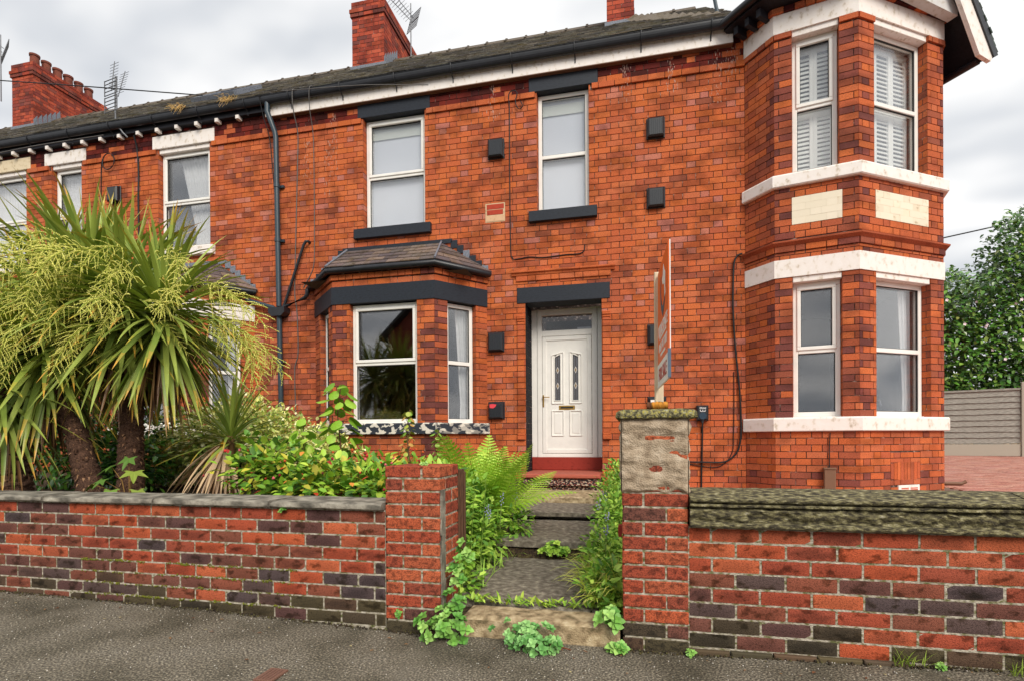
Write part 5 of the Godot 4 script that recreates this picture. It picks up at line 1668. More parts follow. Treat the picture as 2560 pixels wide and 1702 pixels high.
func corner_roof(h: Node3D, pts: Array) -> void:
	# dark soffit and gutter round the first two faces
	var eo := [pts[0] + Vector2(-0.12, 0.0), pts[1], pts[2]]
	var outer := mitre([Vector2(1.40, -0.02), Vector2(1.74, 0.38), Vector2(2.70, 0.585)], 0.22)
	var b := MB.new()
	var inn := [Vector2(1.40, -0.05), Vector2(1.78, 0.36), Vector2(2.70, 0.55)]
	for i in 2:
		b.quad(v3(inn[i], 6.47), v3(inn[i + 1], 6.47), v3(outer[i + 1], 6.50), v3(outer[i], 6.50), W, Vector3.DOWN)
		b.quad(v3(outer[i], 6.50), v3(outer[i + 1], 6.50), v3(outer[i + 1], 6.60), v3(outer[i], 6.60), W, Vector3.BACK)
	wpart(h, "soffit", b, M.darkwood)
	b = MB.new()
	var gl := []
	for q in mitre([Vector2(1.40, -0.02), Vector2(1.74, 0.38), Vector2(2.70, 0.585)], 0.26): gl.append(v3(q, 6.57))
	gl[2] = gl[1].lerp(gl[2], 0.7)
	b.tube(gl, 0.055, 0.055, 10, W)
	wpart(h, "gutter", b, M.gutter)
	for k in 3:
		var q0: Vector2 = inn[0].lerp(inn[1], 0.3 + 0.3 * k)
		var e = (inn[1] - inn[0]).normalized()
		var nd := Vector3(-e.y, 0, e.x)
		b = MB.new()
		b.box(Transform3D(Basis(Vector3(e.x, 0, e.y) * 0.06, Vector3.UP * 0.1, nd * 0.2), v3(q0, 6.43)), W)
		wpart(h, "rafter_end", b, M.darkwood)
	# slate slope above that eave
	b = MB.new()
	var top := Vector3(2.6, 9.4, -2.6)
	for i in 2:
		b.flat(v3(outer[i], 6.62), v3(outer[i + 1], 6.62), top, lin(84, 80, 80), Vector3(-0.3, 0.6, 1))
	b.flat(v3(outer[0], 6.62), top, Vector3(1.2, 6.62, -3.0), lin(84, 80, 80), Vector3(-1, 0.6, 0))
	wpart(h, "bay_roof", b, M.slate)
	# gable on the third face
	var a: Vector2 = pts[2]; var c: Vector2 = pts[3]
	var e2 := (c - a).normalized()
	var ud := Vector3(e2.x, 0, e2.y); var nd := Vector3(-e2.y, 0, e2.x)
	var o = v3(a, 0.0)
	var apex := Vector2(0.757, 7.62); var foot := Vector2(1.93, 5.86); var lft := Vector2(0.12, 6.72)
	var th := Vector2(0.10, 0.07)
	# right roof slab, tarred underneath
	b = MB.new()
	b.prism(o - nd * 4.0, ud, Vector3.UP, nd * 4.22, [apex, foot, foot + th, apex + th * 1.3], W)
	wpart(h, "gable_roof", b, M.darkwood)
	b = MB.new()
	b.prism(o - nd * 4.0, ud, Vector3.UP, nd * 4.22, [lft, apex, apex + Vector2(-0.1, 0.1), lft + Vector2(-0.1, 0.07)], W)
	wpart(h, "gable_roof", b, M.darkwood)
	b = MB.new()
	b.prism(o + nd * 0.24, ud, Vector3.UP, nd * 0.05, [apex + Vector2(0, -0.20), foot + Vector2(-0.20, -0.02), foot + Vector2(0.02, -0.06), foot + Vector2(0.05, 0.0), apex + Vector2(0.03, 0.05)], W)
	wpart(h, "bargeboard", b, M.white, "flaking white bargeboard of the gable")
	b = MB.new()
	b.prism(o + nd * 0.22, ud, Vector3.UP, nd * 0.09, [apex + Vector2(0.05, 0.04), foot + Vector2(0.055, -0.01), foot + Vector2(0.13, 0.03), apex + Vector2(0.13, 0.1)], W)
	wpart(h, "verge", b, M.gutter)
	b = MB.new()
	for k in 26:
		var q = foot.lerp(apex, k / 26.0) + Vector2(0.12, 0.06)
		var dr := (apex - foot).normalized()
		b.prism(o - nd * 0.3, ud, Vector3.UP, nd * (0.60 + rng.randf_range(0, 0.03)), [q, q + dr * 0.085, q + dr * 0.085 + Vector2(0.018, 0.012), q + Vector2(0.024, 0.018)], jit(lin(70, 84, 76), 0.2))
	wpart(h, "verge_slates", b, M.slate)
	b = MB.new()
	b.prism(o + nd * 0.06, ud, Vector3.UP, nd * 0.12, [Vector2(-0.02, 6.47), Vector2(1.5, 6.35), Vector2(1.50, 6.42), Vector2(0.78, 7.4), Vector2(-0.02, 7.4)], lin(206, 206, 206))
	wpart(h, "gable_panel", b, M.vc_painted)
	b = MB.new()
	b.tube([o + ud * 1.86 + Vector3.UP * 5.84 + nd * 0.2, o + ud * 1.86 + Vector3.UP * 5.84 - nd * 4.0], 0.045, 0.045, 8, W)
	wpart(h, "gable_gutter", b, M.gutter)
	# row of angular hip tiles between the two roofs
	var A := Vector3(0.07, 9.09, -2.8); var B := Vector3(1.33, 7.09, -0.45)
	for k in 12:
		var p0 := A.lerp(B, k / 12.0); var p1 := A.lerp(B, (k + 0.95) / 12.0)
		var q = MB.new()
		var d = (p1 - p0).normalized()
		var s = d.cross(Vector3.UP).normalized()
		var u = s.cross(d)
		for sg in [-1.0, 1.0]:
			q.quad(p0 + u * 0.10, p1 + u * 0.055, p1 + s * 0.16 * sg - u * 0.05, p0 + s * 0.17 * sg - u * 0.02, lin(128, 118, 106), u + s * sg)
		q.flat(p0 + u * 0.10, p0 + s * 0.17 - u * 0.02, p0 - s * 0.17 - u * 0.02, lin(90, 82, 74), -d)
		wpart(h, "hip_tile", q, M.slate)
	b = MB.new()
	b.tube([Vector3(1.28, 7.35, -0.7), Vector3(1.22, 7.75, -0.75)], 0.03, 0.026, 8, W)
	wpart(h, "vent_pipe", b, M.pipe)

# ---------------------------------------------------------------- fittings
func txt(parent: Node3D, called: String, s: String, height: float, T: Transform3D, m: Material, bold := false) -> void:
	var t := TextMesh.new()
	var f := SystemFont.new()
	f.font_names = PackedStringArray(["Droid Sans"])
	if bold: f.font_weight = 700
	t.font = f; t.text = s; t.font_size = 64
	t.pixel_size = height / 46.0
	t.depth = 0.002
	var o = part(parent, called, t, m)
	o.transform = T

func fittings() -> void:
	# black vent covers
	var proto := func(at: Vector3, w: float, hh: float, label: String) -> Node3D:
		var t := thing("wall_vent", label, "vent cover", at, "black plastic vent covers on the house fronts")
		var b := MB.new()
		b.cbox(Transform3D(Basis(Vector3(w + 0.03, 0, 0), Vector3(0, hh + 0.03, 0), Vector3(0, 0, 0.02)), Vector3(0, 0, 0)), 0.006, W)
		part(t, "base_plate", b.mesh(), M.plastic)
		b = MB.new()
		b.cbox(Transform3D(Basis(Vector3(w, 0, 0), Vector3(0, hh, 0), Vector3(0, -0.01, 0.075)), Vector3(0, 0, 0.02)), 0.022, W)
		part(t, "cowl", b.mesh(), M.plastic)
		for k in 7:
			b = MB.new()
			b.cbox(Transform3D(Basis(Vector3(0.010, 0, 0), Vector3(0, hh - 0.07, 0), Vector3(0, -0.001, 0.005)), Vector3(-w * 0.36 + w * 0.12 * k, -0.012, 0.093)), 0.002, W)
			part(t, "rib", b.mesh(), M.plastic)
		return t
	for q in [[-2.0, 5.37, "black vent cover high between the two upstairs windows"], [0.335, 5.37, "black vent cover right of the narrow upstairs window, the upper of two"], [0.335, 4.385, "black vent cover right of the narrow upstairs window, the lower of two"], [-2.015, 2.455, "black vent cover between bay and front door, the upper one"], [0.335, 2.455, "black vent cover partly hidden behind the sale board"], [-9.12, 5.44, "black vent cover on the neighbouring house above the palm"]]:
		proto.call(Vector3(q[0], q[1], 0.0), 0.225, 0.265, q[2])
	var v5: Node3D = proto.call(Vector3(-2.015, 1.425, 0.0), 0.225, 0.235, "black vent cover with a smear of red paint, beside the bay sill")
	var b := MB.new()
	b.prism(Vector3(0, 0, 0.096), Vector3.RIGHT, Vector3.UP, Vector3(0, 0, 0.003), [Vector2(-0.085, 0.035), Vector2(-0.03, 0.03), Vector2(0.0, 0.05), Vector2(0.02, 0.085), Vector2(-0.04, 0.095), Vector2(-0.09, 0.09)], lin(226, 74, 84))
	part(v5, "paint_smear", b.mesh(), M.twig)
	var v7: Node3D = proto.call(Vector3(0.335, 1.45, 0.0), 0.225, 0.235, "black and white vent cover behind the foot of the sale board")
	b = MB.new()
	b.cbox(Transform3D(Basis(Vector3(0.15, 0, 0), Vector3(0, 0.17, 0), Vector3(0, 0, 0.004)), Vector3(-0.015, -0.005, 0.096)), 0.002, W)
	part(v7, "white_plate", b.mesh(), M.white)
	# charger
	var ch := thing("car_charger", "small black car charger with a round socket on the brick wall", "car charger", Vector3(0.943, 1.34, 0.0))
	b = MB.new()
	b.cbox(Transform3D(Basis(Vector3(0.155, 0, 0), Vector3(0, 0.205, 0), Vector3(0, 0, 0.08)), Vector3.ZERO), 0.018, W)
	part(ch, "body", b.mesh(), M.plastic)
	b = MB.new()
	b.tube([Vector3(0, -0.045, 0.078), Vector3(0, -0.045, 0.09)], 0.05, 0.047, 24, W)
	part(ch, "socket", b.mesh(), mat("dark blue plastic", srgb(44, 62, 78), 0.4))
	b = MB.new()
	b.tube([Vector3(0, -0.1, 0.04), Vector3(0, -0.14, 0.04)], 0.03, 0.012, 10, W)
	part(ch, "gland", b.mesh(), M.plastic)
	var white := mat("white print", srgb(236, 236, 236), 0.6)
	txt(ch, "lettering", "Ohme", 0.022, Transform3D(Basis.IDENTITY, Vector3(0, 0.066, 0.0815)), white, true)
	b = MB.new()
	for k in 3: b.cbox(Transform3D(Basis(Vector3(0.012, 0, 0), Vector3(0, 0.012, 0), Vector3(0, 0, 0.002)), Vector3(-0.032 + 0.032 * k, 0.036, 0.08)), 0.001, W)
	b.cbox(Transform3D(Basis(Vector3(0.075, 0, 0), Vector3(0, 0.007, 0), Vector3(0, 0, 0.002)), Vector3(0, 0.018, 0.08)), 0.001, W)
	part(ch, "symbols", b.mesh(), white)
	cable("charger lead", "straight black lead running down from the car charger", [Vector3(0.943, 1.2, 0.04), Vector3(0.94, 0.9, 0.02), Vector3(0.93, 0.5, 0.018), Vector3(0.925, 0.2, 0.018)], 0.012, M.cable)
	cable("wall_cable", "thick black cable hanging in a curve beside the white bay", [Vector3(1.47, 3.5, 0.03), Vector3(1.41, 3.48, 0.03), Vector3(1.37, 3.40, 0.03), Vector3(1.355, 3.2, 0.03), Vector3(1.35, 2.73, 0.03), Vector3(1.38, 2.18, 0.03), Vector3(1.43, 1.61, 0.03), Vector3(1.445, 1.06, 0.03), Vector3(1.41, 0.84, 0.04), Vector3(1.34, 0.73, 0.04), Vector3(1.23, 0.66, 0.04), Vector3(0.95, 0.655, 0.045), Vector3(0.62, 0.66, 0.03)], 0.013, M.cable)
	cable("wall_cable", "thin black cable looping down the wall beside the thick one", [Vector3(1.36, 1.9, 0.012), Vector3(1.36, 1.5, 0.012), Vector3(1.35, 1.0, 0.012), Vector3(1.33, 0.78, 0.012), Vector3(1.18, 0.60, 0.014), Vector3(0.9, 0.60, 0.014), Vector3(0.66, 0.65, 0.014)], 0.006, M.cable)
	cable("wall_cable", "thin black cable dropping between the upstairs windows then turning towards the door", [Vector3(-1.61, 6.02, 0.04), Vector3(-1.58, 5.94, 0.04), Vector3(-1.62, 5.91, 0.03), Vector3(-1.67, 5.95, 0.03), Vector3(-1.69, 6.05, 0.04), Vector3(-1.66, 6.15, 0.04), Vector3(-1.73, 6.2, 0.04), Vector3(-1.79, 6.15, 0.04), Vector3(-1.79, 6.0, 0.012), Vector3(-1.79, 5.0, 0.010), Vector3(-1.785, 4.16, 0.010), Vector3(-1.775, 3.74, 0.010), Vector3(-1.75, 3.69, 0.010), Vector3(-1.66, 3.685, 0.010), Vector3(-1.5, 3.70, 0.010), Vector3(-1.29, 3.675, 0.010), Vector3(-0.95, 3.69, 0.010), Vector3(-0.74, 3.69, 0.010), Vector3(-0.68, 3.73, 0.010), Vector3(-0.67, 3.82, 0.010)], 0.008, M.cable)
	cable("wall_cable", "grey cable falling from the gutter just right of the downpipe", [Vector3(-5.30, 6.68, 0.15), Vector3(-5.33, 6.64, 0.22), Vector3(-5.36, 6.35, 0.16), Vector3(-5.37, 6.1, 0.04), Vector3(-5.38, 5.9, 0.012), Vector3(-5.44, 4.18, 0.012), Vector3(-5.46, 3.4, 0.012), Vector3(-5.42, 3.1, 0.014), Vector3(-5.41, 2.4, 0.012), Vector3(-5.47, 2.2, 0.012), Vector3(-5.45, 1.2, 0.012)], 0.009, M.greycable)
	cable("wall_cable", "grey cable falling from the gutter halfway between downpipe and upstairs window", [Vector3(-4.98, 6.68, 0.15), Vector3(-5.02, 6.64, 0.22), Vector3(-5.07, 6.35, 0.15), Vector3(-5.09, 6.08, 0.04), Vector3(-5.09, 5.8, 0.012), Vector3(-5.09, 4.15, 0.012), Vector3(-5.12, 3.8, 0.012), Vector3(-5.3, 3.5, 0.012)], 0.007, M.greycable)
	cable("wall_cable", "dark cable clipped to the wall close left of the downpipe", [Vector3(-5.96, 6.66, 0.22), Vector3(-5.95, 6.35, 0.12), Vector3(-5.90, 6.05, 0.04), Vector3(-5.87, 5.6, 0.012), Vector3(-5.79, 4.67, 0.012), Vector3(-5.74, 4.2, 0.012)], 0.008, M.cable)
	cable("wall_cable", "dark pair of cables on the neighbouring house beside its upstairs window", [Vector3(-8.6, 6.4, 0.1), Vector3(-8.61, 6.2, 0.03), Vector3(-8.6, 5.8, 0.012), Vector3(-8.61, 5.3, 0.012), Vector3(-8.6, 4.4, 0.012)], 0.016, M.cable)
	cable("wall_cable", "coil of dark cable hanging under the neighbouring gutter", [Vector3(-9.45, 4.6, 0.012), Vector3(-9.43, 5.9, 0.012), Vector3(-9.38, 6.1, 0.03), Vector3(-9.25, 6.19, 0.04), Vector3(-9.12, 6.12, 0.04), Vector3(-9.12, 5.98, 0.04), Vector3(-9.25, 5.9, 0.04), Vector3(-9.36, 5.98, 0.04), Vector3(-9.36, 6.15, 0.03)], 0.009, M.cable)
	cable("overhead_wire", "overhead wire crossing the sky from the left chimney to the roof", [Vector3(-19.5, 8.9, 1.0), Vector3(-15.0, 8.15, 0.8), Vector3(-11.5, 7.55, 0.55), Vector3(-9.4, 7.2, 0.4), Vector3(-7.2, 6.93, 0.05)], 0.009, M.cable)
	cable("overhead_wire", "pale wire sagging under the neighbouring gutter", [Vector3(-12.5, 6.3, 0.3), Vector3(-10.5, 6.33, 0.34), Vector3(-9.15, 6.42, 0.2)], 0.007, M.greycable)
	cable("overhead_wire", "pale wire along the white fascia board", [Vector3(-5.4, 6.5, 0.42), Vector3(-4.0, 6.42, 0.36), Vector3(-3.0, 6.36, 0.22)], 0.006, M.greycable)
	cable("overhead_wire", "overhead wire passing the tree behind the fence", [Vector3(8.0, 9.0, -20), Vector3(16.0, 10.3, -20), Vector3(30.0, 12.8, -20)], 0.03, M.cable)
	# meter box
	var mb := thing("meter_box", "brown plastic box with a wire at the foot of the bay", "meter box", Vector3(2.38, 0.47, 0.51))
	var e = (Vector2(2.70, 0.57) - Vector2(1.795, 0.375)).normalized()
	var ud := Vector3(e.x, 0, e.y); var nd := Vector3(-e.y, 0, e.x)
	b = MB.new()
	b.cbox(Transform3D(Basis(ud * 0.125, Vector3.UP * 0.26, nd * 0.075), Vector3.ZERO), 0.008, W)
	part(mb, "box", b.mesh(), M.brown)
	b = MB.new()
	b.cbox(Transform3D(Basis(ud * 0.135, Vector3.UP * 0.02, nd * 0.085), Vector3(0, 0.135, 0)), 0.004, W)
	part(mb, "lid", b.mesh(), M.brown)
	b = MB.new()
	b.tube([nd * 0.008 + Vector3(0, 0.13, 0), nd * 0.008 + Vector3(0.0, 0.4, 0), nd * 0.008 + ud * 0.01 + Vector3(0, 0.58, 0)], 0.006, 0.006, 6, W)
	part(mb, "wire", b.mesh(), M.cable)
	sign_board()
	aerial(Vector3(-8.82, 6.45, 0.12), 1.0, "tv aerial on a bent pole standing on the gutter of the neighbouring house", true)
	aerial(Vector3(-16.2, 10.35, -2.9), 1.35, "tv aerial on the left chimney, partly outside the picture", false)
	aerial(Vector3(-5.18, 10.25, -4.2), 1.25, "tv aerial on the chimney behind the main roof", false)
	# withered grass in the gutters
	for q in [[-7.55, "tuft of dry straw hanging over the neighbouring gutter"], [-6.55, "larger tuft of dry straw in the gutter near the downpipe"]]:
		var t := thing("dry_grass_tuft", q[1], "dry grass", Vector3(q[0], 6.645, 0.17))
		b = MB.new()
		for k in 46:
			var a = rng.randf_range(-0.16, 0.14)
			var p = Vector3(a, rng.randf_range(0.0, 0.03), rng.randf_range(-0.04, 0.05))
			var d = Vector3(rng.randf_range(-0.5, 0.5), rng.randf_range(-0.2, 0.7), rng.randf_range(0.2, 1.0)).normalized()
			var l := rng.randf_range(0.06, 0.16)
			b.tube([p, p + d * l * 0.6, p + d * l + Vector3(0, -0.05 - rng.randf() * 0.08, 0.02)], 0.004, 0.002, 3, jit(lin(222, 186, 120), 0.2), false)
		part(t, "straw", b.mesh(), M.twig)
	# small iron cover in the pavement
	var ic := thing("iron_cover", "small rusty square cover set in the pavement", "iron cover", Vector3(-1.66, pave_h(-1.66, 5.66), 5.66))
	b = MB.new()
	b.box(Transform3D(Basis(Vector3(0.095, 0, 0.004), Vector3(0.0, 0, -0.13), Vector3(0, 0.008, 0)), Vector3(0, 0.0, 0)), W)
	part(ic, "lid", b.mesh(), mat("rusty iron", srgb(132, 96, 80), 0.8, M.grain, Vector3(6, 6, 6)))
	b = MB.new()
	for k in 4: b.ab(Vector3(-0.03 + 0.018 * k, 0.008, -0.05), Vector3(-0.024 + 0.018 * k, 0.011, 0.05))
	part(ic, "rib", b.mesh(), mat("rusty iron", srgb(112, 82, 70), 0.8))
	# bits of litter leaves and chips on the pavement
	b = MB.new()
	for k in 70:
		var x = rng.randf_range(-4.2, 1.7)
		var z = 5.03 + absf(rng.randfn(0.0, 0.28))
		leaf(b, Vector3(x, pave_h(x, z) + 0.008, z), Vector3(cos(k), 0.1, sin(k * 1.7)).normalized(), Vector3.UP, rng.randf_range(0.010, 0.028), 0.5, jit([lin(150, 110, 70), lin(116, 76, 50), lin(176, 160, 120)][k % 3], 0.2), 0.2)
	stuff("leaf_litter", b, "small dead leaves and chips strewn along the pavement", M.leaf)
	for q in [[-0.42, 5.06, "dead brown fern frond lying against the kerb"], [-0.5, 5.08, "broken brown twig lying below the kerb stone"]]:
		var tw := thing("dead_twig", q[2], "twig", Vector3(q[0], pave_h(q[0], q[1]) + 0.01, q[1]))
		b = MB.new()
		b.tube([Vector3(-0.09, 0.0, -0.03), Vector3(0.0, 0.012, 0.0), Vector3(0.10, 0.0, 0.02 if q[0] > -0.45 else -0.03)], 0.006, 0.003, 5, lin(120, 62, 36))
		b.tube([Vector3(-0.02, 0.01, 0.0), Vector3(0.06, 0.004, 0.04)], 0.004, 0.002, 5, lin(150, 84, 46))
		part(tw, "stick", b.mesh(), M.twig)

func cable(called: String, label: String, pts: Array, r: float, m: Material) -> void:
	var nm := called.replace(" ", "_")
	var t := thing(nm, label, "cable", pts[0])
	var c = Curve3D.new()
	for i in pts.size():
		var p: Vector3 = pts[i] - pts[0]
		var a: Vector3 = pts[maxi(i - 1, 0)]; var b2: Vector3 = pts[mini(i + 1, pts.size() - 1)]
		var tan := (b2 - a).normalized()
		var li = pts[i].distance_to(a) * 0.3; var lo = pts[i].distance_to(b2) * 0.3
		c.add_point(p, -tan * li, tan * lo)
	c.bake_interval = 0.06
	var bp := c.get_baked_points()
	var b := MB.new()
	b.tube(Array(bp), r, r, 6, W)
	part(t, "wire", b.mesh(), m)

func sign_board() -> void:
	var s = thing("for_sale_sign", "orange and white estate agent sale board on a pale wooden post", "sale board", Vector3(0.19, 0.1, 3.8))
	var post := mat("pale timber", srgb(226, 206, 176), 0.7, noise_tex(95, 0.03, [[0.0, g(0.86)], [1.0, W]], 256, 4), Vector3(3, 0.5, 3))
	var b := MB.new()
	b.cbox(Transform3D(Basis(Vector3(0.062, 0, 0), Vector3(0, 2.12, 0), Vector3(0, 0, 0.06)), Vector3(0.188, 1.14, 3.765)), 0.006, W)
	wpart(s, "post", b, post)
	var orange := mat("orange print", srgb(240, 106, 26), 0.45, null, W3(), {"spec": 0.45})
	var white := mat("white print", srgb(238, 234, 230), 0.5)
	# the board hangs edge-on to the wall: its face looks along -x, turned a little to the road
	var ax := Vector3(0.030, 0, 0.70).normalized()
	var nx := Vector3(-ax.z, 0, ax.x)
	var o := Vector3(0.181, 0, 3.835)
	var bo := base_of(s)
	var slab := func(called: String, u0: float, u1: float, y0: float, y1: float, n0: float, n1: float, m: Material):
		var q := MB.new()
		q.box(Transform3D(Basis(ax * (u1 - u0), Vector3.UP * (y1 - y0), nx * (n1 - n0)), o + ax * ((u0 + u1) / 2) + Vector3.UP * ((y0 + y1) / 2) + nx * n0), W)
		wpart(s, called, q, m)
	slab.call("board", 0.0, 0.70, 1.515, 2.172, -0.006, 0.0, orange)
	slab.call("board_back", 0.0, 0.704, 1.515, 2.176, -0.012, -0.006, white)
	slab.call("sale_panel", 0.0, 0.70, 1.355, 1.515, -0.008, 0.003, white)
	slab.call("panel_edge", 0.70, 0.712, 1.36, 1.53, -0.012, 0.006, mat("slate blue edge", srgb(88, 104, 122), 0.6))
	var face := Basis(ax, Vector3.UP, nx)
	var dark := mat("slate blue print", srgb(66, 92, 108), 0.5)
	b = MB.new()
	b.prism(o + ax * 0.37 + nx * 0.0005, ax, Vector3.UP, nx * 0.0015, [Vector2(-0.16, 1.97), Vector2(-0.13, 2.06), Vector2(-0.10, 2.08), Vector2(-0.125, 1.97), Vector2(-0.08, 1.90), Vector2(0.0, 1.855), Vector2(0.08, 1.88), Vector2(0.10, 1.94), Vector2(0.12, 1.87), Vector2(0.0, 1.79), Vector2(-0.11, 1.86)], W)
	wpart(s, "emblem", b, dark)
	b = MB.new()
	b.prism(o + ax * 0.37 + nx * 0.0005, ax, Vector3.UP, nx * 0.0015, [Vector2(-0.04, 2.04), Vector2(0.01, 2.06), Vector2(0.05, 2.12), Vector2(0.10, 2.07), Vector2(0.16, 2.04), Vector2(0.15, 1.96), Vector2(0.16, 1.90), Vector2(0.12, 1.89), Vector2(0.10, 1.98), Vector2(0.0, 2.0)], W)
	wpart(s, "emblem", b, white)
	txt(s, "lettering", "VITALSPACE", 0.075, Transform3D(face, o + ax * 0.35 + nx * 0.001 + Vector3.UP * 1.735 - bo), white, true)
	txt(s, "lettering", "0161 747 7807", 0.058, Transform3D(face, o + ax * 0.35 + nx * 0.001 + Vector3.UP * 1.62 - bo), white, true)
	txt(s, "lettering", "FOR SALE", 0.085, Transform3D(face, o + ax * 0.35 + nx * 0.004 + Vector3.UP * 1.435 - bo), mat("red print", srgb(176, 74, 62), 0.5), true)
	for q in [[1.685, 0.22, 0.016], [1.565, 0.15, 0.018]]:
		slab.call("print_line", 0.35 - q[1], 0.35 + q[1], q[0] - q[2] / 2, q[0] + q[2] / 2, 0.0004, 0.0015, white)

func aerial(at: Vector3, hgt: float, label: String, bent: bool) -> void:
	var t := thing("tv_aerial", label, "aerial", at, "television aerials on the roofs")
	var b := MB.new()
	if bent:
		b.tube([Vector3(0.05, -0.05, -0.05), Vector3(0.0, 0.02, 0.0), Vector3(-0.09, 0.18, 0.05), Vector3(-0.10, 0.35, 0.05), Vector3(-0.09, hgt, 0.05)], 0.016, 0.014, 8, W)
	else:
		b.tube([Vector3(0, -0.4, 0), Vector3(0, hgt, 0)], 0.016, 0.014, 8, W)
	part(t, "mast", b.mesh(), M.alu)
	var top := Vector3(-0.09 if bent else 0.0, hgt * 0.72, 0.05 if bent else 0.0)
	var d = Vector3(-0.15, 0.9, -0.4).normalized()
	if not bent: d = Vector3(-0.5, 0.25, 0.8).normalized()
	var s = d.cross(Vector3.UP).normalized()
	if bent: s = Vector3(0.95, -0.1, 0.25).normalized()
	var u = s.cross(d)
	for k in 2:
		var off = u * (0.06 - 0.12 * k)
		b = MB.new()
		b.tube([top + off - d * 0.05, top + off + d * 0.62 + u * (0.12 if k == 0 else 0.04)], 0.008, 0.008, 6, W)
		for i in 9:
			var p = top + off + d * (0.05 + 0.065 * i) + u * ((0.12 if k == 0 else 0.04) * i / 9.0)
			b.tube([p - s * 0.14, p + s * 0.14], 0.0045, 0.0045, 4, W)
		part(t, "boom", b.mesh(), M.alu)
	if bent:
		u = Vector3(0.12, 0.95, 0.1).normalized(); d = Vector3(0, 0, -1); top -= Vector3(0, 0.12, 0)
	for k in 2:
		b = MB.new()
		var o = top - d * 0.06 + u * (0.14 - 0.28 * k) - d * 0.03
		for i in 5:
			var p = o + u * (-0.12 + 0.06 * i)
			b.tube([p - s * 0.2, p + s * 0.2], 0.010, 0.010, 4, W)
		for sg in [-1.0, 1.0]:
			b.tube([o - u * 0.13 + s * 0.2 * sg, o + u * 0.13 + s * 0.2 * sg], 0.008, 0.008, 4, W)
		part(t, "reflector", b.mesh(), M.alu)

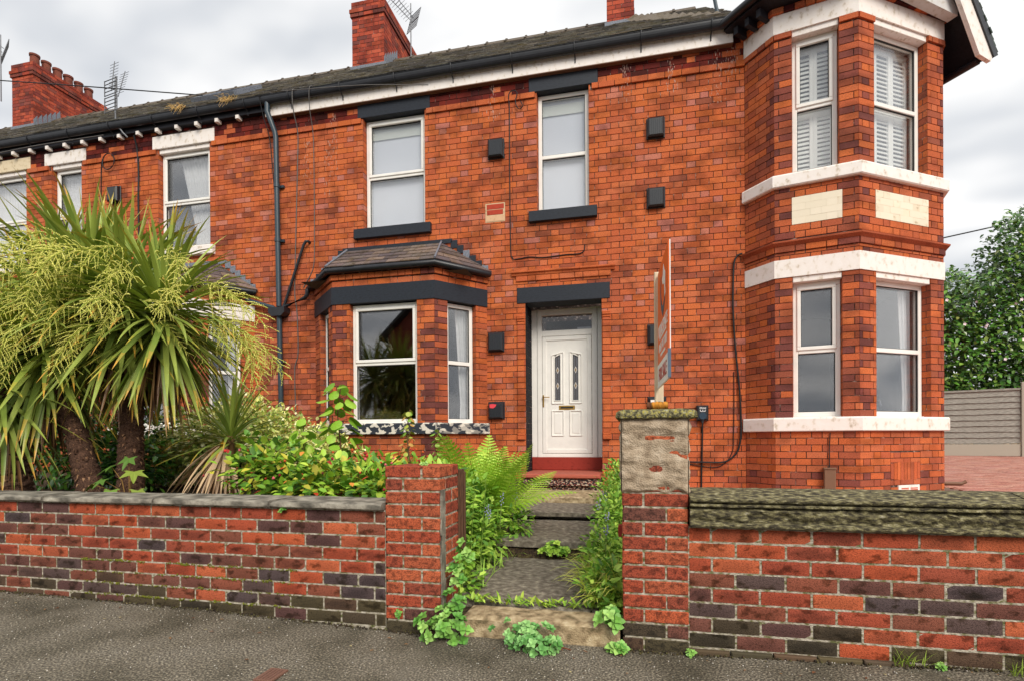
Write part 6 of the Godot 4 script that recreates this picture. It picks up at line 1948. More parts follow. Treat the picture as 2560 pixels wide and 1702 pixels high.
# ---------------------------------------------------------------- right background
func far_right() -> void:
	var A := Vector3(8.2, 0.45, -9.62); var B := Vector3(10.02, 0.46, -8.92)
	var d = (B - A).normalized(); var n := Vector3(-d.z, 0, d.x)
	if n.z < 0: n = -n
	for k in 2:
		var o = A + (B - A) * k + d * 0.14 * k
		var ln := A.distance_to(B)
		var f := thing("fence_panel", ["weathered grey fence panel of overlapping boards beside the corner bay", "weathered grey fence panel beyond the concrete post at the picture edge"][k], "fence", o)
		for i in 9:
			var b := MB.new()
			var y = 0.33 + 0.158 * i
			var w = rng.randf_range(0.168, 0.178)
			# wavy-edged board tilted to lap the one below
			b.grid(14, 2, func(a, j):
				var u = ln * a / 14.0
				var yy = y + w * j / 2.0 + (0.006 * sin(u * 7.0 + i * 2.1) if j == 0 else 0.0)
				return d * u + Vector3.UP * yy + n * (0.045 - 0.028 * j / 2.0), W, n)
			b.quad(Vector3.UP * y + n * 0.045, d * ln + Vector3.UP * y + n * 0.045, d * ln + Vector3.UP * y + n * 0.02, Vector3.UP * y + n * 0.02, W, Vector3.DOWN)
			part(f, "board", b.mesh(), M.oldwood)
		var b2 := MB.new()
		b2.box(Transform3D(Basis(d * ln, Vector3.UP * 0.05, n * 0.06), d * ln / 2 + Vector3.UP * 1.775), W)
		part(f, "capping", b2.mesh(), M.oldwood)
		b2 = MB.new()
		b2.cbox(Transform3D(Basis(d * ln, Vector3.UP * 0.32, n * 0.05), d * ln / 2 + Vector3.UP * 0.15), 0.006, W)
		part(f, "gravel_board", b2.mesh(), M.postconc)
		b2 = MB.new()
		b2.cbox(Transform3D(Basis(d * 0.11, Vector3.UP * 2.0, n * 0.1), d * (ln + 0.07) + Vector3.UP * 0.95 - n * 0.02), 0.01, W)
		part(f, "post", b2.mesh(), M.postconc)
	# broad-leaved tree behind the fence
	var tr := thing("garden_tree", "dense glossy green tree with pale branching trunks behind the fence", "tree", Vector3(10.6, 0.4, -11.2))
	var tb := MB.new()
	var rg := RandomNumberGenerator.new()
	rg.seed = 55
	var tips := []
	for k in 13:
		var a = rg.randf_range(-2.2, 2.2)
		var p = Vector3(a * 0.5, 0.0, rg.randf_range(-0.4, 0.4))
		var q = Vector3(a * 0.75, 1.9, rg.randf_range(-0.5, 0.8))
		var r := Vector3(a * 1.35 + rg.randf_range(-0.5, 0.5), rg.randf_range(3.0, 4.2), rg.randf_range(-0.6, 0.9))
		var s = Vector3(a * 1.5 + rg.randf_range(-0.8, 0.8), rg.randf_range(4.6, 6.6), rg.randf_range(-0.6, 0.8))
		tb.tube([p, q, r, s], 0.085, 0.015, 7, jit(lin(176, 150, 116), 0.15))
		tips.append(s); tips.append(r)
	part(tr, "trunk", tb.mesh(), M.twig)
	var cr := MB.new()
	var cn := FastNoiseLite.new()
	cn.seed = 3; cn.frequency = 0.55
	var cols := [lin(84, 124, 48), lin(68, 106, 42), lin(104, 142, 56), lin(56, 90, 38), lin(124, 156, 72)]
	var made := 0
	while made < 30000:
		var p = Vector3(rg.randf_range(-3.2, 4.2), rg.randf_range(1.7, 7.4), rg.randf_range(-0.9, 1.5))
		var topy := 5.9 + 0.9 * sin(p.x * 1.3 + 0.5) + 0.5 * sin(p.x * 3.1)
		if p.x > 0.55 and p.x < 1.0: topy += 1.5
		if p.y > topy: continue
		if cn.get_noise_3d(p.x * 2.4, p.y * 2.4, p.z * 2.4) < -0.26: continue
		var dir := Vector3(rg.randf_range(-1, 1), rg.randf_range(-0.9, 0.5), rg.randf_range(-0.2, 1.0)).normalized()
		var c: Color = cols[rg.randi() % 5]
		leaf(cr, p, dir, Vector3(rg.randf_range(-0.4, 0.4), 1, 0.6).normalized(), rg.randf_range(0.12, 0.19), 0.6, Color(c.r * rg.randf_range(0.8, 1.2), c.g * rg.randf_range(0.8, 1.2), c.b), 0.25)
		made += 1
	part(tr, "crown", cr.mesh(), M.glossy)
	var bl := MB.new()
	for k in 24:
		var p = Vector3(rg.randf_range(-2.6, 2.0), rg.randf_range(2.2, 4.6), rg.randf_range(1.2, 1.7))
		for j in 5:
			var a = TAU * j / 5.0
			leaf(bl, p, Vector3(cos(a), sin(a), 0.4).normalized(), Vector3.BACK, 0.05, 0.8, lin(236, 214, 222), 0.1)
	part(tr, "blossom", bl.mesh(), M.flower)
	# low stub of pipe by the corner
	var st := thing("pipe_stub", "short rusty pipe lying on the drive by the corner of the bay", "pipe", Vector3(4.35, 0.30, -0.9))
	var b3 := MB.new()
	b3.tube([Vector3(-0.25, 0.03, 0), Vector3(0.15, 0.03, 0.05), Vector3(0.2, 0.06, 0.06)], 0.025, 0.025, 8, W)
	part(st, "tube", b3.mesh(), M.brown)

# ---------------------------------------------------------------- the other side of the road, mirrored in the windows
func across_the_road() -> void:
	var h = thing("opposite_house", "brick house with a slate gable across the road, mirrored in the bay window", "house", Vector3(-10.7, -0.2, 22.0))
	var b := MB.new()
	b.prism(Vector3(-13.9, 0, 22.0), Vector3.RIGHT, Vector3.UP, Vector3(0, 0, 8), [Vector2(0, -0.3), Vector2(6.4, -0.3), Vector2(6.4, 7.0), Vector2(3.2, 10.0), Vector2(0, 7.0)], W)
	wpart(h, "wall", b, mat("opposite brick", srgb(138, 66, 50), 0.9, M.grain, Vector3(0.8, 1.6, 0.8)))
	b = MB.new()
	b.prism(Vector3(-13.9, 0, 21.6), Vector3.RIGHT, Vector3.UP, Vector3(0, 0, 8.8), [Vector2(-0.4, 6.7), Vector2(3.2, 10.1), Vector2(6.8, 6.7), Vector2(6.8, 6.9), Vector2(3.2, 10.4), Vector2(-0.4, 6.9)], g(0.08))
	wpart(h, "roof", b, M.slate)
	for q in [[-13.0, 3.9], [-10.0, 3.9], [-13.0, 0.6], [-10.0, 0.6]]:
		b = MB.new()
		b.ab(Vector3(q[0], q[1], 21.9), Vector3(q[0] + 1.5, q[1] + 1.7, 21.98))
		wpart(h, "window", b, M.upvc)
		b = MB.new()
		b.ab(Vector3(q[0] + 0.1, q[1] + 0.1, 21.88), Vector3(q[0] + 1.4, q[1] + 1.6, 21.9))
		wpart(h, "window_pane", b, mat("dark pane", srgb(60, 66, 72), 0.1))
	var h2 := thing("opposite_house", "stone gabled house across the road, mirrored in the side of the bay", "house", Vector3(14.0, -0.2, 24.0))
	b = MB.new()
	b.prism(Vector3(9.0, 0, 24.0), Vector3.RIGHT, Vector3.UP, Vector3(0, 0, 8), [Vector2(0, -0.3), Vector2(9, -0.3), Vector2(9, 6.0), Vector2(4.5, 10), Vector2(0, 6.0)], W)
	wpart(h2, "wall", b, mat("stone", srgb(150, 130, 100), 0.9, M.grain, Vector3(0.8, 1.2, 0.8)))
	for k in 3:
		b = MB.new()
		b.ab(Vector3(10 + 2.6 * k, 3.4, 23.9), Vector3(11.2 + 2.6 * k, 5.2, 23.98))
		wpart(h2, "window", b, M.upvc)
	for q in [[4.2, 21.0, 3.6, "round green tree across the road, mirrored in the windows"], [20.0, 20.0, 4.5, "taller green tree across the road, mirrored in the corner bay"], [-19.5, 21.0, 4.2, "broad green tree across the road, mirrored at the left"]]:
		var t := thing("street_tree", q[3], "tree", Vector3(q[0], -0.2, q[1]))
		b = MB.new()
		b.tube([Vector3.ZERO, Vector3(0.05, 1.6, 0), Vector3(0, q[2], 0)], 0.14, 0.05, 8, lin(96, 80, 64))
		part(t, "trunk", b.mesh(), M.twig)
		b = MB.new()
		for k in 1400:
			var v := Vector3(rng.randfn(0, 1), rng.randfn(0, 1), rng.randfn(0, 1)).normalized() * pow(rng.randf(), 0.4)
			leaf(b, Vector3(v.x * 2.0, q[2] * 0.62 + v.y * q[2] * 0.45, v.z * 2.0), Vector3(rng.randf_range(-1, 1), rng.randf_range(-1, 0.4), rng.randf_range(-1, 1)).normalized(), Vector3.UP, 0.22, 0.6, jit(lin(70, 108, 44), 0.3), 0.2)
		part(t, "crown", b.mesh(), M.leaf)

# ---------------------------------------------------------------- plants
# one small leaf: two halves folded along the midrib
func leaf(b: MB, p: Vector3, dir: Vector3, up: Vector3, l: float, wr: float, col: Color, fold: float) -> void:
	var s = dir.cross(up)
	if s.length() < 0.05: s = dir.cross(Vector3.RIGHT)
	s = s.normalized()
	var n := s.cross(dir).normalized()
	var w = l * wr * 0.5
	var m1 := p + dir * (l * 0.33); var m2 := p + dir * (l * 0.72) - n * (l * 0.04)
	var tip := p + dir * l - n * (l * 0.12)
	for sg in [-1.0, 1.0]:
		var a = m1 + s * (w * sg) + n * (w * fold); var c = m2 + s * (w * 0.72 * sg) + n * (w * fold * 0.6)
		var nn = (n - s * (sg * fold)).normalized()
		b.tri(p, a, m1, nn, nn, n, col)
		b.tri(m1, a, c, n, nn, nn, col); b.tri(m1, c, m2, n, nn, n, col)
		b.tri(m2, c, tip, n, nn, n, col)

func strap(b: MB, p: Vector3, d0: Vector3, l: float, w: float, sag: float, c0: Color, c1: Color, seg := 8, vee := 0.35, base_w := 0.5) -> void:
	var pts := []; var dirs := []
	var q = p; var d = d0.normalized()
	for i in seg + 1:
		pts.append(q); dirs.append(d)
		d = (d + Vector3.DOWN * (sag * (0.35 + 1.3 * float(i) / seg) / seg)).normalized()
		q += d * (l / seg)
	for i in seg:
		var r0 := []; var r1 := []
		for e in [0, 1]:
			var t := float(i + e) / seg
			var ww := w * (lerpf(base_w, 1.0, smoothstep(0.0, 0.35, t)) * (1.0 - pow(t, 3.0)) + 0.02)
			var dd: Vector3 = dirs[i + e]
			var s = dd.cross(Vector3.UP)
			if s.length() < 0.05: s = Vector3.RIGHT
			s = s.normalized()
			var n := s.cross(dd).normalized()
			var row := [pts[i + e] - s * ww * 0.5 + n * (ww * vee * 0.5), pts[i + e], pts[i + e] + s * ww * 0.5 + n * (ww * vee * 0.5), (n + s * vee).normalized(), n, (n - s * vee).normalized()]
			if e == 0: r0 = row
			else: r1 = row
		var ca := c0.lerp(c1, smoothstep(0.62, 1.0, float(i) / seg))
		for k in 2:
			b.tri(r0[k], r0[k + 1], r1[k + 1], r0[3 + k], r0[4 + k], r1[4 + k], ca)
			b.tri(r0[k], r1[k + 1], r1[k], r0[3 + k], r1[4 + k], r1[3 + k], ca)

var strap_meshes := []   # [elevation class][variant]
var dead_meshes := []
var panicle_meshes := []

func make_palm_meshes() -> void:
	for k in 12:
		var el = deg_to_rad(-62.0 + 13.0 * k)
		var row := []
		for v in 3:
			var b := MB.new()
			var green: Color = [lin(146, 164, 72), lin(162, 178, 86), lin(124, 146, 66)][v]
			var tip: Color = [lin(206, 178, 74), lin(150, 164, 74), lin(220, 160, 64)][v]
			strap(b, Vector3.ZERO, Vector3(0, sin(el), cos(el)), 1.0, 0.052, [0.35, 0.7, 1.05][v] * (1.0 if k > 3 else 0.5), green, tip, 9, 0.4, 0.6)
			row.append(b.mesh())
		strap_meshes.append(row)
	for v in 4:
		var b := MB.new()
		var el = deg_to_rad(-70.0 - 6.0 * v)
		strap(b, Vector3.ZERO, Vector3(0, sin(el), cos(el)), 1.0, 0.045, 0.4, [lin(150, 112, 70), lin(120, 84, 54), lin(176, 140, 96), lin(96, 66, 44)][v], [lin(120, 84, 54), lin(96, 66, 44), lin(150, 112, 70), lin(80, 54, 38)][v], 6, 0.5, 0.8)
		dead_meshes.append(b.mesh())
	for v in 6:
		var b := MB.new()
		var rg := RandomNumberGenerator.new()
		rg.seed = 900 + v
		# main axis leaves along +z rising a little, then hangs
		var axis := []
		var q = Vector3.ZERO; var d = Vector3(0, 0.55 - 0.12 * v, 1).normalized()
		for i in 13:
			axis.append(q)
			d = (d + Vector3.DOWN * (0.10 + 0.035 * v * 0.5)).normalized()
			q += d * (0.95 / 12.0)
		b.tube(axis, 0.009, 0.003, 5, lin(150, 160, 60), false)
		for i in range(3, 13):
			for sgn in 3:
				var az = TAU * (sgn / 3.0) + i * 1.1 + rg.randf_range(-0.4, 0.4)
				var td: Vector3 = (axis[mini(i + 1, 12)] - axis[maxi(i - 1, 0)]).normalized()
				var s = td.cross(Vector3.UP).normalized(); var u = s.cross(td)
				var bd := (td * 0.75 + s * cos(az) * 0.8 + u * sin(az) * 0.8).normalized()
				var l := lerpf(0.36, 0.12, float(i) / 12.0) * rg.randf_range(0.75, 1.15)
				var p: Vector3 = axis[i]
				var line := [p]
				var n := int(l / 0.011)
				var e = bd
				for m in n:
					e = (e + Vector3.DOWN * 0.035).normalized()
					p += e * 0.011
					line.append(p)
				b.tube([line[0], line[n / 2], line[n]], 0.0025, 0.0015, 3, lin(206, 208, 92), false)
				for m in range(2, n):
					if m % 2 == 1 and rg.randf() < 0.15: continue
					var c = lin(244, 238, 138) if rg.randf() < 0.7 else lin(226, 228, 110)
					var cp: Vector3 = line[m] + Vector3(rg.randf_range(-1, 1), rg.randf_range(-1, 1), rg.randf_range(-1, 1)) * 0.003
					bead(b, cp, rg.randf_range(0.0042, 0.0060), c)
		panicle_meshes.append(b.mesh())

func bead(b: MB, p: Vector3, r: float, c: Color) -> void:
	var ax := [Vector3(r, 0, 0), Vector3(0, 0, r), Vector3(-r, 0, 0), Vector3(0, 0, -r)]
	var t := Vector3(0, r, 0)
	for k in 4:
		var a: Vector3 = ax[k]; var d: Vector3 = ax[(k + 1) % 4]
		b.tri(p + t, p + a, p + d, Vector3.UP, a / r, d / r, c)
		b.tri(p - t, p + a, p + d, Vector3.DOWN, a / r, d / r, c)

func put(parent: Node3D, called: String, m: Mesh, mt: Material, at: Vector3, az: float, sc: float, tilt := 0.0) -> void:
	var o = MeshInstance3D.new()
	o.name = called; o.mesh = m; o.material_override = mt
	var bs := Basis(Vector3.UP, az) * Basis(Vector3.BACK, tilt)
	o.transform = Transform3D(bs.scaled(Vector3.ONE * sc), at)
	parent.add_child(o, true)

func trunk(parent: Node3D, pts: Array, r0: float, r1: float) -> void:
	var b := MB.new()
	var fn := FastNoiseLite.new()
	fn.seed = 21; fn.frequency = 9.0
	var c = Curve3D.new()
	for p in pts: c.add_point(p)
	c.bake_interval = 0.02
	var n := 60
	var ln := c.get_baked_length()
	b.grid(14, n, func(i, j):
		var t := float(j) / n
		var p = c.sample_baked(t * ln)
		var a = -TAU * i / 14.0
		var r := lerpf(r0, r1, t) * (1.0 + fn.get_noise_3d(cos(a) * 0.5, t * ln * 3.0, sin(a) * 0.5) * 0.28 + 0.05 * sin(t * ln * 120.0))
		return p + Vector3(cos(a) * r, 0, sin(a) * r), W, Vector3.ZERO)
	part(parent, "trunk", b.mesh(), M.bark)
	# stubs of old leaf bases
	b = MB.new()
	var cols := [lin(120, 88, 66), lin(86, 60, 46), lin(150, 116, 88), lin(64, 44, 36)]
	for k in int(ln * 520):
		var t := rng.randf()
		var p := c.sample_baked(t * ln)
		var a := rng.randf_range(0, TAU)
		var d := Vector3(cos(a), 0, sin(a))
		var r := lerpf(r0, r1, t) * 0.98
		var w := rng.randf_range(0.006, 0.014)
		var side := Vector3(-d.z, 0, d.x) * w
		var q := p + d * r
		b.flat(q - side, q + side, q + d * rng.randf_range(0.008, 0.022) + Vector3(0, rng.randf_range(-0.04, 0.03), 0), cols[rng.randi() % 4], d + Vector3.UP * 0.5)
	part(parent, "bark_scales", b.mesh(), M.twig).set_meta("kind", "stuff")

# heads: array of [centre, leaves, leaf length, dead leaves]
func palm(label: String, at: Vector3, tr: Array, r0: float, r1: float, heads: Array, pans: Array, group := "") -> Node3D:
	var t := thing("cabbage_palm", label, "palm", at, "cabbage palms behind the garden wall")
	trunk(t, tr, r0, r1)
	for h in heads:
		var ctr: Vector3 = h[0]
		var stub := MB.new()
		stub.tube([tr[tr.size() - 1], tr[tr.size() - 1].lerp(ctr, 0.6), ctr + Vector3(0, 0.05, 0)], r1 * 0.95, 0.04, 9, lin(70, 50, 38))
		part(t, "limb", stub.mesh(), M.twig)
		var n: int = h[1]
		for k in n:
			var f := (k + 0.5) / n
			var az = k * 2.39996 + rng.randf_range(-0.2, 0.2)
			# youngest stand up, oldest hang
			var el = lerpf(86.0, -72.0, pow(f, 0.78)) + rng.randf_range(-9, 9)
			var cls := clampi(int(round((el + 62.0) / 13.0)), 0, 11)
			var yo := lerpf(0.10, -0.16, f)
			put(t, "leaf", strap_meshes[cls][rng.randi() % 3], M.blade, ctr + Vector3(0, yo, 0) + Vector3(sin(az), 0, cos(az)) * 0.035, az, h[2] * rng.randf_range(0.72, 1.0) * lerpf(1.0, 1.05, smoothstep(0.1, 0.6, f)), rng.randf_range(-0.25, 0.25))
		for k in int(h[3]):
			var az = rng.randf_range(0, TAU)
			put(t, "dead_leaf", dead_meshes[rng.randi() % 4], M.blade, ctr + Vector3(sin(az) * 0.05, -0.12 - rng.randf() * 0.25, cos(az) * 0.05), az, h[2] * rng.randf_range(0.5, 0.85), rng.randf_range(-0.2, 0.2))
	for p in pans:
		put(t, "flower_panicle", panicle_meshes[rng.randi() % 6], M.flower, p[0], p[1], p[2], rng.randf_range(-0.3, 0.3))
	return t

func cloud(b: MB, ctr: Vector3, rad: Vector3, n: int, l0: float, l1: float, wr: float, cols: Array, sd: int, gaps := 0.0, hug := 0.45) -> void:
	var rg := RandomNumberGenerator.new()
	rg.seed = sd
	var fn := FastNoiseLite.new()
	fn.seed = sd; fn.frequency = 2.2
	var k := 0
	var tries := 0
	while k < n and tries < n * 6:
		tries += 1
		var v := Vector3(rg.randfn(0, 1), rg.randfn(0, 1), rg.randfn(0, 1)).normalized()
		var r := pow(rg.randf(), hug)
		var bump := 1.0 + fn.get_noise_3d(v.x * 0.9, v.y * 0.9, v.z * 0.9) * 0.42
		var p = ctr + v * rad * (r * bump)
		if fn.get_noise_3d(p.x * 2.2, p.y * 2.2, p.z * 2.2) < gaps - 0.6: continue
		var dir := (v + Vector3(rg.randf_range(-1, 1), rg.randf_range(-0.7, 0.7), rg.randf_range(-1, 1)) * 0.9).normalized()
		var c: Color = cols[rg.randi() % cols.size()]
		var kk := rg.randf_range(0.78, 1.22)
		leaf(b, p, dir, (Vector3.UP + v * 0.8).normalized(), rg.randf_range(l0, l1), wr, Color(c.r * kk, c.g * kk, c.b * kk), 0.25)
		k += 1

func shrub(called: String, label: String, category: String, at: Vector3, blobs: Array, l0: float, l1: float, wr: float, cols: Array, m: Material, stemc: Color, sd: int, hug := 0.45) -> Node3D:
	var t := thing(called, label, category, at)
	var b := MB.new()
	var st := MB.new()
	for q in blobs:
		cloud(b, q[0] - at, q[1], q[2], l0, l1, wr, cols, sd, 0.12, hug)
		sd += 1
		for k in 7:
			var p: Vector3 = q[0] - at
			var e: Vector3 = p + Vector3(rng.randf_range(-1, 1) * q[1].x, rng.randf_range(-0.3, 0.8) * q[1].y, rng.randf_range(-1, 1) * q[1].z) * 0.8
			st.tube([Vector3(p.x * 0.6, 0, p.z * 0.6), p.lerp(e, 0.3) - Vector3(0, 0.1, 0), e], 0.009, 0.003, 4, stemc, false)
	part(t, "foliage", b.mesh(), m)
	part(t, "stems", st.mesh(), M.twig)
	return t

func frond_mesh(v: int) -> ArrayMesh:
	var b := MB.new()
	var rg := RandomNumberGenerator.new()
	rg.seed = 300 + v
	var el = deg_to_rad([72.0, 58.0, 45.0, 66.0, 34.0][v])
	var q = Vector3.ZERO; var d = Vector3(0, sin(el), cos(el))
	var n := 26
	var pts := []
	for i in n + 1:
		pts.append(q)
		d = (d + Vector3.DOWN * (0.012 + 0.055 * pow(float(i) / n, 2.0))).normalized()
		q += d / n
	b.tube([pts[0], pts[6], pts[12], pts[18], pts[n]], 0.006, 0.002, 4, lin(150, 168, 60), false)
	for i in range(4, n):
		var t := float(i) / n
		var l: float = 0.20 * sin(PI * clampf(pow(t, 0.75), 0.0, 1.0)) + 0.012
		var td: Vector3 = (pts[i + 1] - pts[i - 1]).normalized()
		var s = Vector3.RIGHT
		var u = s.cross(td).normalized()
		if u.y < 0: u = -u
		for sg in [-1.0, 1.0]:
			var pd = (s * sg + td * 0.42 - u * 0.12).normalized()
			var c = jit([lin(164, 200, 60), lin(148, 190, 56), lin(180, 210, 76)][rg.randi() % 3], 0.1)
			# each pinna carries small lobes on both sides
			var m = 6
			for j in m:
				var a: Vector3 = pts[i] + pd * (l * j / m) - u * (0.03 * l * j / m)
				var w = 0.017 * (1.0 - float(j) / m) + 0.005
				for s2 in [-1.0, 1.0]:
					b.flat(a, a + pd * (l / m * 1.25), a + pd * (l / m * 0.9) + td * (w * s2), c, u)
	return b.mesh()

func round_leaf(col: Color) -> ArrayMesh:
	var b := MB.new()
	var n := 11
	for k in n:
		var a0 := TAU * k / n; var a1 := TAU * (k + 1) / n
		var f := func(a: float) -> Vector3:
			var r := 0.5 * (1.0 - 0.18 * cos(a)) * (1.0 + 0.04 * sin(a * 7.0))
			if absf(wrapf(a, -PI, PI)) < 0.3: r *= 1.15
			return Vector3(sin(a) * r * 0.92, -0.16 * pow(absf(sin(a)) * r, 1.0), 0.5 + cos(a) * r)
		var n0 = Vector3(sin(a0) * 0.25, 1, 0.1).normalized(); var n1 = Vector3(sin(a1) * 0.25, 1, 0.1).normalized()
		b.tri(Vector3(0, 0.02, 0.5), f.call(a0), f.call(a1), Vector3.UP, n0, n1, col * (1.0 if k % 2 else 0.92))
	return b.mesh()

func lobed_leaf(col: Color) -> ArrayMesh:
	var b := MB.new()
	var out := []
	for k in 5:
		var a = deg_to_rad(-110.0 + 55.0 * k)
		var r: float = [0.55, 0.85, 1.0, 0.85, 0.55][k]
		out.append(Vector2(sin(a - 0.16) * r * 0.72, cos(a - 0.16) * r * 0.72))
		out.append(Vector2(sin(a) * r, cos(a) * r))
		out.append(Vector2(sin(a + 0.16) * r * 0.72, cos(a + 0.16) * r * 0.72))
		if k < 4:
			var m = deg_to_rad(-110.0 + 55.0 * k + 27.5)
			out.append(Vector2(sin(m) * 0.4, cos(m) * 0.4))
	for k in out.size() - 1:
		b.flat(Vector3.ZERO, Vector3(out[k].x, -0.18 * out[k].length_squared(), out[k].y), Vector3(out[k + 1].x, -0.18 * out[k + 1].length_squared(), out[k + 1].y), col * (1.0 if k % 2 else 0.93), Vector3.UP)
	return b.mesh()

func plants() -> void:
	make_palm_meshes()
	# tall palm in the middle of the group
	var p1 := []
	# sprays stand out all over the side of the crown that gets the light, and hang at their ends
	for k in 66:
		var az = deg_to_rad(-112.0 + 224.0 * fmod(k * 0.618, 1.0))
		var hd: Vector3 = [Vector3(-0.05, 1.72, 0.0), Vector3(0.42, 1.64, 0.05), Vector3(-0.55, 1.86, -0.1), Vector3(-1.0, 1.82, -0.1)][[0, 1, 2, 0, 1, 3][k % 6]]
		p1.append([hd + Vector3(sin(az) * 0.40, rng.randf_range(-0.2, 0.46), cos(az) * 0.40), az, rng.randf_range(0.55, 0.8)])
	for k in 6:
		p1.append([Vector3(0.62, 1.62 + rng.randf_range(-0.12, 0.16), -0.05), rng.randf_range(1.3, 1.8), rng.randf_range(0.85, 1.05)])
	palm("tallest cabbage palm with bright yellow green flower sprays behind the garden wall", Vector3(-4.33, 0.42, 4.0), [Vector3(0, 0, 0), Vector3(0.0, 0.4, 0), Vector3(0.02, 0.9, 0.0), Vector3(0.02, 1.25, 0.0)], 0.105, 0.085, [[Vector3(-0.05, 1.76, 0.0), 300, 1.02, 110], [Vector3(0.42, 1.66, 0.05), 260, 0.90, 60], [Vector3(-0.55, 1.95, -0.1), 250, 1.04, 10], [Vector3(-1.1, 1.9, -0.2), 200, 1.02, 0]], p1)
	var p2 := []
	for k in 32:
		var az = deg_to_rad(-110.0 + 210.0 * fmod(k * 0.618, 1.0))
		p2.append([Vector3(-0.5 + sin(az) * 0.32, 1.42 + rng.randf_range(-0.1, 0.35), cos(az) * 0.32), az, rng.randf_range(0.6, 0.85)])
	palm("leaning cabbage palm with a rough slanting trunk left of the tallest", Vector3(-4.46, 0.42, 4.22), [Vector3(0, 0, 0), Vector3(-0.09, 0.35, 0), Vector3(-0.2, 0.68, 0), Vector3(-0.36, 0.95, 0), Vector3(-0.45, 1.2, 0)], 0.10, 0.075, [[Vector3(-0.5, 1.42, 0), 290, 0.95, 60]], p2)
	palm("low cabbage palm with a shaggy brown skirt at the left picture edge", Vector3(-5.05, 0.42, 4.45), [Vector3(0, 0, 0), Vector3(0.0, 0.25, 0), Vector3(-0.02, 0.5, 0)], 0.16, 0.12, [[Vector3(-0.06, 0.98, 0.0), 110, 0.85, 110]], [])
	# fibres hanging round the low trunk
	# young palm
	var yp := thing("young_palm", "young spiky cabbage palm with a skirt of bleached dead leaves", "palm", Vector3(-3.66, 0.5, 3.6))
	for k in 64:
		var f := (k + 0.5) / 64.0
		var az = k * 2.39996
		var el = lerpf(88.0, -8.0, pow(f, 1.1)) + rng.randf_range(-6, 6)
		put(yp, "leaf", strap_meshes[clampi(int(round((el + 62.0) / 13.0)), 0, 11)][2 if rng.randf() < 0.6 else 0], M.blade, Vector3(0.02, 0.55 - 0.08 * f, 0), az, rng.randf_range(0.55, 0.74), rng.randf_range(-0.1, 0.1))
	var pale := []
	for v in 3:
		var b := MB.new()
		var el = deg_to_rad([-30.0, -48.0, -62.0][v])
		strap(b, Vector3.ZERO, Vector3(0, sin(el), cos(el)), 1.0, 0.05, 0.75, [lin(206, 178, 142), lin(186, 154, 120), lin(158, 126, 96)][v], [lin(190, 160, 124), lin(150, 118, 90), lin(170, 140, 110)][v], 7, 0.5, 0.8)
		pale.append(b.mesh())
	for k in 58:
		var az = rng.randf_range(-2.3, 0.9)
		put(yp, "dead_leaf", pale[rng.randi() % 3], M.blade, Vector3(-0.02, 0.5 - rng.randf() * 0.12, 0), az, rng.randf_range(0.5, 0.72), rng.randf_range(-0.15, 0.15))
	for k in 5:
		put(yp, "yellow_leaf", (func():
			var b := MB.new()
			strap(b, Vector3.ZERO, Vector3(0, -0.6, 0.6), 1.0, 0.09, 0.5, lin(226, 170, 40), lin(214, 128, 40), 6, 0.4, 0.9)
			return b.mesh()).call(), M.blade, Vector3(-0.03, 0.5, 0.02), rng.randf_range(-0.7, 0.5), rng.randf_range(0.16, 0.26))
	var stalk := MB.new()
	stalk.tube([Vector3(0, -0.1, 0), Vector3(0.0, 0.3, 0), Vector3(0.02, 0.55, 0)], 0.05, 0.035, 8, lin(120, 90, 60))
	part(yp, "stem", stalk.mesh(), M.twig)
	# shrubs
	var vg := [lin(246, 240, 170), lin(250, 246, 194), lin(238, 236, 146), lin(182, 200, 100), lin(140, 172, 78), lin(226, 228, 130)]
	shrub("variegated_shrub", "cream and green variegated shrub spreading behind the young palm", "shrub", Vector3(-4.9, 0.45, 2.3), [[Vector3(-5.5, 0.78, 2.35), Vector3(0.6, 0.36, 0.5), 3000], [Vector3(-4.95, 1.0, 2.45), Vector3(0.6, 0.44, 0.5), 3400], [Vector3(-4.45, 1.12, 2.4), Vector3(0.5, 0.40, 0.45), 3000], [Vector3(-4.0, 0.95, 2.4), Vector3(0.45, 0.38, 0.45), 2400]], 0.045, 0.075, 0.55, vg, M.leaf, lin(110, 120, 70), 41)
	shrub("variegated_shrub", "smaller cream variegated shrub against the bay window sill", "shrub", Vector3(-3.95, 0.45, 1.8), [[Vector3(-3.95, 0.85, 1.75), Vector3(0.42, 0.34, 0.32), 2200], [Vector3(-3.6, 0.72, 1.9), Vector3(0.36, 0.28, 0.3), 1400]], 0.04, 0.07, 0.55, vg, M.leaf, lin(110, 120, 70), 51)
	var dg := [lin(66, 116, 40), lin(92, 146, 50), lin(52, 92, 36), lin(118, 168, 64), lin(44, 80, 32)]
	shrub("laurel_bush", "dark glossy green bush filling the gap between the palm trunks", "shrub", Vector3(-5.6, 0.42, 3.0), [[Vector3(-5.7, 0.95, 3.0), Vector3(0.75, 0.62, 0.45), 1900], [Vector3(-5.3, 0.72, 3.2), Vector3(0.42, 0.42, 0.35), 1100], [Vector3(-6.5, 1.0, 3.0), Vector3(0.8, 0.7, 0.5), 1400]], 0.06, 0.10, 0.5, dg, M.glossy, lin(80, 70, 50), 61)
	var hy := [lin(134, 176, 50), lin(152, 188, 58), lin(172, 198, 72), lin(108, 154, 46), lin(92, 140, 46), lin(120, 166, 50), lin(78, 122, 44), lin(190, 184, 64)]
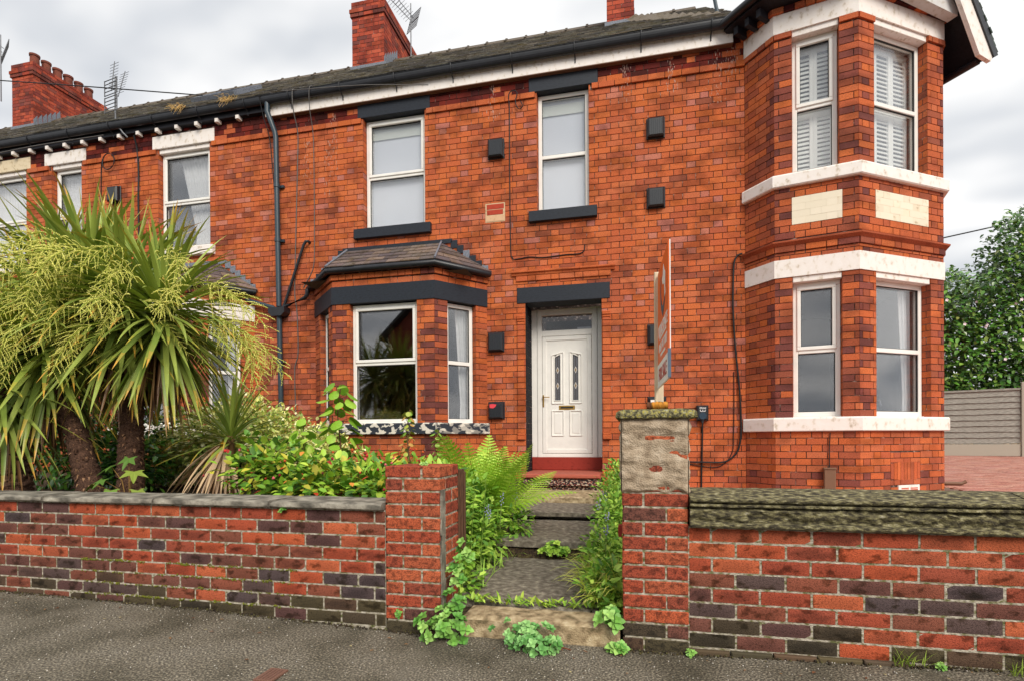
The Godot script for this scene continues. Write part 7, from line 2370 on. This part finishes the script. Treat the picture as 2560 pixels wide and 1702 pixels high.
	var sh := shrub("flowering_shrub", "low bright green shrub with red berries along the wall coping", "shrub", Vector3(-2.6, 0.42, 4.0), [[Vector3(-2.95, 0.72, 3.95), Vector3(0.36, 0.32, 0.4), 850], [Vector3(-2.45, 0.62, 4.05), Vector3(0.46, 0.27, 0.42), 850], [Vector3(-1.95, 0.60, 4.05), Vector3(0.48, 0.25, 0.42), 900], [Vector3(-1.65, 0.58, 3.75), Vector3(0.4, 0.25, 0.4), 450], [Vector3(-2.3, 0.62, 3.4), Vector3(0.6, 0.26, 0.4), 500]], 0.055, 0.10, 0.58, hy, M.leaf, lin(120, 70, 50), 71, 0.6)
	var ber := MB.new()
	for k in 80:
		bead(ber, Vector3(rng.randf_range(-0.55, 1.1), rng.randf_range(0.1, 0.52), rng.randf_range(-0.2, 0.5)), rng.randf_range(0.009, 0.016), [lin(196, 52, 48), lin(150, 36, 44), lin(214, 96, 110), lin(190, 84, 40)][k % 4])
	for k in 46:
		leaf(ber, Vector3(rng.randf_range(-0.55, 1.1), rng.randf_range(0.05, 0.52), rng.randf_range(-0.2, 0.5)), Vector3(rng.randf_range(-1, 1), -0.3, rng.randf_range(0, 1)).normalized(), Vector3.UP, 0.06, 0.6, [lin(190, 70, 40), lin(214, 140, 60), lin(160, 50, 44)][k % 3], 0.2)
	part(sh, "berries", ber.mesh(), M.flower)
	# hazel sapling with big round leaves, each a leaf of its own
	sapling("hazel_sapling", "hazel sapling with large round green leaves in front of the bay sill", Vector3(-2.55, 0.42, 3.55), 1.08, 40, 0.12, [lin(132, 176, 50), lin(150, 190, 62), lin(116, 162, 46)], 1)
	sapling("hazel_sapling", "spray of round green leaves left of the tall sapling", Vector3(-2.95, 0.42, 3.5), 0.75, 22, 0.11, [lin(126, 170, 52), lin(146, 188, 60)], 2)
	sapling("thin_sapling", "thin upright sapling with tiny leaves behind the short pillar", Vector3(-2.05, 0.42, 3.2), 0.86, 46, 0.05, [lin(126, 166, 60), lin(166, 176, 70), lin(190, 150, 80)], 3)
	sapling("thin_sapling", "shorter thin sapling with tiny leaves next to the fern", Vector3(-1.8, 0.42, 3.1), 0.66, 34, 0.05, [lin(126, 166, 60), lin(150, 180, 80)], 4)
	# sycamore seedling on the coping
	var sy := thing("sycamore_seedling", "sycamore seedling with broad lobed leaves beside the palm trunk", "seedling", Vector3(-3.95, 0.5, 4.35))
	var lm := [lobed_leaf(lin(112, 142, 58)), lobed_leaf(lin(134, 152, 62)), lobed_leaf(lin(90, 126, 50))]
	var sstem := MB.new()
	for q in [[-0.12, 0.30, 0.05, 0.16, -0.6], [0.0, 0.36, 0.0, 0.15, 0.1], [0.16, 0.26, 0.1, 0.17, 0.8], [-0.18, 0.16, 0.15, 0.14, -1.1], [0.05, 0.12, 0.2, 0.15, 0.3], [0.26, 0.12, 0.16, 0.13, 1.2], [-0.05, 0.2, 0.18, 0.13, -0.2]]:
		var o = part(sy, "leaf", lm[rng.randi() % 3], M.leaf)
		o.transform = Transform3D((Basis(Vector3.UP, q[4]) * Basis(Vector3.RIGHT, rng.randf_range(0.5, 1.0))).scaled(Vector3.ONE * q[3] * 0.8), Vector3(q[0], q[1], q[2]))
		sstem.tube([Vector3(0, -0.1, 0), Vector3(q[0] * 0.4, q[1] * 0.6, q[2] * 0.4), Vector3(q[0], q[1], q[2])], 0.005, 0.003, 4, lin(140, 110, 60), false)
	part(sy, "stem", sstem.mesh(), M.twig)
	# fern
	var fe := thing("fern", "large bright green fern leaning over the steps beside the pillar", "fern", Vector3(-1.32, 0.22, 3.05))
	var fm := []
	for v in 5: fm.append(frond_mesh(v))
	for k in 44:
		var az = k * 2.39996 + rng.randf_range(-0.2, 0.2)
		var f := k / 44.0
		var v := 0 if f < 0.25 else (3 if f < 0.45 else (1 if f < 0.65 else (2 if f < 0.85 else 4)))
		put(fe, "frond", fm[v], M.leaf, Vector3(rng.randf_range(-0.16, 0.12), 0, rng.randf_range(-0.15, 0.15)), az, rng.randf_range(0.68, 1.0), rng.randf_range(-0.2, 0.2))
	weeds_beds()

func sapling(called: String, label: String, at: Vector3, hgt: float, n: int, size: float, cols: Array, sd: int) -> void:
	var t := thing(called, label, "sapling", at)
	var rg := RandomNumberGenerator.new()
	rg.seed = 700 + sd
	var b := MB.new()
	b.tube([Vector3.ZERO, Vector3(0.03, hgt * 0.4, 0.02), Vector3(-0.02, hgt * 0.75, 0), Vector3(0.02, hgt, 0.0)], 0.010, 0.003, 6, lin(110, 76, 56))
	var ms := []
	for c in cols: ms.append(round_leaf(c))
	for k in n:
		var f := lerpf(0.38, 1.0, (k + 0.5) / n)
		var az = k * 2.4 + rg.randf_range(-0.3, 0.3)
		var r := lerpf(0.17, 0.05, f) * (size / 0.1)
		var p = Vector3(sin(az) * r, hgt * f + rg.randf_range(-0.03, 0.03), cos(az) * r)
		b.tube([Vector3(0, hgt * f - 0.05, 0), p], 0.004, 0.002, 3, lin(120, 110, 60), false)
		var o = part(t, "leaf", ms[rg.randi() % ms.size()], M.leaf)
		o.transform = Transform3D((Basis(Vector3.UP, az) * Basis(Vector3.RIGHT, rg.randf_range(0.2, 1.1)) * Basis(Vector3.BACK, rg.randf_range(-0.4, 0.4))).scaled(Vector3.ONE * size * rg.randf_range(0.7, 1.15)), p)
	part(t, "stem", b.mesh(), M.twig)

func weeds_beds() -> void:
	var gr := [lin(130, 174, 56), lin(150, 188, 68), lin(112, 160, 52), lin(174, 204, 84), lin(92, 140, 48)]
	# left of the path
	var b := MB.new()
	for q in [[Vector3(-1.28, 0.12, 4.2), Vector3(0.22, 0.2, 0.35), 700, 0.05], [Vector3(-1.2, 0.2, 3.75), Vector3(0.22, 0.22, 0.3), 700, 0.06], [Vector3(-1.32, 0.36, 3.45), Vector3(0.25, 0.3, 0.3), 800, 0.06], [Vector3(-1.12, 0.03, 4.45), Vector3(0.14, 0.1, 0.25), 420, 0.045], [Vector3(-1.45, 0.45, 4.0), Vector3(0.3, 0.35, 0.5), 900, 0.06], [Vector3(-1.05, 0.25, 3.15), Vector3(0.18, 0.16, 0.22), 350, 0.05]]:
		cloud(b, q[0], q[1], q[2], q[3] * 0.7, q[3] * 1.5, 0.5, gr, int(q[2] + q[0].z * 100), 0.1, 0.6)
	# upright weeds with narrow leaves in whorls
	for k in 16:
		var p = Vector3(rng.randf_range(-1.5, -1.1), 0.1, rng.randf_range(3.3, 4.4))
		var hgt := rng.randf_range(0.25, 0.62)
		b.tube([p, p + Vector3(rng.randf_range(-0.05, 0.08), hgt, 0)], 0.004, 0.002, 4, lin(120, 150, 60), false)
		for j in int(hgt / 0.022):
			var a = j * 2.0
			leaf(b, p + Vector3(0, j * 0.022 + 0.04, 0), Vector3(sin(a), 0.45, cos(a)).normalized(), Vector3.UP, rng.randf_range(0.05, 0.09), 0.28, jit(gr[j % 5], 0.12), 0.2)
	for k in 60:
		var p = Vector3(rng.randf_range(-1.35, -0.95), 0.02, rng.randf_range(3.5, 4.6))
		strap(b, p, Vector3(rng.randf_range(-0.6, 0.8), 1, rng.randf_range(-0.5, 0.7)), rng.randf_range(0.12, 0.26), 0.009, 1.2, lin(150, 186, 70), lin(190, 196, 90), 5)
	stuff("weeds", b, "tangle of leafy green weeds between the short pillar and the path", M.leaf)
	# right of the path
	b = MB.new()
	for q in [[Vector3(-0.2, 0.14, 4.55), Vector3(0.13, 0.16, 0.25), 350, 0.05], [Vector3(-0.18, 0.22, 4.1), Vector3(0.16, 0.2, 0.35), 1000, 0.036], [Vector3(-0.15, 0.34, 3.6), Vector3(0.18, 0.28, 0.35), 1200, 0.036], [Vector3(-0.13, 0.48, 3.0), Vector3(0.2, 0.32, 0.4), 1300, 0.036], [Vector3(-0.1, 0.50, 2.3), Vector3(0.2, 0.30, 0.45), 1200, 0.036], [Vector3(-0.02, 0.52, 1.5), Vector3(0.22, 0.32, 0.45), 1000, 0.036], [Vector3(-0.1, 0.06, 4.72), Vector3(0.08, 0.1, 0.12), 220, 0.05]]:
		cloud(b, q[0], q[1], q[2], q[3] * 0.7, q[3] * 1.5, 0.5, gr, int(q[2] + q[0].z * 90), 0.1, 0.6)
	for k in 420:
		var z = rng.randf_range(3.6, 4.75)
		var p = Vector3(rng.randf_range(-0.28, 0.0), 0.04, z)
		strap(b, p, Vector3(rng.randf_range(-1.0, 0.4), 0.9, rng.randf_range(-0.5, 0.8)), rng.randf_range(0.16, 0.34), 0.011, 1.6, jit([lin(196, 206, 84), lin(170, 196, 72), lin(206, 204, 110)][k % 3], 0.12), lin(206, 196, 110), 6)
	for k in 40:
		var p = Vector3(rng.randf_range(-0.2, 0.05), 0.3, rng.randf_range(1.5, 3.6))
		strap(b, p, Vector3(rng.randf_range(-0.9, 0.2), 1, rng.randf_range(-0.4, 0.6)), rng.randf_range(0.25, 0.45), 0.02, 1.3, lin(140, 180, 80), lin(170, 196, 100), 6)
	stuff("weeds", b, "strip of grass, bluebells and leafy weeds along the tall pillar", M.leaf)
	# bluebells
	var spots := []
	for k in 5: spots.append([Vector3(rng.randf_range(-1.35, -1.0), 0.2, rng.randf_range(3.0, 4.0)), rng.randf_range(0.25, 0.4)])
	for k in 9: spots.append([Vector3(rng.randf_range(-0.36, -0.1), 0.25, rng.randf_range(1.8, 4.5)), rng.randf_range(0.15, 0.32)])
	for s in spots:
		var right: bool = s[0].x > -0.6
		var t := thing("bluebell", "bluebell stalk with drooping pale blue flowers among the weeds " + ("right of the path" if right else "left of the path"), "bluebell", s[0], "bluebells right of the path" if right else "bluebells left of the path")
		var q = MB.new()
		var top := Vector3(rng.randf_range(-0.06, 0.06), s[1], rng.randf_range(-0.02, 0.05))
		q.tube([Vector3(0, -0.15, 0), top * 0.6, top], 0.004, 0.002, 4, lin(130, 150, 80), false)
		for j in 8:
			var p = top * (0.72 + 0.035 * j) + Vector3(sin(j * 2.2) * 0.014, -0.01, cos(j * 2.2) * 0.014)
			bead(q, p, 0.007, jit(lin(160, 160, 206), 0.15))
		part(t, "flower_stalk", q.mesh(), M.flower)
	# clump of marjoram creeping round the short pillar onto the pavement
	var mj := [lin(112, 164, 70), lin(136, 184, 88), lin(92, 148, 60), lin(156, 196, 104)]
	var t1 := thing("marjoram_clump", "round leaved herb clump spilling onto the pavement at the short pillar", "herb", Vector3(-1.0, -0.1, 5.05))
	b = MB.new()
	rosettes(b, [[Vector3(-1.02, -0.03, 5.07), Vector3(0.16, 0.10, 0.09), 46], [Vector3(-0.99, 0.06, 4.99), Vector3(0.07, 0.08, 0.06), 16], [Vector3(-0.98, 0.22, 4.93), Vector3(0.05, 0.12, 0.05), 12], [Vector3(-0.95, 0.36, 4.85), Vector3(0.05, 0.08, 0.05), 8]], mj, 0.034)
	wpart(t1, "foliage", b, M.leaf)
	var t2 := thing("herb_clump", "scalloped leaved herb clump growing at the kerb stone on the pavement", "herb", Vector3(-0.55, -0.1, 5.08))
	b = MB.new()
	rosettes(b, [[Vector3(-0.56, -0.04, 5.07), Vector3(0.19, 0.075, 0.07), 44], [Vector3(-0.47, -0.07, 5.14), Vector3(0.12, 0.04, 0.06), 20]], [lin(104, 160, 84), lin(130, 182, 104), lin(88, 142, 68), lin(150, 196, 120)], 0.03)
	wpart(t2, "foliage", b, M.leaf)
	var t3 := thing("weed_clump", "small round leaved weed on the riser below the second step", "weed", Vector3(-0.72, 0.02, 3.44))
	b = MB.new()
	rosettes(b, [[Vector3(-0.66, 0.08, 3.46), Vector3(0.16, 0.06, 0.04), 24]], gr, 0.036)
	wpart(t3, "foliage", b, M.leaf)
	var t4 := thing("weed_clump", "row of dandelion leaves along the back of the threshold stone", "weed", Vector3(-0.6, 0.0, 4.69))
	b = MB.new()
	for k in 150:
		var x = rng.randf_range(-0.98, -0.2)
		leaf(b, Vector3(x, 0.0, 4.66 + rng.randf_range(-0.03, 0.08)), Vector3(rng.randf_range(-1, 1), rng.randf_range(0.2, 0.9), rng.randf_range(-0.6, 0.8)).normalized(), Vector3.UP, rng.randf_range(0.03, 0.075), 0.35, jit([lin(150, 186, 60), lin(126, 170, 56), lin(176, 200, 80)][k % 3], 0.15), 0.2)
	wpart(t4, "foliage", b, M.leaf)
	var t5 := thing("bramble_shoot", "bramble leaves at the foot of the tall pillar beside the kerb", "weed", Vector3(-0.1, -0.05, 5.0))
	b = MB.new()
	rosettes(b, [[Vector3(-0.12, 0.04, 4.98), Vector3(0.07, 0.07, 0.05), 14], [Vector3(-0.1, -0.09, 5.05), Vector3(0.05, 0.03, 0.03), 7]], mj, 0.042)
	wpart(t5, "foliage", b, M.leaf)
	for q in [[-1.31, 0.005, 5.012, "tiny weed rooted in a joint at the foot of the short pillar"], [0.28, -0.085, 5.04, "tiny weed at the foot of the right wall near the tall pillar"], [-2.06, 0.575, 5.03, "tiny weed under the coping of the left wall"], [1.36, -0.06, 5.03, "small green weed at the foot of the right wall"], [-1.22, 0.845, 4.86, "tiny weeds growing in the hollow top of the short pillar"]]:
		var w = thing("tiny_weed", q[3], "weed", Vector3(q[0], q[1], q[2]))
		b = MB.new()
		rosettes(b, [[Vector3.ZERO, Vector3(0.02, 0.014, 0.012), 4]], mj, 0.02)
		part(w, "foliage", b.mesh(), M.leaf)
	for q in [[1.24, 5.02, "thin grass blades at the foot of the right wall"], [1.68, 5.06, "thicker grass tuft at the right picture edge"]]:
		var w = thing("grass_tuft", q[2], "grass", Vector3(q[0], pave_h(q[0], q[1]), q[1]))
		b = MB.new()
		for k in 26:
			strap(b, Vector3(rng.randf_range(-0.07, 0.07), 0, 0), Vector3(rng.randf_range(-0.9, 0.9), 1, rng.randf_range(-0.2, 0.5)), rng.randf_range(0.05, 0.11), 0.005, 0.8, lin(160, 186, 76), lin(190, 190, 96), 4)
		part(w, "blades", b.mesh(), M.leaf)
	# moss in the joints of the left wall
	b = MB.new()
	for k in 420:
		var x = rng.randf_range(-3.6, -2.0)
		var row := rng.randi_range(5, 9)
		var y = 0.586 - 0.0748 * row + rng.randf_range(-0.006, 0.004)
		if y < -0.08 or rng.randf() < 0.4: continue
		for j in 4: bead(b, Vector3(x + rng.randf_range(-0.02, 0.02), y + rng.randf_range(-0.004, 0.006), 4.998 + rng.randf() * 0.004), rng.randf_range(0.003, 0.007), jit(lin(112, 116, 34), 0.25))
	stuff("moss", b, "moss tufts in the joints of the left wall", M.flower)

func rosettes(b: MB, blobs: Array, cols: Array, size: float) -> void:
	for q in blobs:
		for k in int(q[2]):
			var v := Vector3(rng.randfn(0, 0.5), rng.randfn(0, 0.5), rng.randfn(0, 0.5)).limit_length(1.0)
			var p: Vector3 = q[0] + v * q[1]
			var axis := (Vector3(0, 0.8, 0.6) + v * 0.8).normalized()
			var s = axis.cross(Vector3.RIGHT).normalized(); var u = s.cross(axis)
			var c: Color = cols[rng.randi() % cols.size()]
			for ring in 2:
				for j in 4:
					var a = TAU * j / 4.0 + ring * 0.78 + k
					var d = (s * cos(a) + u * sin(a) + axis * (0.25 + 0.5 * ring)).normalized()
					leaf(b, p + axis * (0.008 * ring), d, axis, size * (1.0 - 0.35 * ring) * rng.randf_range(0.8, 1.2), 0.8, jit(c, 0.12), 0.25)

func stuff(called: String, b: MB, label: String, m: Material) -> void:
	var o = MeshInstance3D.new()
	o.name = numbered(called); o.mesh = b.mesh(); o.material_override = m
	o.set_meta("kind", "stuff"); o.set_meta("label", label); o.set_meta("category", called)
	add_child(o)
